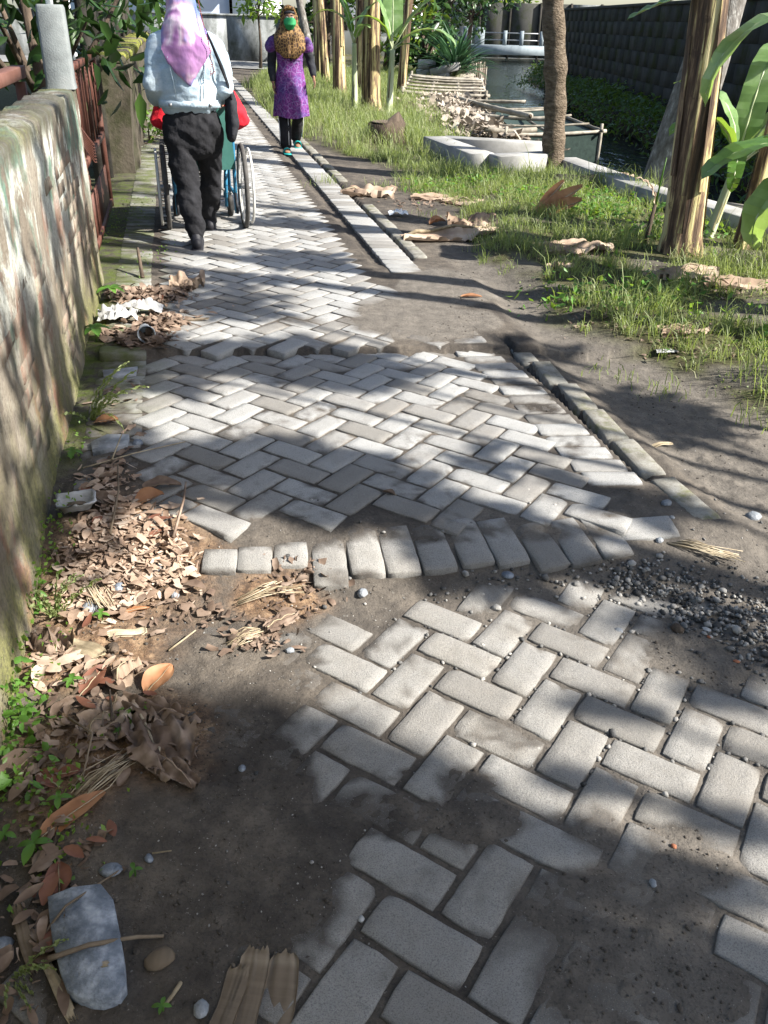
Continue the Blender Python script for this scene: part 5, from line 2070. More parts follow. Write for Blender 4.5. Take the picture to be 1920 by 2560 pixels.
def shade_tree(label, base, top, spots, hmin, hmax, seed, size, aspect, leaf='leaf'):
    cl = crown_over(spots, hmin, hmax, seed)
    cl = [(x - base[0], y - base[1], z - base[2], a, b, c, n) for (x, y, z, a, b, c, n) in cl]
    return tree('shade_tree', label, 'tree', base, [(0, 0, 0), (.1, 0, top * .4), (0, .1, top)], cl, leaf, size, aspect, seed, 'greybark', .10, 'trees shading the lane', limbs=True)


S1 = [(230, 1980, 380, 280, 1700), (600, 1850, 230, 140, 800), (850, 2150, 320, 110, 700), (1400, 2185, 330, 40, 500), (560, 1610, 110, 30, 110), (640, 1700, 110, 50, 180),
      (900, 1860, 100, 30, 120), (1550, 1400, 130, 16, 90), (200, 1640, 160, 40, 200)]
shade_tree('tall leafy tree beyond the right border shading the near paving', (9.0, -2.6, -.1), 8.0, S1, 6.2, 8.0, 301, .24, .42)
S1B = [(900, 1690, 160, 30, 1300), (1180, 1795, 190, 11, 800), (1440, 1900, 170, 9, 600), (1560, 1770, 90, 9, 380), (1270, 1690, 160, 6, 420), (1320, 1530, 130, 5, 320),
       (1540, 1505, 100, 6, 320), (760, 1770, 110, 16, 500), (1470, 1345, 200, 8, 500), (1450, 1235, 220, 7, 480), (1250, 2020, 210, 10, 700)]
shade_tree('feathery tree beyond the right border throwing striped shade over the near paving', (6.4, -.6, -.1), 3.6, S1B, 3.3, 4.3, 305, .065, .40)
S2 = [(640, 785, 320, 40, 800), (300, 790, 140, 56, 380), (250, 1000, 110, 66, 360), (620, 1010, 270, 48, 700), (900, 1075, 150, 20, 150), (1040, 1185, 140, 36, 240), (1340, 1075, 70, 14, 50), (700, 1085, 160, 22, 150),
      (470, 650, 170, 34, 300), (640, 560, 120, 22, 170), (1150, 800, 100, 12, 60), (1430, 880, 120, 46, 220), (1150, 740, 160, 12, 60), (560, 470, 260, 12, 40), (480, 600, 190, 12, 120), (1080, 1000, 70, 10, 30)]
shade_tree('leafy tree beyond the right border shading the middle of the lane', (6.2, 1.0, -.1), 4.0, S2, 3.4, 4.4, 302, .20, .45)
# slim trunks outside the frame whose shadows cross the track
for k, (x, y, h, r0, lb) in enumerate(((3.3, 4.75, 7.5, .10, 'slim tree just outside the right border, nearer one'), (3.6, 4.25, 7.8, .08, 'slim tree outside the right border, beside the nearer one'),
                                     (4.3, 6.3, 7.6, .09, 'tree outside the right border behind the banana plants'))):
    tree('bank_tree', lb, 'tree', at(x, y), [(0, 0, -.1), (.05, 0, h * .5), (0, .1, h)], [(0, 0, h, .7, .7, .5, 120), (.5, .3, h - .3, .5, .5, .4, 80)], 'leaf', .2, .4, 310 + k, 'greybark', r0, 'slim trees beyond the right border')

# sprays of foliage whose shade falls on the garden wall
def wall_crown(spots, dist, seed):
    r = random.Random(seed)
    out = []
    for (s, z, ds, dz, n) in spots:
        x, y = ST(s, -.49)
        k = dist + r.uniform(-.4, .4)
        out.append((x + SUNV.x * k, y + SUNV.y * k, z + SUNV.z * k, .15, ds, dz, n))
    return out


WS = [(4.75, .62, .10, .42, 260), (4.2, .45, .09, .45, 220), (3.75, .80, .07, .30, 120), (3.3, .35, .16, .30, 260), (2.9, .60, .07, .34, 120), (2.75, .12, .25, .16, 260), (3.9, .12, .3, .14, 260), (5.1, .3, .12, .3, 160), (2.35, .15, .2, .2, 160), (2.2, .75, .05, .3, 90), (1.9, .30, .12, .2, 160), (4.5, .95, .12, .15, 120), (4.95, .9, .15, .2, 160), (2.55, .5, .04, .4, 70)]
base = (5.0, 2.6, -.1)
cl = [(x - base[0], y - base[1], z - base[2], a, b_, c, n) for (x, y, z, a, b_, c, n) in wall_crown(WS, 5.6, 5)]
tree('shade_tree', 'small leafy tree beyond the right border shading the plastered wall', 'tree', base, [(0, 0, 0), (.1, 0, 1.6), (-.6, .3, 3.6)], cl, 'leaf', .15, .45, 303, 'greybark', .07, 'trees shading the lane', limbs=False)
# unseen crown added over the viewpoint to keep skylight off the near paving
r5 = random.Random(6)
cl = [(r5.uniform(-3.4, 3.0), r5.uniform(-3.2, 2.0), 4.6 + r5.uniform(-.5, 1.2), r5.uniform(.8, 1.2), r5.uniform(.8, 1.2), .45, 420) for k in range(20)]
tree('shade_tree', 'unseen spreading tree added behind the viewpoint to block skylight', 'tree', (1.6, -2.2, -.1), [(0, 0, 0), (.1, .1, 1.8), (-.2, .2, 4.4)], cl, 'leaf', .26, .45, 304, 'greybark', .16, 'trees shading the lane')
# ---------------------------------------------------------------- concrete and bamboo by the canal
cb = thing('concrete_basin', 'pale concrete basin edge with a square corner in the grass beside the ringed tree', 'basin')


def beam2(parent, a, b, w, h, top, name='edge', mat='slab', ext=0.0):
    m = MB().beam((a[0], a[1], top - h / 2), (b[0], b[1], top - h / 2), w, h, bev=.008)
    return m.build(name, MT[mat], parent)


beam2(cb, (.98, 10.10), (.50, 11.60), .28, .36, .200)
beam2(cb, (1.10, 10.02), (1.80, 10.42), .24, .36, .196)
beam2(cb, (.62, 11.66), (1.80, 11.32), .26, .40, .193)
kb = thing('concrete_kerb', 'long pale concrete kerb along the canal edge right of the ringed tree', 'kerb')
beam2(kb, (1.95, 10.45), (2.40, 8.62), .25, .30, .14, 'kerb_slab')
beam2(kb, (2.405, 8.60), (3.05, 6.9), .25, .30, .138, 'kerb_slab')
beam2(kb, (3.06, 6.87), (3.9, 5.0), .25, .30, .136, 'kerb_slab')


def pole(b, a, c, r=.022):
    a = Vector(a)
    c = Vector(c)
    n = max(4, int((c - a).length / .22))
    P = [a.lerp(c, i / n) + Vector((0, 0, -.02 * math.sin(math.pi * i / n))) for i in range(n + 1)]
    return b.tube(P, [r * (1.12 if i % 2 else .95) for i in range(n + 1)], 7)


def rack(label, P, slats, r=.022, posts=True, net=False, zoff=0.0, down=.75, slat_r=.016, cross=2):
    """four corners, poles round the edge, slats across"""
    o = thing('bamboo_rack', label, 'bamboo rack', P[0])
    o0 = Vector(P[0])
    Q = [Vector(p) - o0 for p in P]
    rj = random.Random(len(label))
    for i in range(4):
        e = (Q[(i + 1) % 4] - Q[i]).normalized() * .08
        pole(MB(), Q[i] - e + Vector((0, 0, .012 * (i % 2))), Q[(i + 1) % 4] + e + Vector((0, 0, .012 * (i % 2))), r).build('edge_pole', MT['bamboo'], o, True)
    for k in range(slats):
        u = (k + .7) / (slats + .4) + rj.uniform(-.02, .02)
        a = Q[0].lerp(Q[3], u) + Vector((0, 0, .03))
        c = Q[1].lerp(Q[2], u + rj.uniform(-.03, .03)) + Vector((0, 0, .03 + rj.uniform(0, .02)))
        pole(MB(), a, c, slat_r).build('slat', MT['bamboo'], o, True)
    for k in range(cross):
        u = (k + 1) / (cross + 1)
        pole(MB(), Q[0].lerp(Q[1], u) + Vector((0, 0, -.035)), Q[3].lerp(Q[2], u) + Vector((0, 0, -.035)), r * .9).build('cross_pole', MT['bamboo'], o, True)
    if posts:
        for i in range(4):
            pole(MB(), Q[i] + Vector((0, 0, .10)), Q[i] + Vector((0, 0, -down)), r).build('post', MT['bamboo'], o, True)
    if net:
        n = 10
        V = []
        for i in range(n + 1):
            for j in range(n + 1):
                p = (Q[0].lerp(Q[1], i / n)).lerp(Q[3].lerp(Q[2], i / n), j / n)
                V.append(p + Vector((0, 0, -.03 - .10 * math.sin(math.pi * i / n) * math.sin(math.pi * j / n))))
        F = [(i * (n + 1) + j, i * (n + 1) + j + 1, (i + 1) * (n + 1) + j + 1, (i + 1) * (n + 1) + j) for i in range(n) for j in range(n)]
        link('net', np_mesh('net', V, F, True), MT['netting'], o)
        V2 = []
        for i in range(4):
            a, c = Q[i], Q[(i + 1) % 4]
            k0 = len(V2)
            V2 += [a + Vector((0, 0, -.03)), c + Vector((0, 0, -.03)), c + Vector((0, 0, -.5)), a + Vector((0, 0, -.5))]
        link('net', np_mesh('net', V2, [(0, 1, 2, 3), (4, 5, 6, 7), (8, 9, 10, 11), (12, 13, 14, 15)]), MT['netting'], o)
    return o


rack('weathered bamboo rack with many slats lying tilted at the water edge behind the leaf heap', [(.15, 19.8, .16), (1.95, 20.4, .08), (2.15, 24.2, .20), (.4, 23.9, .26)], 5, .034, True, False, down=.9, slat_r=.022, cross=2)
rack('second bamboo rack standing over the water behind the tilted one', [(1.1, 25.4, .08), (2.1, 25.8, .05), (2.3, 28.6, .08), (1.3, 28.2, .10)], 5, .028, True, False, down=.95, slat_r=.022, cross=2)
rack('bamboo frame with green netting over the water beside the ringed tree', [(1.55, 13.0, .10), (2.98, 13.5, .12), (2.75, 17.2, .12), (1.6, 17.0, .10)], 3, .024, True, True, down=.8, cross=1)
rack('grey bamboo ladder rack at the right border behind the young banana plant', [(2.75, 7.3, .02), (3.75, 6.6, .02), (4.3, 7.7, .0), (3.1, 8.5, .0)], 7, .022, False, False, slat_r=.02, cross=1)
bf = thing('stake_fence', 'dark bamboo stake fence standing in the water beside the racks', 'fence', (2.38, 28.9, -.6))
for k in range(16):
    rj = random.Random(k)
    pole(MB(), (k * .03, k * .10, -.1), (k * .03 + rj.uniform(-.02, .02), k * .10, .95 + rj.uniform(-.1, .08)), .024).build('stake', MT['bamboo'] if k % 3 == 0 else MT['darkbark'], bf, True)
for z in (.35, .8):
    pole(MB(), (-.03, -.03, z), (.5, 1.6, z), .02).build('rail', MT['darkbark'], bf, True)
for k, (a, c, r, lb) in enumerate((((1.15, 18.6, .17), (2.0, 13.9, .26), .042, 'thick bamboo pole with cut end lying across the leaf heap'), ((.6, 18.9, .12), (2.5, 18.2, .14), .03, 'thin bamboo pole lying behind the leaf heap'),
                                 ((1.2, 15.2, .16), (2.6, 14.6, .16), .028, 'thin bamboo pole lying on the netted frame'), ((1.25, 12.9, .16), (2.0, 13.2, .15), .035, 'short bamboo pole at the near end of the leaf heap'))):
    o = thing('bamboo_pole', lb, 'bamboo pole', a)
    pole(MB(), (0, 0, 0), Vector(c) - Vector(a), r).build('culm', MT['bamboo'], o, True)
    d = (Vector(c) - Vector(a)).normalized()
    e = Vector(c) - Vector(a) + d * .002
    MB().tube([e, e + d * .003], r * .7, 8).build('cut_end', MT['darkbark'], o)
for k, (x, y, rz, lb) in enumerate(((.85, 26.6, .5, 'grey concrete block standing by the racks, left one of two'), (1.25, 26.2, -.4, 'pale concrete block lying tilted by the racks, right one of two'))):
    o = thing('concrete_block', lb, 'concrete block', (x, y, gz(x, y)), rz, 'concrete blocks by the racks')
    if k == 0:
        MB().box((0, 0, .14), (.5, .25, .28), bev=.015).build('body', MT['concrete'], o)
        MB().box((0, 0, .4), (.42, .25, .22), bev=.015).build('upper_block', MT['concrete'], o)
    else:
        MB().box((.1, 0, .3), (.8, .25, .2), bev=.015, mat=Matrix.Rotation(-.25, 3, 'Y')).build('body', MT['slab'], o)
        MB().box((.1, 0, .12), (.3, .25, .24), bev=.015).build('foot', MT['slab'], o)

# ---------------------------------------------------------------- litter builders
def litter_mesh(P, size, r, spread=.6):
    """curled leaf fragments, 3x3 vertices each"""
    n = len(P)
    yaw = r.uniform(0, 2 * np.pi, n)
    pit = r.normal(0, spread * .45, n)
    rol = r.normal(0, spread * .45, n)
    L = size * np.minimum(1.5, .25 + r.gamma(2.0, .34, n))
    W = L * r.uniform(.14, .75, n)
    cu = r.normal(0, .7, n)
    cv = r.normal(0, .8, n)
    V = np.zeros((n, 9, 3))
    for i in range(3):
        for j in range(3):
            a = (i - 1) * .5
            b = (j - 1) * .5 * (1 if i == 1 else .62)
            x = a * L + r.normal(0, .05, n) * L
            y = b * W + r.normal(0, .05, n) * L
            z = cu * (a ** 2) * L * .8 + cv * (b ** 2) * W * 1.2
            y2 = y * np.cos(rol) - z * np.sin(rol)
            z2 = y * np.sin(rol) + z * np.cos(rol)
            x2 = x * np.cos(pit) + z2 * np.sin(pit)
            z3 = -x * np.sin(pit) + z2 * np.cos(pit)
            V[:, i * 3 + j, 0] = x2 * np.cos(yaw) - y2 * np.sin(yaw)
            V[:, i * 3 + j, 1] = x2 * np.sin(yaw) + y2 * np.cos(yaw)
            V[:, i * 3 + j, 2] = z3
    low = V[:, :, 2].min(1)
    V[:, :, 2] -= (low * .75)[:, None]
    V += P[:, None, :]
    k = np.arange(n)[:, None] * 9
    F = np.concatenate([k + np.array([[3 * i + j, 3 * i + j + 1, 3 * i + j + 4, 3 * i + j + 3]]) for i in range(2) for j in range(2)])
    return V.reshape(-1, 3), F


def heap(name, label, spots, size, seed, hmax, mat='litter'):
    r = np.random.RandomState(seed)
    X, Y, Z = [], [], []
    for (u, v, rx, ry, n) in spots:
        c = G(u, v)
        a = r.normal(0, .5, n)
        b = r.normal(0, .5, n)
        X.append(c[0] + a * rx)
        Y.append(c[1] + b * ry)
        Z.append(hmax * np.exp(-(a * a + b * b)) * r.uniform(0, 1, n))
    X, Y, Z = map(np.concatenate, (X, Y, Z))
    t = X * RV[0] + Y * RV[1]
    k = t > -.485
    X, Y, Z = X[k], Y[k], Z[k]
    V, F = litter_mesh(np.stack([X, Y, ground_z(X, Y) + .004 + Z], 1), size, r)
    o = link(name, np_mesh(name, V, F), MT[mat], None, 'stuff')
    tag(o, label, 'leaf litter')


heap('leaf_litter', 'heap of broken pale dry leaves by the wall beside the border course', [(270, 1130, .13, .14, 200), (250, 1190, .17, .2, 520), (300, 1240, .15, .14, 270), (210, 1270, .14, .14, 220), (370, 1210, .08, .10, 160),
     (230, 1040, .10, .12, 120)], .030, 401, .016)
heap('leaf_litter', 'brown dry leaf heap at the foot of the wall before the mossy edging', [(300, 640, .16, .16, 420), (360, 640, .12, .14, 340), (300, 730, .16, .12, 380), (350, 700, .12, .16, 300), (400, 625, .05, .06, 90)], .045, 402, .022, 'crumple')
heap('leaf_litter', 'scattered brown leaf bits on the earth in the lower left corner', [(180, 1450, .16, .12, 150), (260, 1600, .16, .12, 130), (130, 1650, .14, .14, 110), (100, 1850, .12, .12, 60), (620, 1280, .16, .12, 70), (640, 1230, .16, .05, 40),
     (90, 2040, .12, .16, 70), (420, 1330, .14, .10, 70), (560, 1380, .10, .08, 90)], .026, 403, .008, 'crumple')
heap('leaf_litter', 'thin dry leaf bits along the mossy left edging of the lane', [(245, 1000, .06, .25, 40), (250, 850, .08, .3, 40), (320, 230, .08, 2.2, 120), (330, 300, .1, 1.4, 100), (1320, 690, .3, .2, 80), (1480, 740, .3, .2, 90), (900, 440, .3, .3, 60),
     (980, 430, .4, .4, 60), (1250, 560, .3, .2, 60), (1250, 400, .4, .3, 80), (1600, 650, .3, .2, 60)], .035, 404, .01, 'crumple')
r = np.random.RandomState(8)
n = 4200
y = r.uniform(12.9, 19.5, n)
x = np.interp(y, [12.9, 15, 19.5], [1.55, 1.3, .9]) + r.normal(0, .36, n)
z = np.maximum(ground_z(x, y), -.1) + r.uniform(.02, .17, n) * np.exp(-((x - 1.2) / .6) ** 2)
V, F = litter_mesh(np.stack([x, y, z], 1), .12, r, .9)
o = link('dry_leaf_heap', np_mesh('dry_leaf_heap', V, F), MT['greyleaf'], None, 'stuff')
tag(o, 'long heap of dry banana leaves dumped on the canal bank', 'leaf heap')

def whole_leaves(label, spots, size, seed, mat):
    r = np.random.RandomState(seed)
    X, Y = [], []
    for (u, v, rx, ry, n) in spots:
        c = G(u, v)
        X.append(c[0] + r.normal(0, .5, n) * rx)
        Y.append(c[1] + r.normal(0, .5, n) * ry)
    X, Y = np.concatenate(X), np.concatenate(Y)
    k = X * RV[0] + Y * RV[1] > -.47
    X, Y = X[k], Y[k]
    n = len(X)
    az = r.uniform(0, 6.28, n)
    L = size * r.uniform(.5, 1.3, n)
    W = L * r.uniform(.3, .55, n)
    cu = r.normal(.1, .22, n)
    fo = r.normal(.15, .25, n)
    V = np.zeros((n, 15, 3))
    for i in range(5):
        q = i / 4
        w = W * .5 * math.sin(math.pi * (q * .92 + .04)) ** .8
        for j in (-1, 0, 1):
            x = (q - .5) * L
            y = j * w
            z = cu * L * (.25 - (q - .5) ** 2) + fo * abs(j) * w + .006
            V[:, i * 3 + j + 1, 0] = X + x * np.cos(az) - y * np.sin(az)
            V[:, i * 3 + j + 1, 1] = Y + x * np.sin(az) + y * np.cos(az)
            V[:, i * 3 + j + 1, 2] = z
    V[:, :, 2] += (ground_z(X, Y) + r.uniform(.004, .022, n))[:, None] - V[:, :, 2].min(1)[:, None]
    k = np.arange(n)[:, None] * 15
    F = np.concatenate([k + np.array([[3 * i + j, 3 * i + j + 1, 3 * i + j + 4, 3 * i + j + 3]]) for i in range(4) for j in range(2)])
    o = link('whole_leaves', np_mesh('whole_leaves', V.reshape(-1, 3), F, True), MT[mat], None, 'stuff')
    tag(o, label, 'leaf litter')


whole_leaves('whole pale brown leaves lying on the litter heap by the wall', [(260, 1180, .17, .22, 60), (230, 1280, .16, .14, 40), (150, 1440, .14, .14, 26), (320, 690, .3, .3, 40)], .065, 421, 'litter')
whole_leaves('whole dark brown leaves in the shade of the lower left corner', [(180, 1560, .16, .16, 20), (110, 1800, .14, .16, 12), (60, 2080, .10, .14, 12), (240, 1240, .2, .2, 20)], .055, 422, 'crumple')
whole_leaves('whole reddish leaves scattered along the foot of the wall', [(200, 1500, .16, .2, 7), (260, 1120, .16, .2, 7), (110, 1900, .12, .2, 6), (330, 660, .3, .3, 8)], .06, 423, 'darkred')

# ---------------------------------------------------------------- stones
ICO = None


def ico():
    t = (1 + 5 ** .5) / 2
    V = np.array([(-1, t, 0), (1, t, 0), (-1, -t, 0), (1, -t, 0), (0, -1, t), (0, 1, t), (0, -1, -t), (0, 1, -t), (t, 0, -1), (t, 0, 1), (-t, 0, -1), (-t, 0, 1)], float)
    V /= np.linalg.norm(V[0])
    F = np.array([(0, 11, 5), (0, 5, 1), (0, 1, 7), (0, 7, 10), (0, 10, 11), (1, 5, 9), (5, 11, 4), (11, 10, 2), (10, 7, 6), (7, 1, 8), (3, 9, 4), (3, 4, 2), (3, 2, 6),
                  (3, 6, 8), (3, 8, 9), (4, 9, 5), (2, 4, 11), (6, 2, 10), (8, 6, 7), (9, 8, 1)])
    return V, F


def ico2():
    V, F = ico()
    V = list(map(tuple, V))
    c = {}
    out = []

    def mid(a, b):
        k = (min(a, b), max(a, b))
        if k not in c:
            m = (np.array(V[a]) + np.array(V[b])) / 2
            m /= np.linalg.norm(m)
            c[k] = len(V)
            V.append(tuple(m))
        return c[k]
    for a, b, d in F:
        ab, bd, da = mid(a, b), mid(b, d), mid(d, a)
        out += [(a, ab, da), (b, bd, ab), (d, da, bd), (ab, bd, da)]
    return np.array(V), np.array(out)


def pebbles(P, R, r):
    V0, F0 = ico()
    n = len(P)
    S = np.stack([R * r.uniform(.75, 1.3, n), R * r.uniform(.65, 1.1, n), R * r.uniform(.5, .85, n)], 1)
    V = V0[None] * (1 + r.normal(0, .14, (n, 12, 1)))
    V = V * S[:, None, :]
    a = r.uniform(0, 6.28, n)
    x = V[:, :, 0] * np.cos(a)[:, None] - V[:, :, 1] * np.sin(a)[:, None]
    y = V[:, :, 0] * np.sin(a)[:, None] + V[:, :, 1] * np.cos(a)[:, None]
    V = np.stack([x, y, V[:, :, 2]], -1) + P[:, None, :]
    F = (np.arange(n)[:, None, None] * 12 + F0[None]).reshape(-1, 3)
    return V.reshape(-1, 3), F


r = np.random.RandomState(31)
GP = gpoly([(905, 1280), (1000, 1235), (1110, 1225), (1290, 1205), (1420, 1190), (1560, 1215), (1680, 1260), (1690, 1540), (1560, 1420), (1430, 1350), (1330, 1310), (1200, 1285), (1080, 1270), (960, 1310)])
core = gpoly([(1290, 1225), (1420, 1215), (1690, 1300), (1700, 1480), (1540, 1390), (1400, 1320), (1310, 1270)])
X = r.uniform(-.3, 1.9, 34000)
Y = r.uniform(1.4, 2.75, 34000)
d1 = poly_mask(X, Y, GP)
d2 = poly_mask(X, Y, core)
pr = .10 * ss(-.02, .03, d1) + .55 * ss(-.02, .06, d2) * (.5 + .5 * ss(.35, .55, fbm(X, Y, 5, 3, 66))) + .004
pr = np.maximum(pr, .16 * ss(.0, .02, poly_mask(X, Y, gpoly([(890, 1285), (990, 1235), (1110, 1215), (1130, 1260), (1000, 1270), (950, 1315)]))))
k = r.uniform(0, 1, len(X)) < pr
X, Y, d2 = X[k], Y[k], d2[k]
R = .0045 + .0060 * r.beta(1.3, 3, len(X)) + .006 * (r.uniform(0, 1, len(X)) < .06)
# pebbles caught in the joints of the near paving
jx, jy = [], []
for (x, y, a, sec, kind, dz) in BR:
    if sec == 'near' and y < 2.3 and x > -.1 and y > 1.05 and (y > 1.45):
        c, s_ = math.cos(a), math.sin(a)
        for side in (-1, 1):
            m = r.poisson(2.6 * max(0, min(1, (x + y * .9 - 1.55) / .6)))
            u = r.uniform(-.1, .1, m)
            jx += list(x + u * c - side * .057 * s_)
            jy += list(y + u * s_ + side * .057 * c)
jx, jy = np.array(jx), np.array(jy)
jr = r.uniform(.004, .009, len(jx))
jz = ground_z(jx, jy)
Z = ground_z(X, Y)
Z = np.maximum(Z, np.where(r.uniform(0, 1, len(X)) < .5, Z + .012 * ss(0, .15, d2), Z))
P = np.concatenate([np.stack([X, Y, Z + R * .4], 1), np.stack([jx, jy, jz + jr * .45], 1)])
V, F = pebbles(P, np.concatenate([R, jr]), r)
o = link('gravel', np_mesh('gravel', V, F), MT['gravel'], None, 'stuff')
tag(o, 'dark grey gravel spilled beside the near paving and caught in its joints', 'gravel')
# grit and little stones over the earth
X = np.concatenate([r.uniform(-.8, 1.0, 900), r.uniform(-.6, .3, 260), r.uniform(.9, 2.4, 700)])
Y = np.concatenate([r.uniform(.85, 2.3, 900), r.uniform(1.7, 2.4, 260), r.uniform(2.0, 5.2, 700)])
R = .0012 + .0045 * r.beta(1, 5, len(X))
V, F = pebbles(np.stack([X, Y, ground_z(X, Y) + R * .3], 1), R, r)
o = link('grit', np_mesh('grit', V, F), MT['gravel'], None, 'stuff')
tag(o, 'grit and tiny stones strewn over the bare earth', 'grit')

# crumbs and clods of the earth itself
X = np.concatenate([r.uniform(-1.0, 1.6, 9200), r.uniform(.2, 3.2, 6800)])
Y = np.concatenate([r.uniform(.85, 2.6, 9200), r.uniform(2.2, 6.5, 6800)])
tt = X * RV[0] + Y * RV[1]
k = (((cover(X, Y) > .45) | (tt > 1.8)) & (tt > -.46)) & (r.uniform(0, 1, len(X)) < ss(.35, .6, fbm(X, Y, 4, 3, 71)))
X, Y = X[k], Y[k]
R = .0014 + .0085 * r.beta(1, 5, len(X))
V, F = pebbles(np.stack([X, Y, ground_z(X, Y) + R * .1], 1), R, r)
o = link('earth_crumbs', np_mesh('earth_crumbs', V, F), MT['earth'], None, 'stuff')
tag(o, 'crumbs and small clods of dry earth lying on the bare soil', 'earth crumbs')


def stone(label, u, v, size, seed, mat='stone', sink=.3, name='stone', cat='stone', group=None, dz=0, z=None):
    rr_ = np.random.RandomState(seed)
    V, F = ico2()
    d = fbm(V[:, 0] * 1.3 + seed, V[:, 1] * 1.3 + V[:, 2] * 1.7, 1.2, 2, seed % 50) - .5
    V = V * (1 + .55 * d)[:, None] * np.array(size)[None] / 2
    a = rr_.uniform(0, 6.28)
    V = np.stack([V[:, 0] * math.cos(a) - V[:, 1] * math.sin(a), V[:, 0] * math.sin(a) + V[:, 1] * math.cos(a), V[:, 2]], 1)
    p = G(u, v)
    o = link(name, np_mesh(name, V, F), MT[mat])
    base = gz(p[0], p[1]) if z is None else z
    o.location = (p[0], p[1], base + size[2] * (.5 - sink) + dz)
    return tag(o, label, cat, group)


SG = 'loose stones near the wall'
for k, (lb, u, v, sz, m) in enumerate((
        ('round bluish grey stone sitting on the pale leaf heap', 257, 1270, (.042, .038, .034), 'bluestone'), ('pale whitish grey stone at the edge of the leaf heap', 193, 1315, (.055, .042, .034), 'stone'),
        ('dark lump of stone right of the pale whitish one', 340, 1225, (.036, .028, .022), 'stone'), ('small dark stone at the end of the leaf heap near the border course', 378, 1290, (.030, .024, .02), 'stone'),
        ('dark clod beside the straw bundle under the litter', 245, 1405, (.045, .034, .025), 'darkbark'), ('grey pebble on bare earth left of the shaded pavers', 523, 1662, (.02, .017, .014), 'bluestone'),
        ('oval blue grey pebble lying beside a straw in the lower left', 322, 1858, (.022, .017, .015), 'bluestone'), ('angular flat stone chip above the big slab stone', 238, 1885, (.044, .036, .016), 'bluestone'),
        ('brown crumbly clod right of the big slab stone', 347, 2080, (.042, .055, .022), 'wood'), ('dark stone half sunk at the very bottom edge', 435, 2190, (.035, .028, .018), 'stone'),
        ('grey stone at the left border below the shaded seedlings', 3, 2040, (.04, .03, .02), 'bluestone'), ('white pebble at the corner of the big lower paver', 780, 1982, (.015, .013, .01), 'paper'),
        ('grey stone on the far left edging stone', 297, 955, (.045, .035, .03), 'bluestone'), ('pale stone wedged at the end of the last kerb stone', 1440, 1085, (.04, .032, .025), 'stone'),
        ('small pale stone on the earth before the last kerb stone', 1452, 1115, (.022, .018, .014), 'stone'), ('round pebble lying in the shadow by the right pavers', 1335, 1360, (.03, .024, .02), 'stone'),
        ('black lava lump at the edge of the gravel', 1463, 1360, (.045, .035, .028), 'darkbark'), ('white chip of tile on the gravel', 1525, 1364, (.026, .020, .008), 'paper'),
        ('dark round stone on the right hand track', 1632, 1095, (.06, .05, .04), 'stone'), ('pale stone left of the right hand bushes', 1425, 1165, (.03, .024, .018), 'stone'),
        ('flat angular blue stone among the gravel near the border course', 1098, 1240, (.04, .032, .02), 'bluestone'), ('dark stone in the leaf strewn earth before the near paving', 783, 1282, (.04, .034, .028), 'stone'),
        ('pebble in the shaded earth beside the right pavers', 1410, 1912, (.018, .015, .013), 'stone'), ('grey stone where the litter meets the bare earth', 626, 1408, (.026, .02, .017), 'stone'))):
    stone(lb, u, v, sz, 500 + k, m, group=SG)
for k, (u, v) in enumerate(((1455, 1830), (1590, 1432), (1648, 1460), (1530, 1380))):
    stone(('red brick chip in the shaded earth of the lower right', 'red brick chip at the right edge of the gravel, larger', 'small red brick chip at the right border', 'tiny red brick chip amid the dark gravel')[k],
          u, v, (.014 + .004 * (k == 1), .011, .01), 560 + k, 'redpebble', name='brick_chip', cat='brick chip', group='red brick chips')


def slab_stone(name, label, pts, th, mat, cat, bump=.004, dz=0.0, bev=.003, seed=1):
    P = [G(u, v) for u, v in pts]
    cx = sum(p[0] for p in P) / len(P)
    cy = sum(p[1] for p in P) / len(P)
    base = gz(cx, cy)
    V = []
    n = len(P)
    for z, k in ((-.01, 1.0), (th - bev, 1.0), (th, .975)):
        for p in P:
            V.append(((p[0] - cx) * k, (p[1] - cy) * k, z))
    V.append((0, 0, th + bump))
    F = [(k * n + i, k * n + (i + 1) % n, k * n + n + (i + 1) % n, k * n + n + i) for k in range(2) for i in range(n)] + [(2 * n + i, 2 * n + (i + 1) % n, 3 * n) for i in range(n)]
    # make sure the outline runs counter clockwise
    ar = sum(P[i][0] * P[(i + 1) % n][1] - P[(i + 1) % n][0] * P[i][1] for i in range(n))
    if ar < 0:
        F = [f[::-1] for f in F]
    o = link(name, np_mesh(name, V, F), MT[mat])
    o.location = (cx, cy, base + dz)
    return tag(o, label, cat)


slab_stone('slab_stone', 'flat blue grey slab stone with straight sides lying in the lower left corner', [(108, 1958), (160, 1938), (222, 1932), (250, 1968), (262, 2030), (272, 2090), (276, 2150), (262, 2172), (225, 2184), (178, 2180), (150, 2160), (135, 2120), (120, 2060), (112, 2005)], .030, 'bluestone', 'stone')
slab_stone('stone_chip', 'small flat grey tile chip on the mossy left edging', [(196, 960), (232, 944), (280, 946), (276, 968), (240, 974), (200, 982)], .02, 'stone', 'stone chip')
slab_stone('stone_chip', 'pale broken tile lying across the left edging further on', [(222, 803), (262, 800), (298, 797), (294, 811), (250, 816), (224, 815)], .015, 'stone', 'stone chip')
# ---------------------------------------------------------------- people and the wheelchair
def wr(sc, amp, seed, stretch=(1, 1, 1)):
    def f(co):
        a = fbm(co[:, 0] * stretch[0] * sc + co[:, 1] * 1.7 * sc * .6, co[:, 2] * stretch[2] * sc + co[:, 1] * sc * .5, 1.0, 4, seed) - .5
        return a * amp
    return f


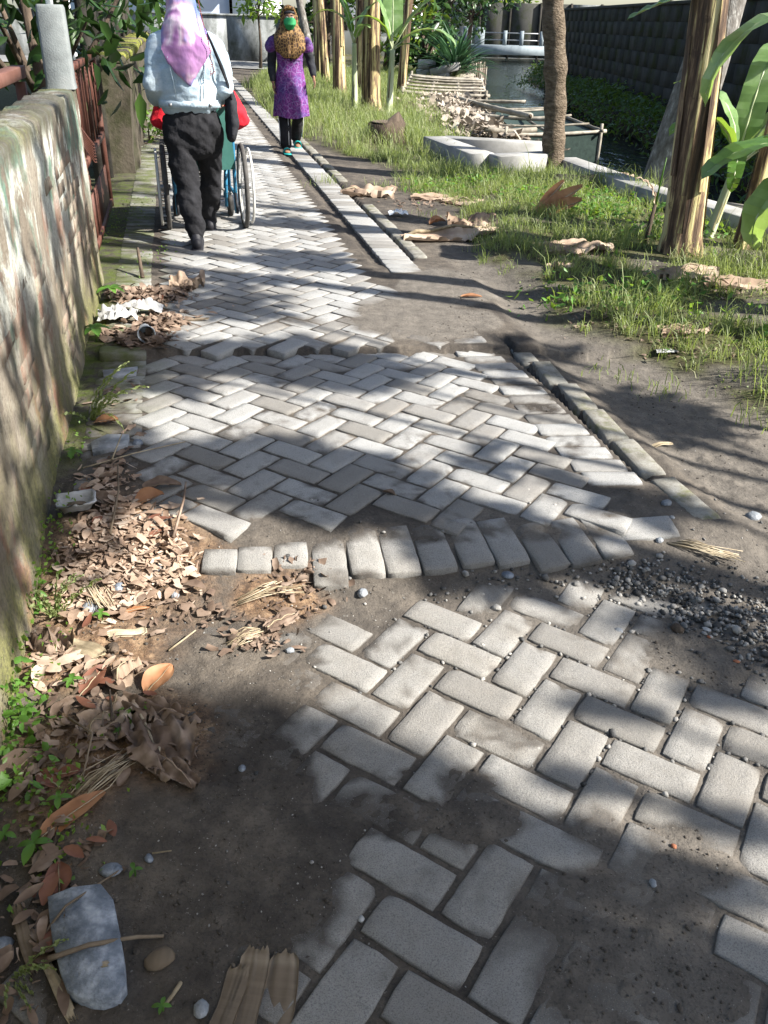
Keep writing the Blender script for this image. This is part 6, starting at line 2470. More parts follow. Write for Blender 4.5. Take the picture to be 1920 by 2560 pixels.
def hand(b, wrist, d, palm_n, thumb_side, curl=.5, L=.165):
    """palm, four unequal fingers and a thumb; d along the hand, palm_n out of the palm"""
    d = Vector(d).normalized()
    nrm = Vector(palm_n)
    nrm = (nrm - d * nrm.dot(d)).normalized()
    s = d.cross(nrm)
    if s.dot(Vector(thumb_side)) < 0:
        s = -s
    w = Vector(wrist)
    pl = L * .5
    b.capsule([w, w + d * pl * .5, w + d * pl * .92], 0, 10, s, [(.023, .015), (.032, .014), (.036, .012)])
    for k, (off, ln) in enumerate(((.027, .40), (.009, .45), (-.009, .42), (-.026, .33))):
        p = w + d * pl * .86 + s * off
        fl = L * ln
        a = curl * (.7 + .12 * k)
        p1 = p + (d * math.cos(a * .5) + nrm * math.sin(a * .5)) * fl * .45
        p2 = p1 + (d * math.cos(a * 1.3) + nrm * math.sin(a * 1.3)) * fl * .32
        p3 = p2 + (d * math.cos(a * 2.0) + nrm * math.sin(a * 2.0)) * fl * .23
        b.capsule([p, p1, p2, p3], [.0085, .008, .0072, .0062], 8)
    t0 = w + d * pl * .30 + s * .024
    t1 = t0 + (d * .7 + s * .65 + nrm * .25) * .038
    t2 = t1 + (d * .9 + s * .15 + nrm * .4) * .03
    b.capsule([t0, t1, t2], [.0115, .0095, .0075], 8)


def body_mesh(J, voxel=.0075):
    b = MB()
    X = (1, 0, 0)
    hipL, hipR = Vector(J['hipL']), Vector(J['hipR'])
    c = (hipL + hipR) / 2
    nk = Vector(J['neck'])
    ch = c.lerp(nk, .68)
    b.capsule([c + Vector((0, 0, -.06)), c + Vector((0, 0, .06)), c.lerp(nk, .38), ch, c.lerp(nk, .9)], 0, 16, X,
              [(.155, .11), (.15, .105), (.125, .09), (.15, .10), (.10, .065)])
    b.capsule([c.lerp(nk, .9), nk, Vector(J['head'])], [.055, .047, .05], 12)
    h = Vector(J['head'])
    b.sphere(h, (.073, .092, .112), 18, 12)
    f = Vector(J.get('face', (0, 1, 0)))
    b.capsule([h + f * .06 + Vector((0, 0, -.06)), h + f * .062 + Vector((0, 0, -.03))], [.045, .05], 10)
    b.capsule([h + f * .090 + Vector((0, 0, .015)), h + f * .107 + Vector((0, 0, -.018))], [.008, .013], 8)
    for sd in (-1, 1):
        b.capsule([h + Vector((sd * .073, -.01, .02)), h + Vector((sd * .076, -.015, -.03))], [.014, .010], 8)
    for s in 'LR':
        hp, kn, an = (Vector(J[k + s]) for k in ('hip', 'knee', 'ankle'))
        b.capsule([hp, hp.lerp(kn, .4), kn, kn.lerp(an, .35), an], [.083, .075, .052, .053, .034], 12)
        fd = Vector(J['toe' + s]) - an
        he = an + Vector((0, 0, -.045)) - Vector((fd.x, fd.y, 0)).normalized() * .035
        b.capsule([an, he], [.034, .030], 8)
        b.capsule([he, an.lerp(Vector(J['toe' + s]), .55), Vector(J['toe' + s])], 0, 10, (0, 0, 1), [(.028, .03), (.026, .038), (.015, .036)])
        sh, el, wt = (Vector(J[k + s]) for k in ('sh', 'elbow', 'wrist'))
        b.capsule([c.lerp(nk, .86), sh], [.05, .05], 10)
        b.capsule([sh, sh.lerp(el, .5), el, el.lerp(wt, .4), wt], [.05, .043, .036, .034, .024], 12)
        hand(b, wt, Vector(J['hand' + s]), Vector(J['palm' + s]), Vector(J['thumb' + s]), J.get('curl', .5))
    return remesh(b, voxel, 3)


X_ = (1, 0, 0)
# ---- woman pushing the wheelchair
pw = thing('person', 'person in pale denim jacket, pink and blue headscarf and black trousers pushing the wheelchair, seen from behind', 'person', (-1.37, 6.34, .025), rad(13))
pw['label'] = 'person seen from behind in pale denim jacket and pink headscarf pushing the wheelchair'
J = dict(hipL=(-.085, 0, .80), hipR=(.085, .02, .80), kneeL=(-.065, -.07, .43), kneeR=(.105, .22, .44), ankleL=(-.03, -.25, .095), ankleR=(.085, .36, .085), toeL=(-.02, -.07, .035), toeR=(.095, .55, .035),
         neck=(0, .04, 1.31), head=(0, .075, 1.445), shL=(-.165, .02, 1.25), shR=(.165, .02, 1.25), elbowL=(-.235, -.06, 1.0), elbowR=(.235, -.05, .99), wristL=(-.215, .15, .915), wristR=(.215, .15, .915),
         handL=(.1, 1, -.15), handR=(-.1, 1, -.15), palmL=(.15, 0, -1), palmR=(-.15, 0, -1), thumbL=(1, .3, 0), thumbR=(-1, .3, 0), curl=1.1, face=(0, 1, 0))
link('body', body_mesh(J), MT['skin'], pw)
b = MB()
b.capsule([(0, 0, .66), (0, -.01, .74), (0, 0, .86), (0, 0, .93)], 0, 20, X_, [(.165, .125), (.178, .135), (.165, .118), (.15, .105)])
b.capsule([(-.088, 0, .76), (-.082, -.02, .62), (-.070, -.055, .44), (-.05, -.17, .24), (-.032, -.25, .105)], [.112, .108, .083, .074, .060], 14)
b.capsule([(.088, .02, .76), (.095, .10, .62), (.108, .22, .45), (.095, .30, .26), (.085, .365, .11)], [.112, .106, .082, .072, .060], 14)
def trn(co):
    a = fbm(co[:, 0] * 7, co[:, 2] * 13 + co[:, 0] * 9 + co[:, 1] * 6, 1.0, 4, 3) - .5
    c = fbm(co[:, 0] * 42, co[:, 2] * 3, 1.0, 3, 5) - .5
    top = ss(.72, .88, co[:, 2])
    return a * .055 * (1 - top * .7) + c * .028 * top
link('trousers', remesh(b, .011, 3, trn), MT['black'], pw)
MB().tube([(0, -.0, .868), (0, -.0, .90)], 0, 24, False, X_, ecc=[(.168, .122), (.165, .12)]).build('waistband', MT['black'], pw, True)
b = MB()
b.capsule([(0, .0, .915), (0, -.005, .98), (0, -.01, 1.10), (0, 0, 1.22), (0, .02, 1.30)], 0, 24, X_, [(.205, .145), (.205, .15), (.200, .148), (.185, .128), (.10, .085)])
b.capsule([(-.12, .02, 1.262), (-.172, .018, 1.235)], [.068, .072], 12)
b.capsule([(.12, .02, 1.262), (.172, .018, 1.235)], [.068, .072], 12)
b.capsule([(-.175, .02, 1.23), (-.212, -.03, 1.12), (-.235, -.06, 1.0), (-.228, .05, .945), (-.218, .13, .92)], [.074, .066, .058, .054, .047], 14)
b.capsule([(.175, .02, 1.23), (.212, -.025, 1.12), (.235, -.05, .99), (.228, .05, .945), (.218, .13, .92)], [.074, .066, .058, .054, .047], 14)
jk = link('jacket', remesh(b, .010, 3, wr(8, .045, 12, (1, 1, 1.6))), MT['denim'], pw)
MB().tube([(0, -.005, .878), (0, -.005, .925)], 0, 30, True, X_, ecc=[(.206, .142), (.208, .146)]).build('hem_band', MT['denim'], jk, True)
for sd in (-1, 1):
    MB().box((sd * .13, -.122, .90), (.022, .006, .018)).build('button', MT['steel'], jk)
    MB().tube([(sd * .085, -.152, .94), (sd * .10, -.158, 1.06), (sd * .12, -.142, 1.18)], .003, 5).build('seam', MT['denim'], jk)
b = MB()
b.sphere((0, .07, 1.455), (.098, .115, .125), 18, 12)
b.capsule([(0, .035, 1.40), (0, .0, 1.32), (0, -.03, 1.25)], 0, 20, X_, [(.108, .105), (.14, .115), (.165, .105)])
b.capsule([(0, -.045, 1.30), (-.004, -.118, 1.22), (-.006, -.150, 1.15), (.0, -.163, 1.08), (.006, -.160, 1.02)], 0, 20, X_, [(.13, .05), (.165, .022), (.125, .016), (.065, .013), (.014, .010)])
b.capsule([(0, .10, 1.34), (0, .13, 1.24)], 0, 14, X_, [(.11, .06), (.12, .05)])
link('headscarf', remesh(b, .008, 3, wr(9, .034, 31)), MT['hijab'], pw)
b = MB()
cp = [(.098, .02, 1.53), (.106, -.03, 1.47), (.118, -.085, 1.38), (.138, -.125, 1.29), (.152, -.155, 1.21), (.150, -.165, 1.16), (.168, -.160, 1.10), (.142, -.168, 1.08), (.152, -.168, 1.15)]
for a, c in zip(cp, cp[1:]):
    a = Vector(a)
    c = Vector(c)
    n = max(2, int((c - a).length / .010))
    for i in range(n):
        b.sphere(a.lerp(c, i / n), .0042, 5, 4)
b.build('bead_chain', MT['chain'], pw)
for s, (hx, hy, hz, tx, ty, hp) in {'L': (-.035, -.31, .05, -.018, -.05, 0), 'R': (.082, .30, .045, .097, .57, 0)}.items():
    b = MB()
    b.capsule([(hx, hy, .045), (hx * .5 + tx * .5, hy * .5 + ty * .5, .045), (tx, ty, .032)], 0, 12, (0, 0, 1), [(.042, .036), (.038, .044), (.024, .038)])
    b.capsule([(hx, hy + .02, .05), (hx, hy + .05, .095)], [.04, .042], 10)
    sh = link('shoe', remesh(b, .007, 2), MT['shoe'], pw)
    MB().beam((hx, hy - .035, .010), (tx, ty + .02, .010), .082, .02, .006).build('sole', MT['shoe'], sh)
# black bag over the right shoulder
bg = thing('shoulder_bag', 'black cloth bag hanging from the right shoulder of the person pushing the wheelchair', 'bag', (-1.37, 6.34, .025), rad(13))
b = MB()
b.capsule([(.262, .03, 1.02), (.270, .02, .90), (.275, .01, .78), (.262, -.01, .69)], 0, 16, (0, 1, 0), [(.06, .022), (.095, .040), (.10, .046), (.075, .032)])
link('pouch', remesh(b, .010, 3, wr(12, .026, 41)), MT['blackcloth'], bg)
MB().tube([(.125, .07, 1.325), (.135, .0, 1.335), (.160, -.085, 1.27), (.215, -.125, 1.13), (.268, -.085, .98), (.282, -.03, .90)], 0, 8, True, (0, 0, 1), ecc=[(.012, .004)] * 6).build('strap', MT['blackcloth'], bg, True)

# ---- wheelchair
wc = thing('wheelchair', 'blue framed wheelchair with dark green backrest and spoked wheels', 'wheelchair', (-1.405, 6.78, .025), rad(15))
for sd in (-1, 1):
    w = MB().torus((sd * .285, 0, .300), .283, .0175, (1, 0, 0), 48, 10).build('tyre', MT['tyre'], wc, True)
    MB().torus((sd * .285, 0, .300), .262, .010, (1, 0, 0), 44, 6, ry=.012).build('rim', MT['rim'], w, True)
    MB().tube([(sd * .25, 0, .30), (sd * .345, 0, .30)], .022, 10).build('hub', MT['steel'], w, True)
    b = MB()
    for k in range(28):
        a = 2 * math.pi * k / 28
        a2 = a + (.35 if k % 2 else -.35)
        b.tube([(sd * (.272 if k % 4 < 2 else .30), .02 * math.cos(a2), .30 + .02 * math.sin(a2)), (sd * .285, .258 * math.cos(a), .30 + .258 * math.sin(a))], .0016, 4, False)
    b.build('spokes', MT['steel'], w)
    hr = MB().torus((sd * .335, 0, .300), .262, .0095, (1, 0, 0), 44, 8)
    for k in range(6):
        a = 2 * math.pi * k / 6
        hr.tube([(sd * .287, .264 * math.cos(a), .30 + .264 * math.sin(a)), (sd * .335, .262 * math.cos(a), .30 + .262 * math.sin(a))], .004, 5)
    hr.build('hand_rim', MT['rim'], w, True)
    c = MB().torus((sd * .215, .42, .088), .068, .020, (1, 0, 0), 22, 8).build('caster', MT['tyre'], wc, True)
    MB().tube([(sd * .19, .42, .088), (sd * .24, .42, .088)], .03, 10).build('hub', MT['steel'], c, True)
    MB().tube([(sd * .215, .42, .088), (sd * .215, .40, .19), (sd * .215, .38, .23)], .012, 7).build('fork', MT['steel'], wc, True)
    MB().tube([(sd * .215, -.12, .13), (sd * .215, -.12, .50), (sd * .215, -.14, .86), (sd * .215, -.17, .90)], .0135, 10).build('back_post', MT['blueframe'], wc, True)
    MB().tube([(sd * .215, .38, .20), (sd * .215, .38, .66), (sd * .215, .34, .69), (sd * .215, -.12, .69)], .0135, 10).build('armrest_tube', MT['blueframe'], wc, True)
    MB().tube([(sd * .215, -.12, .26), (sd * .215, .38, .24)], .0135, 10).build('lower_tube', MT['blueframe'], wc, True)
    MB().tube([(sd * .215, -.12, .48), (sd * .215, .40, .49), (sd * .205, .50, .40), (sd * .19, .60, .12)], .0125, 10).build('seat_tube', MT['blueframe'], wc, True)
    MB().tube([(sd * .150, -.02, .16), (sd * .165, -.02, .47)], .012, 9).build('inner_post', MT['blueframe'], wc, True)
    g = MB().tube([(sd * .215, -.17, .90), (sd * .215, -.27, .895)], .0165, 10).build('push_grip', MT['shoe'], wc, True)
    MB().box((sd * .235, .12, .705), (.05, .30, .025), bev=.008).build('arm_pad', MT['shoe'], wc)
    MB().box((sd * .11, .62, .115), (.14, .13, .015), bev=.004).build('foot_plate', MT['shoe'], wc)
    MB().tube([(sd * -.205, .13, .22), (sd * .165, .13, .46)], .010, 8).build('cross_brace', MT['steel'], wc, True)
    MB().tube([(sd * .215, -.12, .28), (sd * .215, -.20, .14)], .010, 7).build('tipping_lever', MT['shoe'], wc, True)
V = []
for i in range(9):
    for j in range(7):
        u = i / 8 - .5
        v = j / 6
        V.append((u * .44, -.135 - .05 * (1 - (2 * u) ** 2), .44 + v * .42))
F = [(i * 7 + j, i * 7 + j + 1, (i + 1) * 7 + j + 1, (i + 1) * 7 + j) for i in range(8) for j in range(6)]
V2 = [(x, y + .014, z) for x, y, z in V]
link('backrest', np_mesh('backrest', V + V2, F + [tuple(63 + q for q in f)[::-1] for f in F], True), MT['greenvinyl'], wc)
MB().box((0, .12, .475), (.43, .46, .03), bev=.01).build('seat', MT['greenvinyl'], wc)

# ---- the person sitting in it
sp_ = thing('person', 'person in red clothes seated in the wheelchair, mostly hidden behind the one pushing', 'person', (-1.405, 6.78, .025), rad(15))
J = dict(hipL=(-.09, .03, .57), hipR=(.09, .03, .57), kneeL=(-.10, .43, .55), kneeR=(.10, .43, .55), ankleL=(-.10, .55, .19), ankleR=(.10, .55, .19), toeL=(-.10, .70, .145), toeR=(.10, .70, .145),
         neck=(0, .0, 1.03), head=(0, .05, 1.16), shL=(-.16, .0, .97), shR=(.16, .0, .97), elbowL=(-.275, -.02, .77), elbowR=(.275, -.02, .77), wristL=(-.17, .20, .72), wristR=(.17, .20, .72),
         handL=(.5, 1, -.1), handR=(-.5, 1, -.1), palmL=(0, 0, -1), palmR=(0, 0, -1), thumbL=(1, .3, 0), thumbR=(-1, .3, 0), curl=.5)
link('body', body_mesh(J, .009), MT['skin'], sp_)
b = MB()
b.capsule([(0, .03, .56), (0, .01, .72), (0, 0, .90), (0, 0, 1.0)], 0, 18, X_, [(.18, .135), (.165, .12), (.17, .12), (.10, .08)])
for sd in (-1, 1):
    b.capsule([(sd * .15, 0, .97), (sd * .23, -.02, .87), (sd * .292, -.03, .76), (sd * .25, .08, .735), (sd * .185, .17, .725)], [.068, .066, .066, .062, .05], 12)
link('tunic', remesh(b, .011, 3, wr(14, .03, 51)), MT['red'], sp_)
b = MB()
for sd in (-1, 1):
    b.capsule([(sd * .09, .03, .58), (sd * .10, .42, .565), (sd * .10, .52, .36), (sd * .10, .545, .22)], [.105, .085, .075, .065], 12)
link('skirt', remesh(b, .012, 3, wr(9, .02, 52)), MT['blackcloth'], sp_)
b = MB()
b.sphere((0, .04, 1.17), (.092, .108, .12), 16, 10)
b.capsule([(0, .0, 1.11), (0, -.01, 1.02), (0, .0, .93)], 0, 16, X_, [(.10, .09), (.14, .11), (.165, .12)])
link('headscarf', remesh(b, .010, 3, wr(11, .018, 53)), MT['red'], sp_)
for sd in (-1, 1):
    b = MB()
    b.capsule([(sd * .10, .50, .155), (sd * .10, .62, .16), (sd * .10, .72, .145)], 0, 10, (0, 0, 1), [(.03, .034), (.028, .042), (.018, .038)])
    link('sandal', remesh(b, .008, 2), MT['sandal'], sp_)

# ---- woman walking towards the camera
ww = thing('person', 'person in purple batik dress, brown headscarf and green mask walking along the path kerb', 'person', (-1.235, 11.28, .02), rad(193))
J = dict(hipL=(-.08, -.03, .77), hipR=(.08, .02, .77), kneeL=(-.09, -.06, .42), kneeR=(.085, .085, .43), ankleL=(-.09, -.33, .115), ankleR=(.09, .17, .085), toeL=(-.10, -.17, .03), toeR=(.095, .36, .035),
         neck=(0, .0, 1.27), head=(0, .025, 1.405), shL=(-.165, 0, 1.20), shR=(.165, 0, 1.20), elbowL=(-.245, -.03, .985), elbowR=(.205, -.05, .96), wristL=(-.262, .09, .83), wristR=(.205, .03, .765),
         handL=(-.15, .35, -.9), handR=(.0, .25, -1), palmL=(.9, -.1, 0), palmR=(-.9, .1, 0), thumbL=(.2, 1, 0), thumbR=(-.2, 1, 0), curl=.45)
link('body', body_mesh(J, .0068), MT['skin'], ww)
b = MB()
b.capsule([(0, 0, .68), (0, 0, .82)], 0, 16, X_, [(.15, .115), (.14, .105)])
b.capsule([(-.08, -.03, .74), (-.088, -.06, .43), (-.09, -.20, .25), (-.09, -.32, .13)], [.09, .07, .068, .062], 12)
b.capsule([(.08, .02, .74), (.086, .075, .43), (.09, .13, .25), (.09, .17, .10)], [.09, .072, .070, .066], 12)
tr_ = link('trousers', remesh(b, .010, 3, wr(11, .022, 61)), MT['black'], ww)
MB().tube([(.158, .06, .52), (.160, .09, .40), (.160, .165, .25), (.158, .175, .10)], .006, 6).build('piping', MT['whiteline'], tr_, True)
MB().tube([(.055, .15, .42), (.060, .18, .30), (.062, .23, .10)], .005, 6).build('piping', MT['whiteline'], tr_, True)
MB().tube([(-.158, -.05, .45), (-.160, -.15, .28), (-.155, -.26, .14)], .006, 6).build('piping', MT['whiteline'], tr_, True)
b = MB()
b.capsule([(-.155, 0, 1.20), (-.205, -.015, 1.10), (-.245, -.03, .985), (-.262, .03, .90), (-.264, .075, .845)], [.062, .057, .050, .046, .038], 12)
b.capsule([(.155, 0, 1.20), (.19, -.02, 1.09), (.205, -.05, .96), (.208, -.01, .86), (.206, .025, .785)], [.062, .057, .050, .046, .038], 12)
b.capsule([(-.15, 0, 1.19), (0, 0, 1.22), (.15, 0, 1.19)], [.06, .08, .06], 12)
link('undershirt', remesh(b, .010, 3, wr(14, .018, 62)), MT['blackcloth'], ww)
b = MB()
rings = [(1.245, .105, .075), (1.20, .175, .105), (1.12, .168, .122), (1.02, .150, .115), (.93, .148, .115), (.85, .165, .125), (.72, .182, .155), (.58, .190, .178), (.46, .200, .195), (.395, .205, .203)]
n = 40
V = []
for i, (z, a, c_) in enumerate(rings):
    k = max(0, (.95 - z) / .55)
    for j in range(n):
        t = 2 * math.pi * j / n
        pl_ = 1 + .055 * k * math.sin(7 * t + 1.1) + .035 * k * math.sin(11 * t + z * 3)
        V.append((a * pl_ * math.cos(t), c_ * pl_ * math.sin(t) + .012 + .02 * k, z + .012 * k * math.sin(3 * t)))
F = [((i + 1) * n + j, (i + 1) * n + (j + 1) % n, i * n + (j + 1) % n, i * n + j) for i in range(len(rings) - 1) for j in range(n)]
F.append(tuple(range(n)))
me = np_mesh('dress', V, F, True)
dr = link('dress', me, MT['batik'], ww)
for sd in (-1, 1):
    b = MB()
    b.capsule([(sd * .13, 0, 1.205), (sd * .185, -.005, 1.165), (sd * .208, -.012, 1.125)], [.066, .074, .078], 12)
    link('cap_sleeve', remesh(b, .010, 2, wr(14, .012, 63)), MT['batik'], dr)
MB().box((0, .138, 1.0), (.03, .012, .03), bev=.003).build('buckle', MT['shoe'], dr)
MB().tube([(-.15, .02, .995), (-.10, .105, .998), (0, .134, 1.0), (.10, .105, .998), (.15, .02, .995)], 0, 8, True, (0, 0, 1), ecc=[(.016, .005)] * 5).build('belt', MT['batik'], dr, True)
b = MB()
b.sphere((0, -.002, 1.420), (.096, .104, .126), 20, 14)
b.capsule([(-.066, .045, 1.455), (-.045, .078, 1.505), (0, .090, 1.518), (.045, .078, 1.505), (.066, .045, 1.455)], .024, 10)
b.capsule([(-.078, .045, 1.44), (-.082, .05, 1.38), (-.070, .07, 1.31)], .022, 10)
b.capsule([(.078, .045, 1.44), (.082, .05, 1.38), (.070, .07, 1.31)], .022, 10)
b.capsule([(0, .0, 1.37), (0, .005, 1.30), (0, .01, 1.235)], 0, 20, X_, [(.098, .09), (.135, .105), (.180, .122)])
b.capsule([(0, .055, 1.28), (0, .092, 1.19), (0, .122, 1.11), (.005, .140, 1.03)], 0, 18, X_, [(.125, .06), (.178, .055), (.170, .036), (.105, .024)])
b.capsule([(0, -.05, 1.27), (0, -.085, 1.15)], 0, 16, X_, [(.13, .05), (.14, .03)])
for sd in (-1, 1):
    b.capsule([(sd * .08, .03, 1.29), (sd * .135, .05, 1.20), (sd * .13, .09, 1.10), (sd * .07, .12, 1.04)], [.055, .05, .04, .026], 10)
link('headscarf', remesh(b, .0075, 4, lambda co: (fbm(co[:, 0] * 30, co[:, 2] * 5 + co[:, 1] * 4, 1.0, 3, 64) - .5) * .022 * ss(1.36, 1.24, co[:, 2])), MT['leopard'], ww)
b = MB()
b.capsule([(-.045, .078, 1.466), (0, .094, 1.472), (.045, .078, 1.466)], [.017, .019, .017], 10)
b.build('under_cap', MT['shoe'], ww, True)
b = MB()
b.capsule([(0, .106, 1.388), (0, .120, 1.354), (0, .096, 1.320)], 0, 16, X_, [(.070, .036), (.070, .042), (.05, .034)])
mk = link('mask', remesh(b, .006, 2), MT['mask'], ww)
for sd in (-1, 1):
    MB().tube([(sd * .060, .08, 1.385), (sd * .088, .03, 1.40)], .003, 5).build('ear_loop', MT['mask'], mk)
    e = MB().sphere((sd * .030, .110, 1.420), (.012, .006, .0075), 8, 6).build('eye', MT['whitepaint'], ww, True)
    MB().sphere((sd * .030, .1145, 1.420), (.006, .004, .0065), 8, 6).build('iris', MT['shoe'], e, True)
    MB().tube([(sd * .014, .112, 1.440), (sd * .032, .112, 1.445), (sd * .048, .100, 1.438)], .0035, 5).build('eyebrow', MT['shoe'], ww)
for s, (ax, ay, az_, tx, ty, tz) in {'L': (-.09, -.345, .07, -.10, -.15, .014), 'R': (.09, .12, .018, .097, .39, .016)}.items():
    o = MB().beam((ax, ay, az_), (tx, ty, tz), .085, .02, .006).build('sandal', MT['sandal'], ww)
    mx, my = ax * .35 + tx * .65, ay * .35 + ty * .65
    mz = az_ * .35 + tz * .65
    MB().tube([(mx - .046, my, mz), (mx - .03, my, mz + .05), (mx, my + .01, mz + .062), (mx + .03, my, mz + .05), (mx + .046, my, mz)], 0, 8, True, (0, 1, 0), ecc=[(.035, .006)] * 5).build('strap', MT['sandal'], o, True)
# ---------------------------------------------------------------- single fallen leaves and rubbish
def ovate(name, label, u, v, L, W, az, mat, seed, curl=.3, arch=.25, tilt=0.0, cat='leaf', group=None, rag=.0, fold=.2, notch=True, dz=.004):
    """az in radians, world direction of the leaf tip"""
    r = np.random.RandomState(seed)
    p = G(u, v)
    n, m = 12, 4
    V = []
    for i in range(n + 1):
        q = i / n
        w = W * .5 * (math.sin(math.pi * (q * .93 + .035) ** .85)) ** .75
        for j in range(-m, m + 1):
            f = j / m
            ww = w * (1 + (r.uniform(-rag, rag) if abs(j) == m else 0))
            x = (q - .5) * L + (r.uniform(-rag, rag) * L * .05)
            y = f * ww
            z = arch * L * (.25 - (q - .5) ** 2) + fold * abs(f) * w + curl * (f * f) * w * (1 if f > 0 else .6) + (fbm(np.array([q * 3.0]), np.array([f * 1.5 + seed]), 1.5, 2, seed)[0] - .5) * W * .22
            V.append([x, y, z])
    V = np.array(V)
    ct, st_ = math.cos(tilt), math.sin(tilt)
    V = np.stack([V[:, 0] * ct - V[:, 2] * st_, V[:, 1], V[:, 0] * st_ + V[:, 2] * ct], 1)
    V[:, 2] -= V[:, 2].min()
    k = 2 * m + 1
    F = [(i * k + j, i * k + j + 1, (i + 1) * k + j + 1, (i + 1) * k + j) for i in range(n) for j in range(2 * m)]
    o = thing(name, label, cat, (p[0], p[1], gz(p[0], p[1]) + dz), az, group)
    link('blade', np_mesh('blade', V, F, True), MT[mat], o)
    mid = [V[i * k + m] + np.array([0, 0, .0012]) for i in range(n + 1)]
    mid = [mid[0] + np.array([-L * .12, 0, -.002])] + mid
    MB().tube([tuple(q) for q in mid[::2]], [.0022 * (1 - .8 * i / 7) for i in range(len(mid[::2]))], 5).build('midrib', MT['straw'], o, True)
    return o


LG = 'fallen leaves in the lower left'
ovate('fallen_leaf', 'smooth orange brown oval leaf lying flat in the sun left of the near paving', 346, 1477, .105, .072, 1.15, 'orangeleaf', 1, .15, .08, .12, group=LG)
ovate('fallen_leaf', 'long narrow reddish brown leaf in the shade of the lower left', 158, 1768, .165, .055, .95, 'orangeleaf', 2, .25, .1, .0, group=LG)
ovate('fallen_leaf', 'rounded dark brown leaf above the long narrow one', 105, 1690, .06, .05, 2.6, 'darkred', 3, .3, .1, .1, group=LG)
ovate('fallen_leaf', 'brown leaf folded in two at the left border in shade', 45, 1665, .10, .06, .9, 'crumple', 4, .6, .2, .2, group=LG)
ovate('fallen_leaf', 'red brown leaf lying beside the rounded dark brown one', 150, 1680, .05, .035, .3, 'darkred', 5, .3, .1, .05, group=LG)
ovate('fallen_leaf', 'dark red leaf half under the crumpled leaf by the wall', 205, 1480, .10, .055, 1.2, 'darkred', 6, .2, .1, .2, group=LG)
ovate('fallen_leaf', 'brown leaf curling up on the pale leaf heap near the paving', 325, 1085, .10, .06, .6, 'orangeleaf', 7, .8, .2, .2, group=LG)
ovate('fallen_leaf', 'reddish leaf on the heap above the white tray', 215, 1085, .09, .06, 2.4, 'crumple', 8, .5, .1, .1, group=LG)
ovate('fallen_leaf', 'broad brown leaf resting on the left pavers at the heap edge', 350, 1052, .13, .06, .25, 'crumple', 9, .5, .15, .0, group=LG)
ovate('fallen_leaf', 'orange leaf strip lying flat below the pale stone', 285, 1322, .10, .028, .35, 'orangeleaf', 10, .1, .05, .02, group=LG)
ovate('fallen_leaf', 'round reddish leaf on the left edging by the grass tuft', 230, 1057 - 145, .09, .07, .2, 'orangeleaf', 11, .3, .1, .1, group=LG)
ovate('fallen_leaf', 'small dead leaf in the middle of the paving on a dark paver', 840, 1230 - 165, .045, .024, 2.8, 'crumple', 12, .8, .3, .1, group=LG)
ovate('fallen_leaf', 'thin curled orange leaf on the sandy track', 1018, 744 - 100, .13, .03, .1, 'orangeleaf', 13, .9, .1, .0, group=LG)
ovate('fallen_leaf', 'yellowish curled leaf on the track near the dry banana leaf', 945, 528 - 45, .14, .08, .3, 'orangeleaf', 14, .9, .3, .1, group=LG)
ovate('fallen_leaf', 'flat grey brown leaf in the bottom left among straws', 120, 1995, .07, .045, .6, 'crumple', 15, .2, .1, .1, group=LG)
ovate('fallen_leaf', 'dark brown leaf in the shade below the seedlings', 130, 1905, .07, .05, 1.9, 'darkred', 16, .2, .1, .1, group=LG)


def dry_leaf(name, label, u, v, L, W, H, az, seed, mat='drybanana', ridges=3, group='dry banana leaves on the bank', dz=.0, cat='dry leaf', jag=.25):
    """withered, folded banana leaf: a ragged rolled sheet with a stout rib"""
    r = np.random.RandomState(seed)
    p = G(u, v)
    n, m = 26, 14
    V = []
    for i in range(n + 1):
        q = i / n
        wid = W * (.45 + .55 * math.sin(math.pi * min(1, q * .8 + .12))) * (.8 + .4 * fbm(np.array([q * 5]), np.array([seed]), 1, 2, seed)[0])
        for j in range(m + 1):
            f = j / m - .5
            e = (r.uniform(-jag, jag) * .5 if j in (0, m) else 0)
            ph = fbm(np.array([q * 2.2 + seed]), np.array([f * 2.0]), 1.6, 3, seed)[0]
            z = H * abs(math.sin((f * ridges + q * .9 + ph * 1.6) * math.pi)) * (.35 + .65 * ph) * (1 - .3 * abs(f)) + H * .9 * (ph - .35)
            V.append(((q - .5) * L + (ph - .5) * L * .08 + (r.uniform(-jag, jag) * L * .10 if i in (0, n) else 0), (f + e * .15) * wid + (ph - .5) * W * .25, z))
    V = np.array(V)
    V[:, 2] -= np.percentile(V[:, 2], 12)
    k = m + 1
    F = []
    for i in range(n):
        for j in range(m):
            if (j in (0, m - 1) or i in (0, n - 1)) and r.random() < .3:
                continue
            F.append((i * k + j, i * k + j + 1, (i + 1) * k + j + 1, (i + 1) * k + j))
    o = thing(name, label, cat, (p[0], p[1], gz(p[0], p[1]) + .004 + dz), az, group)
    link('blade', np_mesh('blade', V, F, True), MT[mat], o)
    mid = [V[i * k + m // 2] + np.array([0, 0, .004]) for i in range(0, n + 1, 3)]
    MB().tube([tuple(q) for q in mid], [.016 * L / .8 * (1 - .7 * i / len(mid)) for i in range(len(mid))], 6).build('rib', MT['straw' if seed % 2 else 'drybanana'], o, True)
    return o


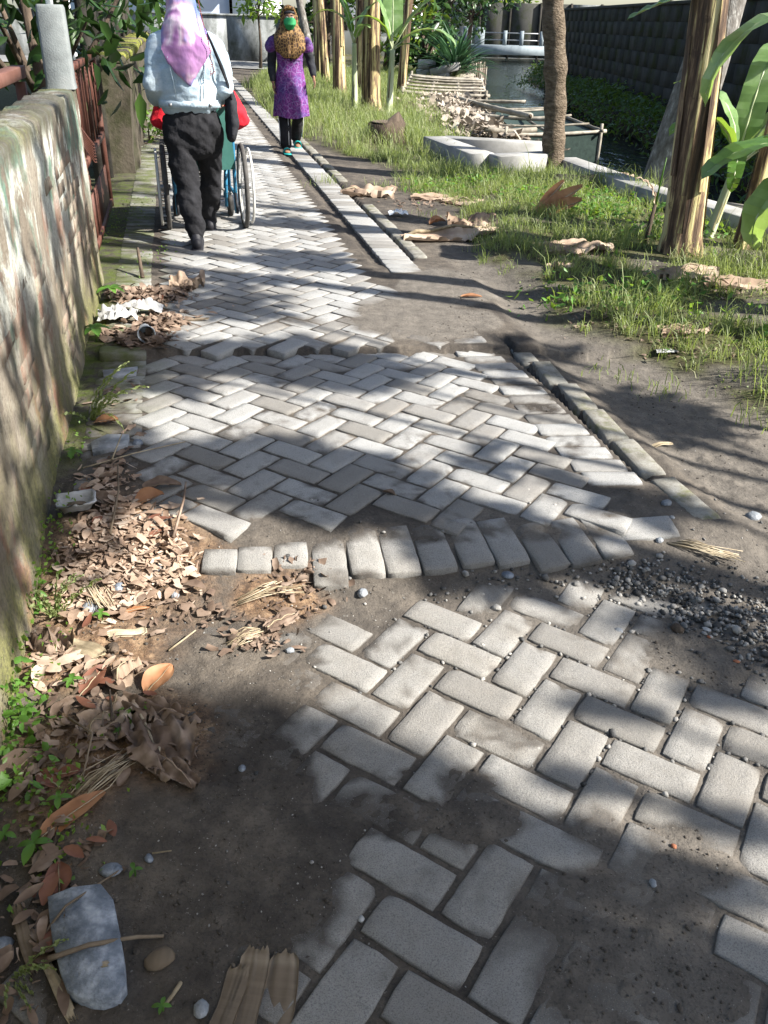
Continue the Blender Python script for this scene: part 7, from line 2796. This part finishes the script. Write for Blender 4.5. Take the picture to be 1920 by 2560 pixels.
dry_leaf('dry_leaf', 'large pale dry banana leaf with rolled folds on the edge of the track', 980, 512, .85, .30, .09, .42, 21)
dry_leaf('dry_leaf', 'dry banana leaf with upturned tip among the grass behind the largest one', 1020, 492, .42, .26, .13, .2, 22)
dry_leaf('dry_leaf', 'pale withered banana leaf sheet with raised spike in the middle of the grass', 1245, 556, .55, .26, .08, .3, 23)
dry_leaf('dry_leaf', 'dry leaf with torn end below the raised spike one', 1210, 585, .25, .16, .05, 1.0, 24)
dry_leaf('dry_leaf', 'dry banana leaf rolled at its left end before the thick banana plant', 1470, 612, .48, .22, .09, .15, 25)
dry_leaf('dry_leaf', 'grey dry banana leaf running to the right border', 1590, 638, .42, .18, .06, -.15, 26)
dry_leaf('dry_leaf', 'dry leaf clump lying on the far kerb stones', 795, 420, .5, .28, .09, -.1, 27)
dry_leaf('dry_leaf', 'flat dry leaf between the far kerb and the slab', 950, 430, .55, .18, .045, .1, 28)
dry_leaf('dry_leaf', 'dry leaf piece at the grass edge right of the far kerb clump', 1000, 440, .4, .2, .06, -.3, 29)
dry_leaf('dry_leaf', 'long dry banana leaf in front of the canal kerb', 1275, 408, .95, .30, .10, .35, 30)
dry_leaf('dry_leaf', 'grey dry leaf under the right border bushes', 1475, 725, .3, .16, .05, .3, 31)
for k, (u, v, az, sd) in enumerate(((1170, 462, 1.0, 1), (1185, 460, .55, 2), (1155, 464, 1.6, 3))):
    pass
fl = thing('fan_leaf', 'orange brown fan shaped dead leaf with deep lobes standing up in the grass', 'dry leaf', (*G(1160, 478)[:2], gz(*G(1160, 478)[:2])), 0.0)
for k, az in enumerate((.15, .55, .95, -.25)):
    n = 10
    L = (.36, .42, .36, .30)[k]
    V = []
    for i in range(n + 1):
        q = i / n
        w = .055 * math.sin(math.pi * (q * .9 + .08)) ** .8
        for j in (-1, -.5, 0, .5, 1):
            V.append((q * L * math.cos(az) - j * w * math.sin(az) * .5, .05 * k + j * w * .4, q * L * math.sin(az * .55 + .25) + j * w * math.cos(az) + .02 * abs(j)))
    F = [(5 * i + j, 5 * i + j + 1, 5 * i + j + 6, 5 * i + j + 5) for i in range(n) for j in range(4)]
    lb = link('lobe', np_mesh('lobe', V, F, True), MT['orangeleaf'], fl)
    MB().tube([tuple(V[5 * i + 2]) for i in range(0, n + 1, 2)], .004, 5).build('vein', MT['straw'], lb, True)

dry_leaf('crumpled_leaf', 'big crumpled brown leaf curled up in half shade left of the near paving', 345, 1615, .21, .17, .055, -.9, 41, 'crumple', 4, 'crumpled leaves in the lower left', cat='crumpled leaf')
dry_leaf('crumpled_leaf', 'brown leaf flap standing over the dark clod above the big crumpled one', 330, 1545, .19, .07, .045, -.35, 42, 'crumple', 2, 'crumpled leaves in the lower left', cat='crumpled leaf')
dry_leaf('crumpled_leaf', 'pale papery leaf sheet with a dark stick through it', 235, 1560, .14, .13, .03, 1.3, 43, 'drybanana', 3, 'crumpled leaves in the lower left', cat='crumpled leaf')
dry_leaf('crumpled_leaf', 'curled sunlit brown leaf roll at the wall below the litter heap', 110, 1400, .12, .10, .05, -.5, 44, 'crumple', 3, 'crumpled leaves in the lower left', cat='crumpled leaf')
dry_leaf('crumpled_leaf', 'pale leaf fold standing upright in the sun above the papery sheet', 275, 1468, .10, .06, .05, 1.2, 45, 'drybanana', 2, 'crumpled leaves in the lower left', cat='crumpled leaf')
dry_leaf('crumpled_leaf', 'star shaped torn leaf at the lower end of the big crumpled one', 375, 1680, .14, .06, .03, -.5, 46, 'crumple', 2, 'crumpled leaves in the lower left', cat='crumpled leaf')
dry_leaf('crumpled_leaf', 'pale leaf tangle on the earth before the near paving', 610, 1350, .12, .06, .018, .9, 47, 'crumple', 4, 'crumpled leaves in the lower left', cat='crumpled leaf')
dry_leaf('crumpled_leaf', 'upright pale leaf scraps at the right end of the wall foot heap', 405, 622, .20, .10, .10, .4, 48, 'drybanana', 3, 'crumpled leaves in the lower left', cat='crumpled leaf')


def bark_piece(label, u, v, L, W, az, seed, mat='wood', bend=.22, th=.006, group='pieces of dry bark', lift=.0, name='bark_piece'):
    r = np.random.RandomState(seed)
    p = G(u, v)
    n, m = 14, 12
    V = []
    for s_ in (0, 1):
        for i in range(n + 1):
            q = i / n
            for j in range(m + 1):
                f = j / m - .5
                w = W * (1 + .10 * math.sin(q * 7 + seed)) * (.85 if i in (0, n) else 1)
                e = r.uniform(-.05, .05) * L if i in (0, n) else 0
                rdg = .0035 * (fbm(np.array([f * 14 + seed]), np.array([q * 1.2]), 1.0, 3, seed)[0] - .5) * 2
                V.append(((q - .5) * L + e, f * w, bend * W * (.25 - f * f) + .006 * math.sin(q * 5 + seed) + lift * q + (th + rdg) * s_))
    k = m + 1
    N = (n + 1) * k
    F = [(N + i * k + j, N + (i + 1) * k + j, N + (i + 1) * k + j + 1, N + i * k + j + 1)[::-1] for i in range(n) for j in range(m)]
    F += [(i * k + j, i * k + j + 1, (i + 1) * k + j + 1, (i + 1) * k + j)[::-1] for i in range(n) for j in range(m)]
    for i in range(n):
        F += [(i * k, (i + 1) * k, N + (i + 1) * k, N + i * k), (i * k + m, N + i * k + m, N + (i + 1) * k + m, (i + 1) * k + m)]
    for j in range(m):
        F += [(j, N + j, N + j + 1, j + 1), (n * k + j, n * k + j + 1, N + n * k + j + 1, N + n * k + j)]
    o = link(name, np_mesh(name, V, F, True), MT[mat])
    o.location = (p[0], p[1], gz(p[0], p[1]) + .003)
    o.rotation_euler = (0, 0, az)
    return tag(o, label, 'bark piece', group)


bark_piece('split bark piece at the bottom edge, left one of three', 488, 2195, .17, .042, 1.40, 1)
bark_piece('split bark piece at the bottom edge, middle one of three', 532, 2180, .20, .048, 1.52, 2, lift=.004)
bark_piece('split bark piece at the bottom edge, right one of three', 602, 2180, .20, .052, 1.56, 3)
bark_piece('pale splintered wood piece in the sun beside the leaf roll', 185, 1410, .12, .05, -.5, 4, 'straw')
bark_piece('grey bark strip leaning near the foot of the slab stone', 55, 2030, .15, .022, 2.15, 5)
bark_piece('narrow pale bark strip on the left side of the slab stone', 122, 2130, .16, .018, 2.25, 6, 'straw')
bark_piece('flat grey wood strip lying below the litter heap', 275, 1372, .10, .028, .4, 7, 'straw')
bark_piece('square bit of bark lying on the upper left of the slab stone', 128, 2002, .03, .022, .3, 8, lift=.02)
bark_piece('brown flat wooden strip lying across the wall foot rubbish', 385, 692, .30, .03, .15, 9)
bark_piece('thin pale wooden strip above the brown flat one in the rubbish', 330, 685, .22, .018, .08, 10, 'straw')
bark_piece('pale wood chip on the slab stone', 215, 2113, .04, .012, .25, 11, 'straw', lift=.025)
bark_piece('pale wood chip lying on the track beside the kerb stones', 1430, 947, .12, .02, .5, 12, 'straw')


def stick(label, pts, r, mat='straw', dz=.006, group='loose sticks and straws'):
    P = []
    for (u, v, h) in pts:
        p = G(u, v)
        P.append(Vector((p[0], p[1], gz(p[0], p[1]) + dz + h)))
    o0 = P[0].copy()
    Q = []
    for i in range(len(P) - 1):
        for k in range(4):
            Q.append(P[i].lerp(P[i + 1], k / 4) - o0)
    Q.append(P[-1] - o0)
    o = MB().tube(Q, [r * (1 - .4 * i / len(Q)) for i in range(len(Q))], 6, wob=.1).build('stick', MT[mat], None, True)
    o.location = o0
    return tag(o, label, 'stick', group)


stick('straight pale stick lying on the earth above the orange leaf', [(365, 1410, .0), (425, 1440 - 60, .02)], .003)
stick('long thin stick crossing the upper corner of the slab stone', [(70, 2060, .0), (150, 1990, .036), (262, 1885, .0)], .003, 'wood')
stick('brown frayed stalk lying across the slab stone', [(112, 2100, .03), (200, 2075, .036), (300, 2040, .01), (355, 2032, .0)], .005, 'wood')
stick('dark knotty twig by the long reddish leaf', [(93, 1935, 0), (108, 1870, .0), (125, 1810, .004), (140, 1745, .0)], .004, 'darkbark')
stick('dark stick stuck through the pale papery sheet', [(248, 1590, .04), (244, 1530, .05)], .004, 'darkbark')
stick('thin straw lying over the left pavers by the edging', [(180, 1015, .01), (290, 985, .012), (400, 955, .004)], .003)
stick('thin straw rising beside the grey stone on the edging', [(243, 1000, .01), (268, 960, .05)], .003)
stick('curved dry stalk on the litter heap near the paving', [(240, 1165, .02), (262, 1100, .05), (258, 1030, .04)], .004, 'wood')
stick('dark bent strip rising at the right side of the litter heap', [(375, 1170, .01), (400, 1110, .05), (405, 1075, .06)], .005, 'crumple')
stick('curved dry pod near the slab stone', [(392, 2130, .0), (375, 2160, .006), (345, 2190, .0)], .004)
stick('pale straw beside the oval blue pebble', [(330, 1850, 0), (372, 1848, .004)], .002)
stick('brown stalk crossing the left shade below the seedlings', [(150, 1560, .004), (205, 1610, .02), (178, 1700, .0)], .003, 'wood')
stick('wooden stub standing on the edging above the wall foot heap', [(308, 560 + 40, .0), (303, 545 + 40, .14)], .014, 'darkbark')


def straw_bundle(label, u, v, L, az, n, seed, spread=.35):
    r = np.random.RandomState(seed)
    p = G(u, v)
    b = MB()
    for k in range(n):
        a = az + r.normal(0, spread * .4)
        l = L * r.uniform(.6, 1.1)
        o = r.normal(0, .012, 2)
        b.tube([(o[0] - math.cos(az) * L * .4, o[1] - math.sin(az) * L * .4, .004 + r.uniform(0, .01)), (o[0] * 1.5, o[1] * 1.5, .012 + r.uniform(0, .012)), (o[0] + math.cos(a) * l * .6, o[1] + math.sin(a) * l * .6, .003 + r.uniform(0, .008))], .0013, 4)
    o = b.build('straw_bundle', MT['straw'])
    o.location = (p[0], p[1], gz(p[0], p[1]))
    return tag(o, label, 'straw', 'bundles of dry fibres')


straw_bundle('pale bundle of dry fibres on the litter heap by the wall', 190, 1265, .20, 2.2 + math.pi, 40, 1)
straw_bundle('brush of dry fibres before the near paving', 535, 1380, .10, 3.9, 20, 2)
straw_bundle('tangle of brown dry fibres above the slab stone', 218, 1690, .15, 1.0, 26, 3)
straw_bundle('flat pale fibres at the end of the last kerb stone', 1500, 1185, .22, -.4, 30, 4)
straw_bundle('dry fibres scattered over the border course', 570, 1290, .2, .6, 16, 5, .9)

# white plastic rubbish
def wrap(label, u, v, L, W, H, az, seed, name, cat, mat='paper'):
    r = np.random.RandomState(seed)
    p = G(u, v)
    n, m = 16, 12
    V = []
    for i in range(n + 1):
        for j in range(m + 1):
            q, f = i / n - .5, j / m - .5
            h = fbm(np.array([q * 3 + seed]), np.array([f * 3]), 1.6, 4, seed)[0]
            V.append((q * L * (1 + .3 * (h - .5)), f * W * (1 + .5 * (fbm(np.array([q * 4]), np.array([seed + 3.]), 1, 2, 5)[0] - .5)), H * (.9 * h + .9 * abs(fbm(np.array([q * 6 + seed]), np.array([f * 5 + 2.]), 1.0, 3, seed + 4)[0] - .5) * 2) * (1.05 - 1.6 * (q * q + f * f))))
    k = m + 1
    F = [(i * k + j, i * k + j + 1, (i + 1) * k + j + 1, (i + 1) * k + j) for i in range(n) for j in range(m)]
    o = link(name, np_mesh(name, V, F, False), MT[mat])
    o.location = (p[0], p[1], gz(p[0], p[1]) + .012)
    o.rotation_euler = (0, 0, az)
    return tag(o, label, cat)


wrap('crumpled dirty white plastic wrapper, left one on the wall foot heap', 258, 690, .20, .16, .07, .2, 1, 'plastic_wrapper', 'wrapper')
wrap('twisted white paper lying on top of the wall foot heap', 305, 675, .24, .09, .07, .1, 2, 'paper_scrap', 'paper')
wrap('scrap of white paper on the mossy edging behind the walking shoe', 395, 620 - 0, .10, .05, .01, .1, 3, 'paper_scrap', 'paper')
wrap('small purple wrapper under the right border bushes', 1440, 760, .12, .05, .02, .1, 4, 'plastic_wrapper', 'wrapper')
wrap('clear plastic scrap lying in the grass by the track', 860, 555 - 90, .16, .08, .05, .1, 5, 'plastic_wrapper', 'wrapper', 'cup')
p = G(295, 718)
cupo = thing('plastic_cup', 'frosted plastic cup lying on its side in the wall foot heap', 'cup', (p[0] + .06, p[1] - .06, gz(p[0], p[1]) + .045), .35)
V = []
for i, (z, q) in enumerate(((0, .026), (.004, .030), (.075, .040), (.08, .043), (.08, .040), (.073, .0375), (.006, .027))):
    for j in range(14):
        a = 2 * math.pi * j / 14
        V.append((q * math.cos(a), z, q * math.sin(a)))
F = [(14 * i + j, 14 * i + (j + 1) % 14, 14 * i + 14 + (j + 1) % 14, 14 * i + 14 + j) for i in range(6) for j in range(14)] + [tuple(range(14)), tuple(range(97, 83, -1))]
o = link('shell', np_mesh('shell', [(x, -y, z) for x, y, z in V], F, True), MT['cup'], cupo)
MB().torus((0, -.08, 0), .042, .0025, (0, 1, 0), 18, 5).build('lip', MT['cup'], cupo, True)
p = G(168, 1105)
tr = thing('plastic_tray', 'dirty white crumpled tray with earth in it on the leaf heap beside the wall', 'tray', (p[0], p[1], gz(p[0], p[1]) + .022), .35)
b = MB()
n = 16
rr_ = random.Random(4)
V = []
for i, (k, z) in enumerate(((.55, 0), (.66, .004), (.88, .032), (1.0, .034), (1.0, .030), (.86, .026), (.60, .006))):
    for j in range(n):
        a = 2 * math.pi * j / n
        c, s_ = math.cos(a), math.sin(a)
        q = 1 / max(abs(c), abs(s_)) ** .7
        V.append((.062 * k * c * q * (1 + rr_.uniform(-.08, .08)), .048 * k * s_ * q * (1 + rr_.uniform(-.08, .08)), z + rr_.uniform(-.004, .006)))
F = [(n * i + j, n * i + (j + 1) % n, n * i + n + (j + 1) % n, n * i + n + j) for i in range(6) for j in range(n)] + [tuple(range(n - 1, -1, -1)), tuple(6 * n + j for j in range(n))]
link('shell', np_mesh('shell', V, F, True), MT['paper'], tr)
MB().sphere((0, 0, .006), (.036, .028, .012), 10, 6).build('earth_filling', MT['wood'], tr)
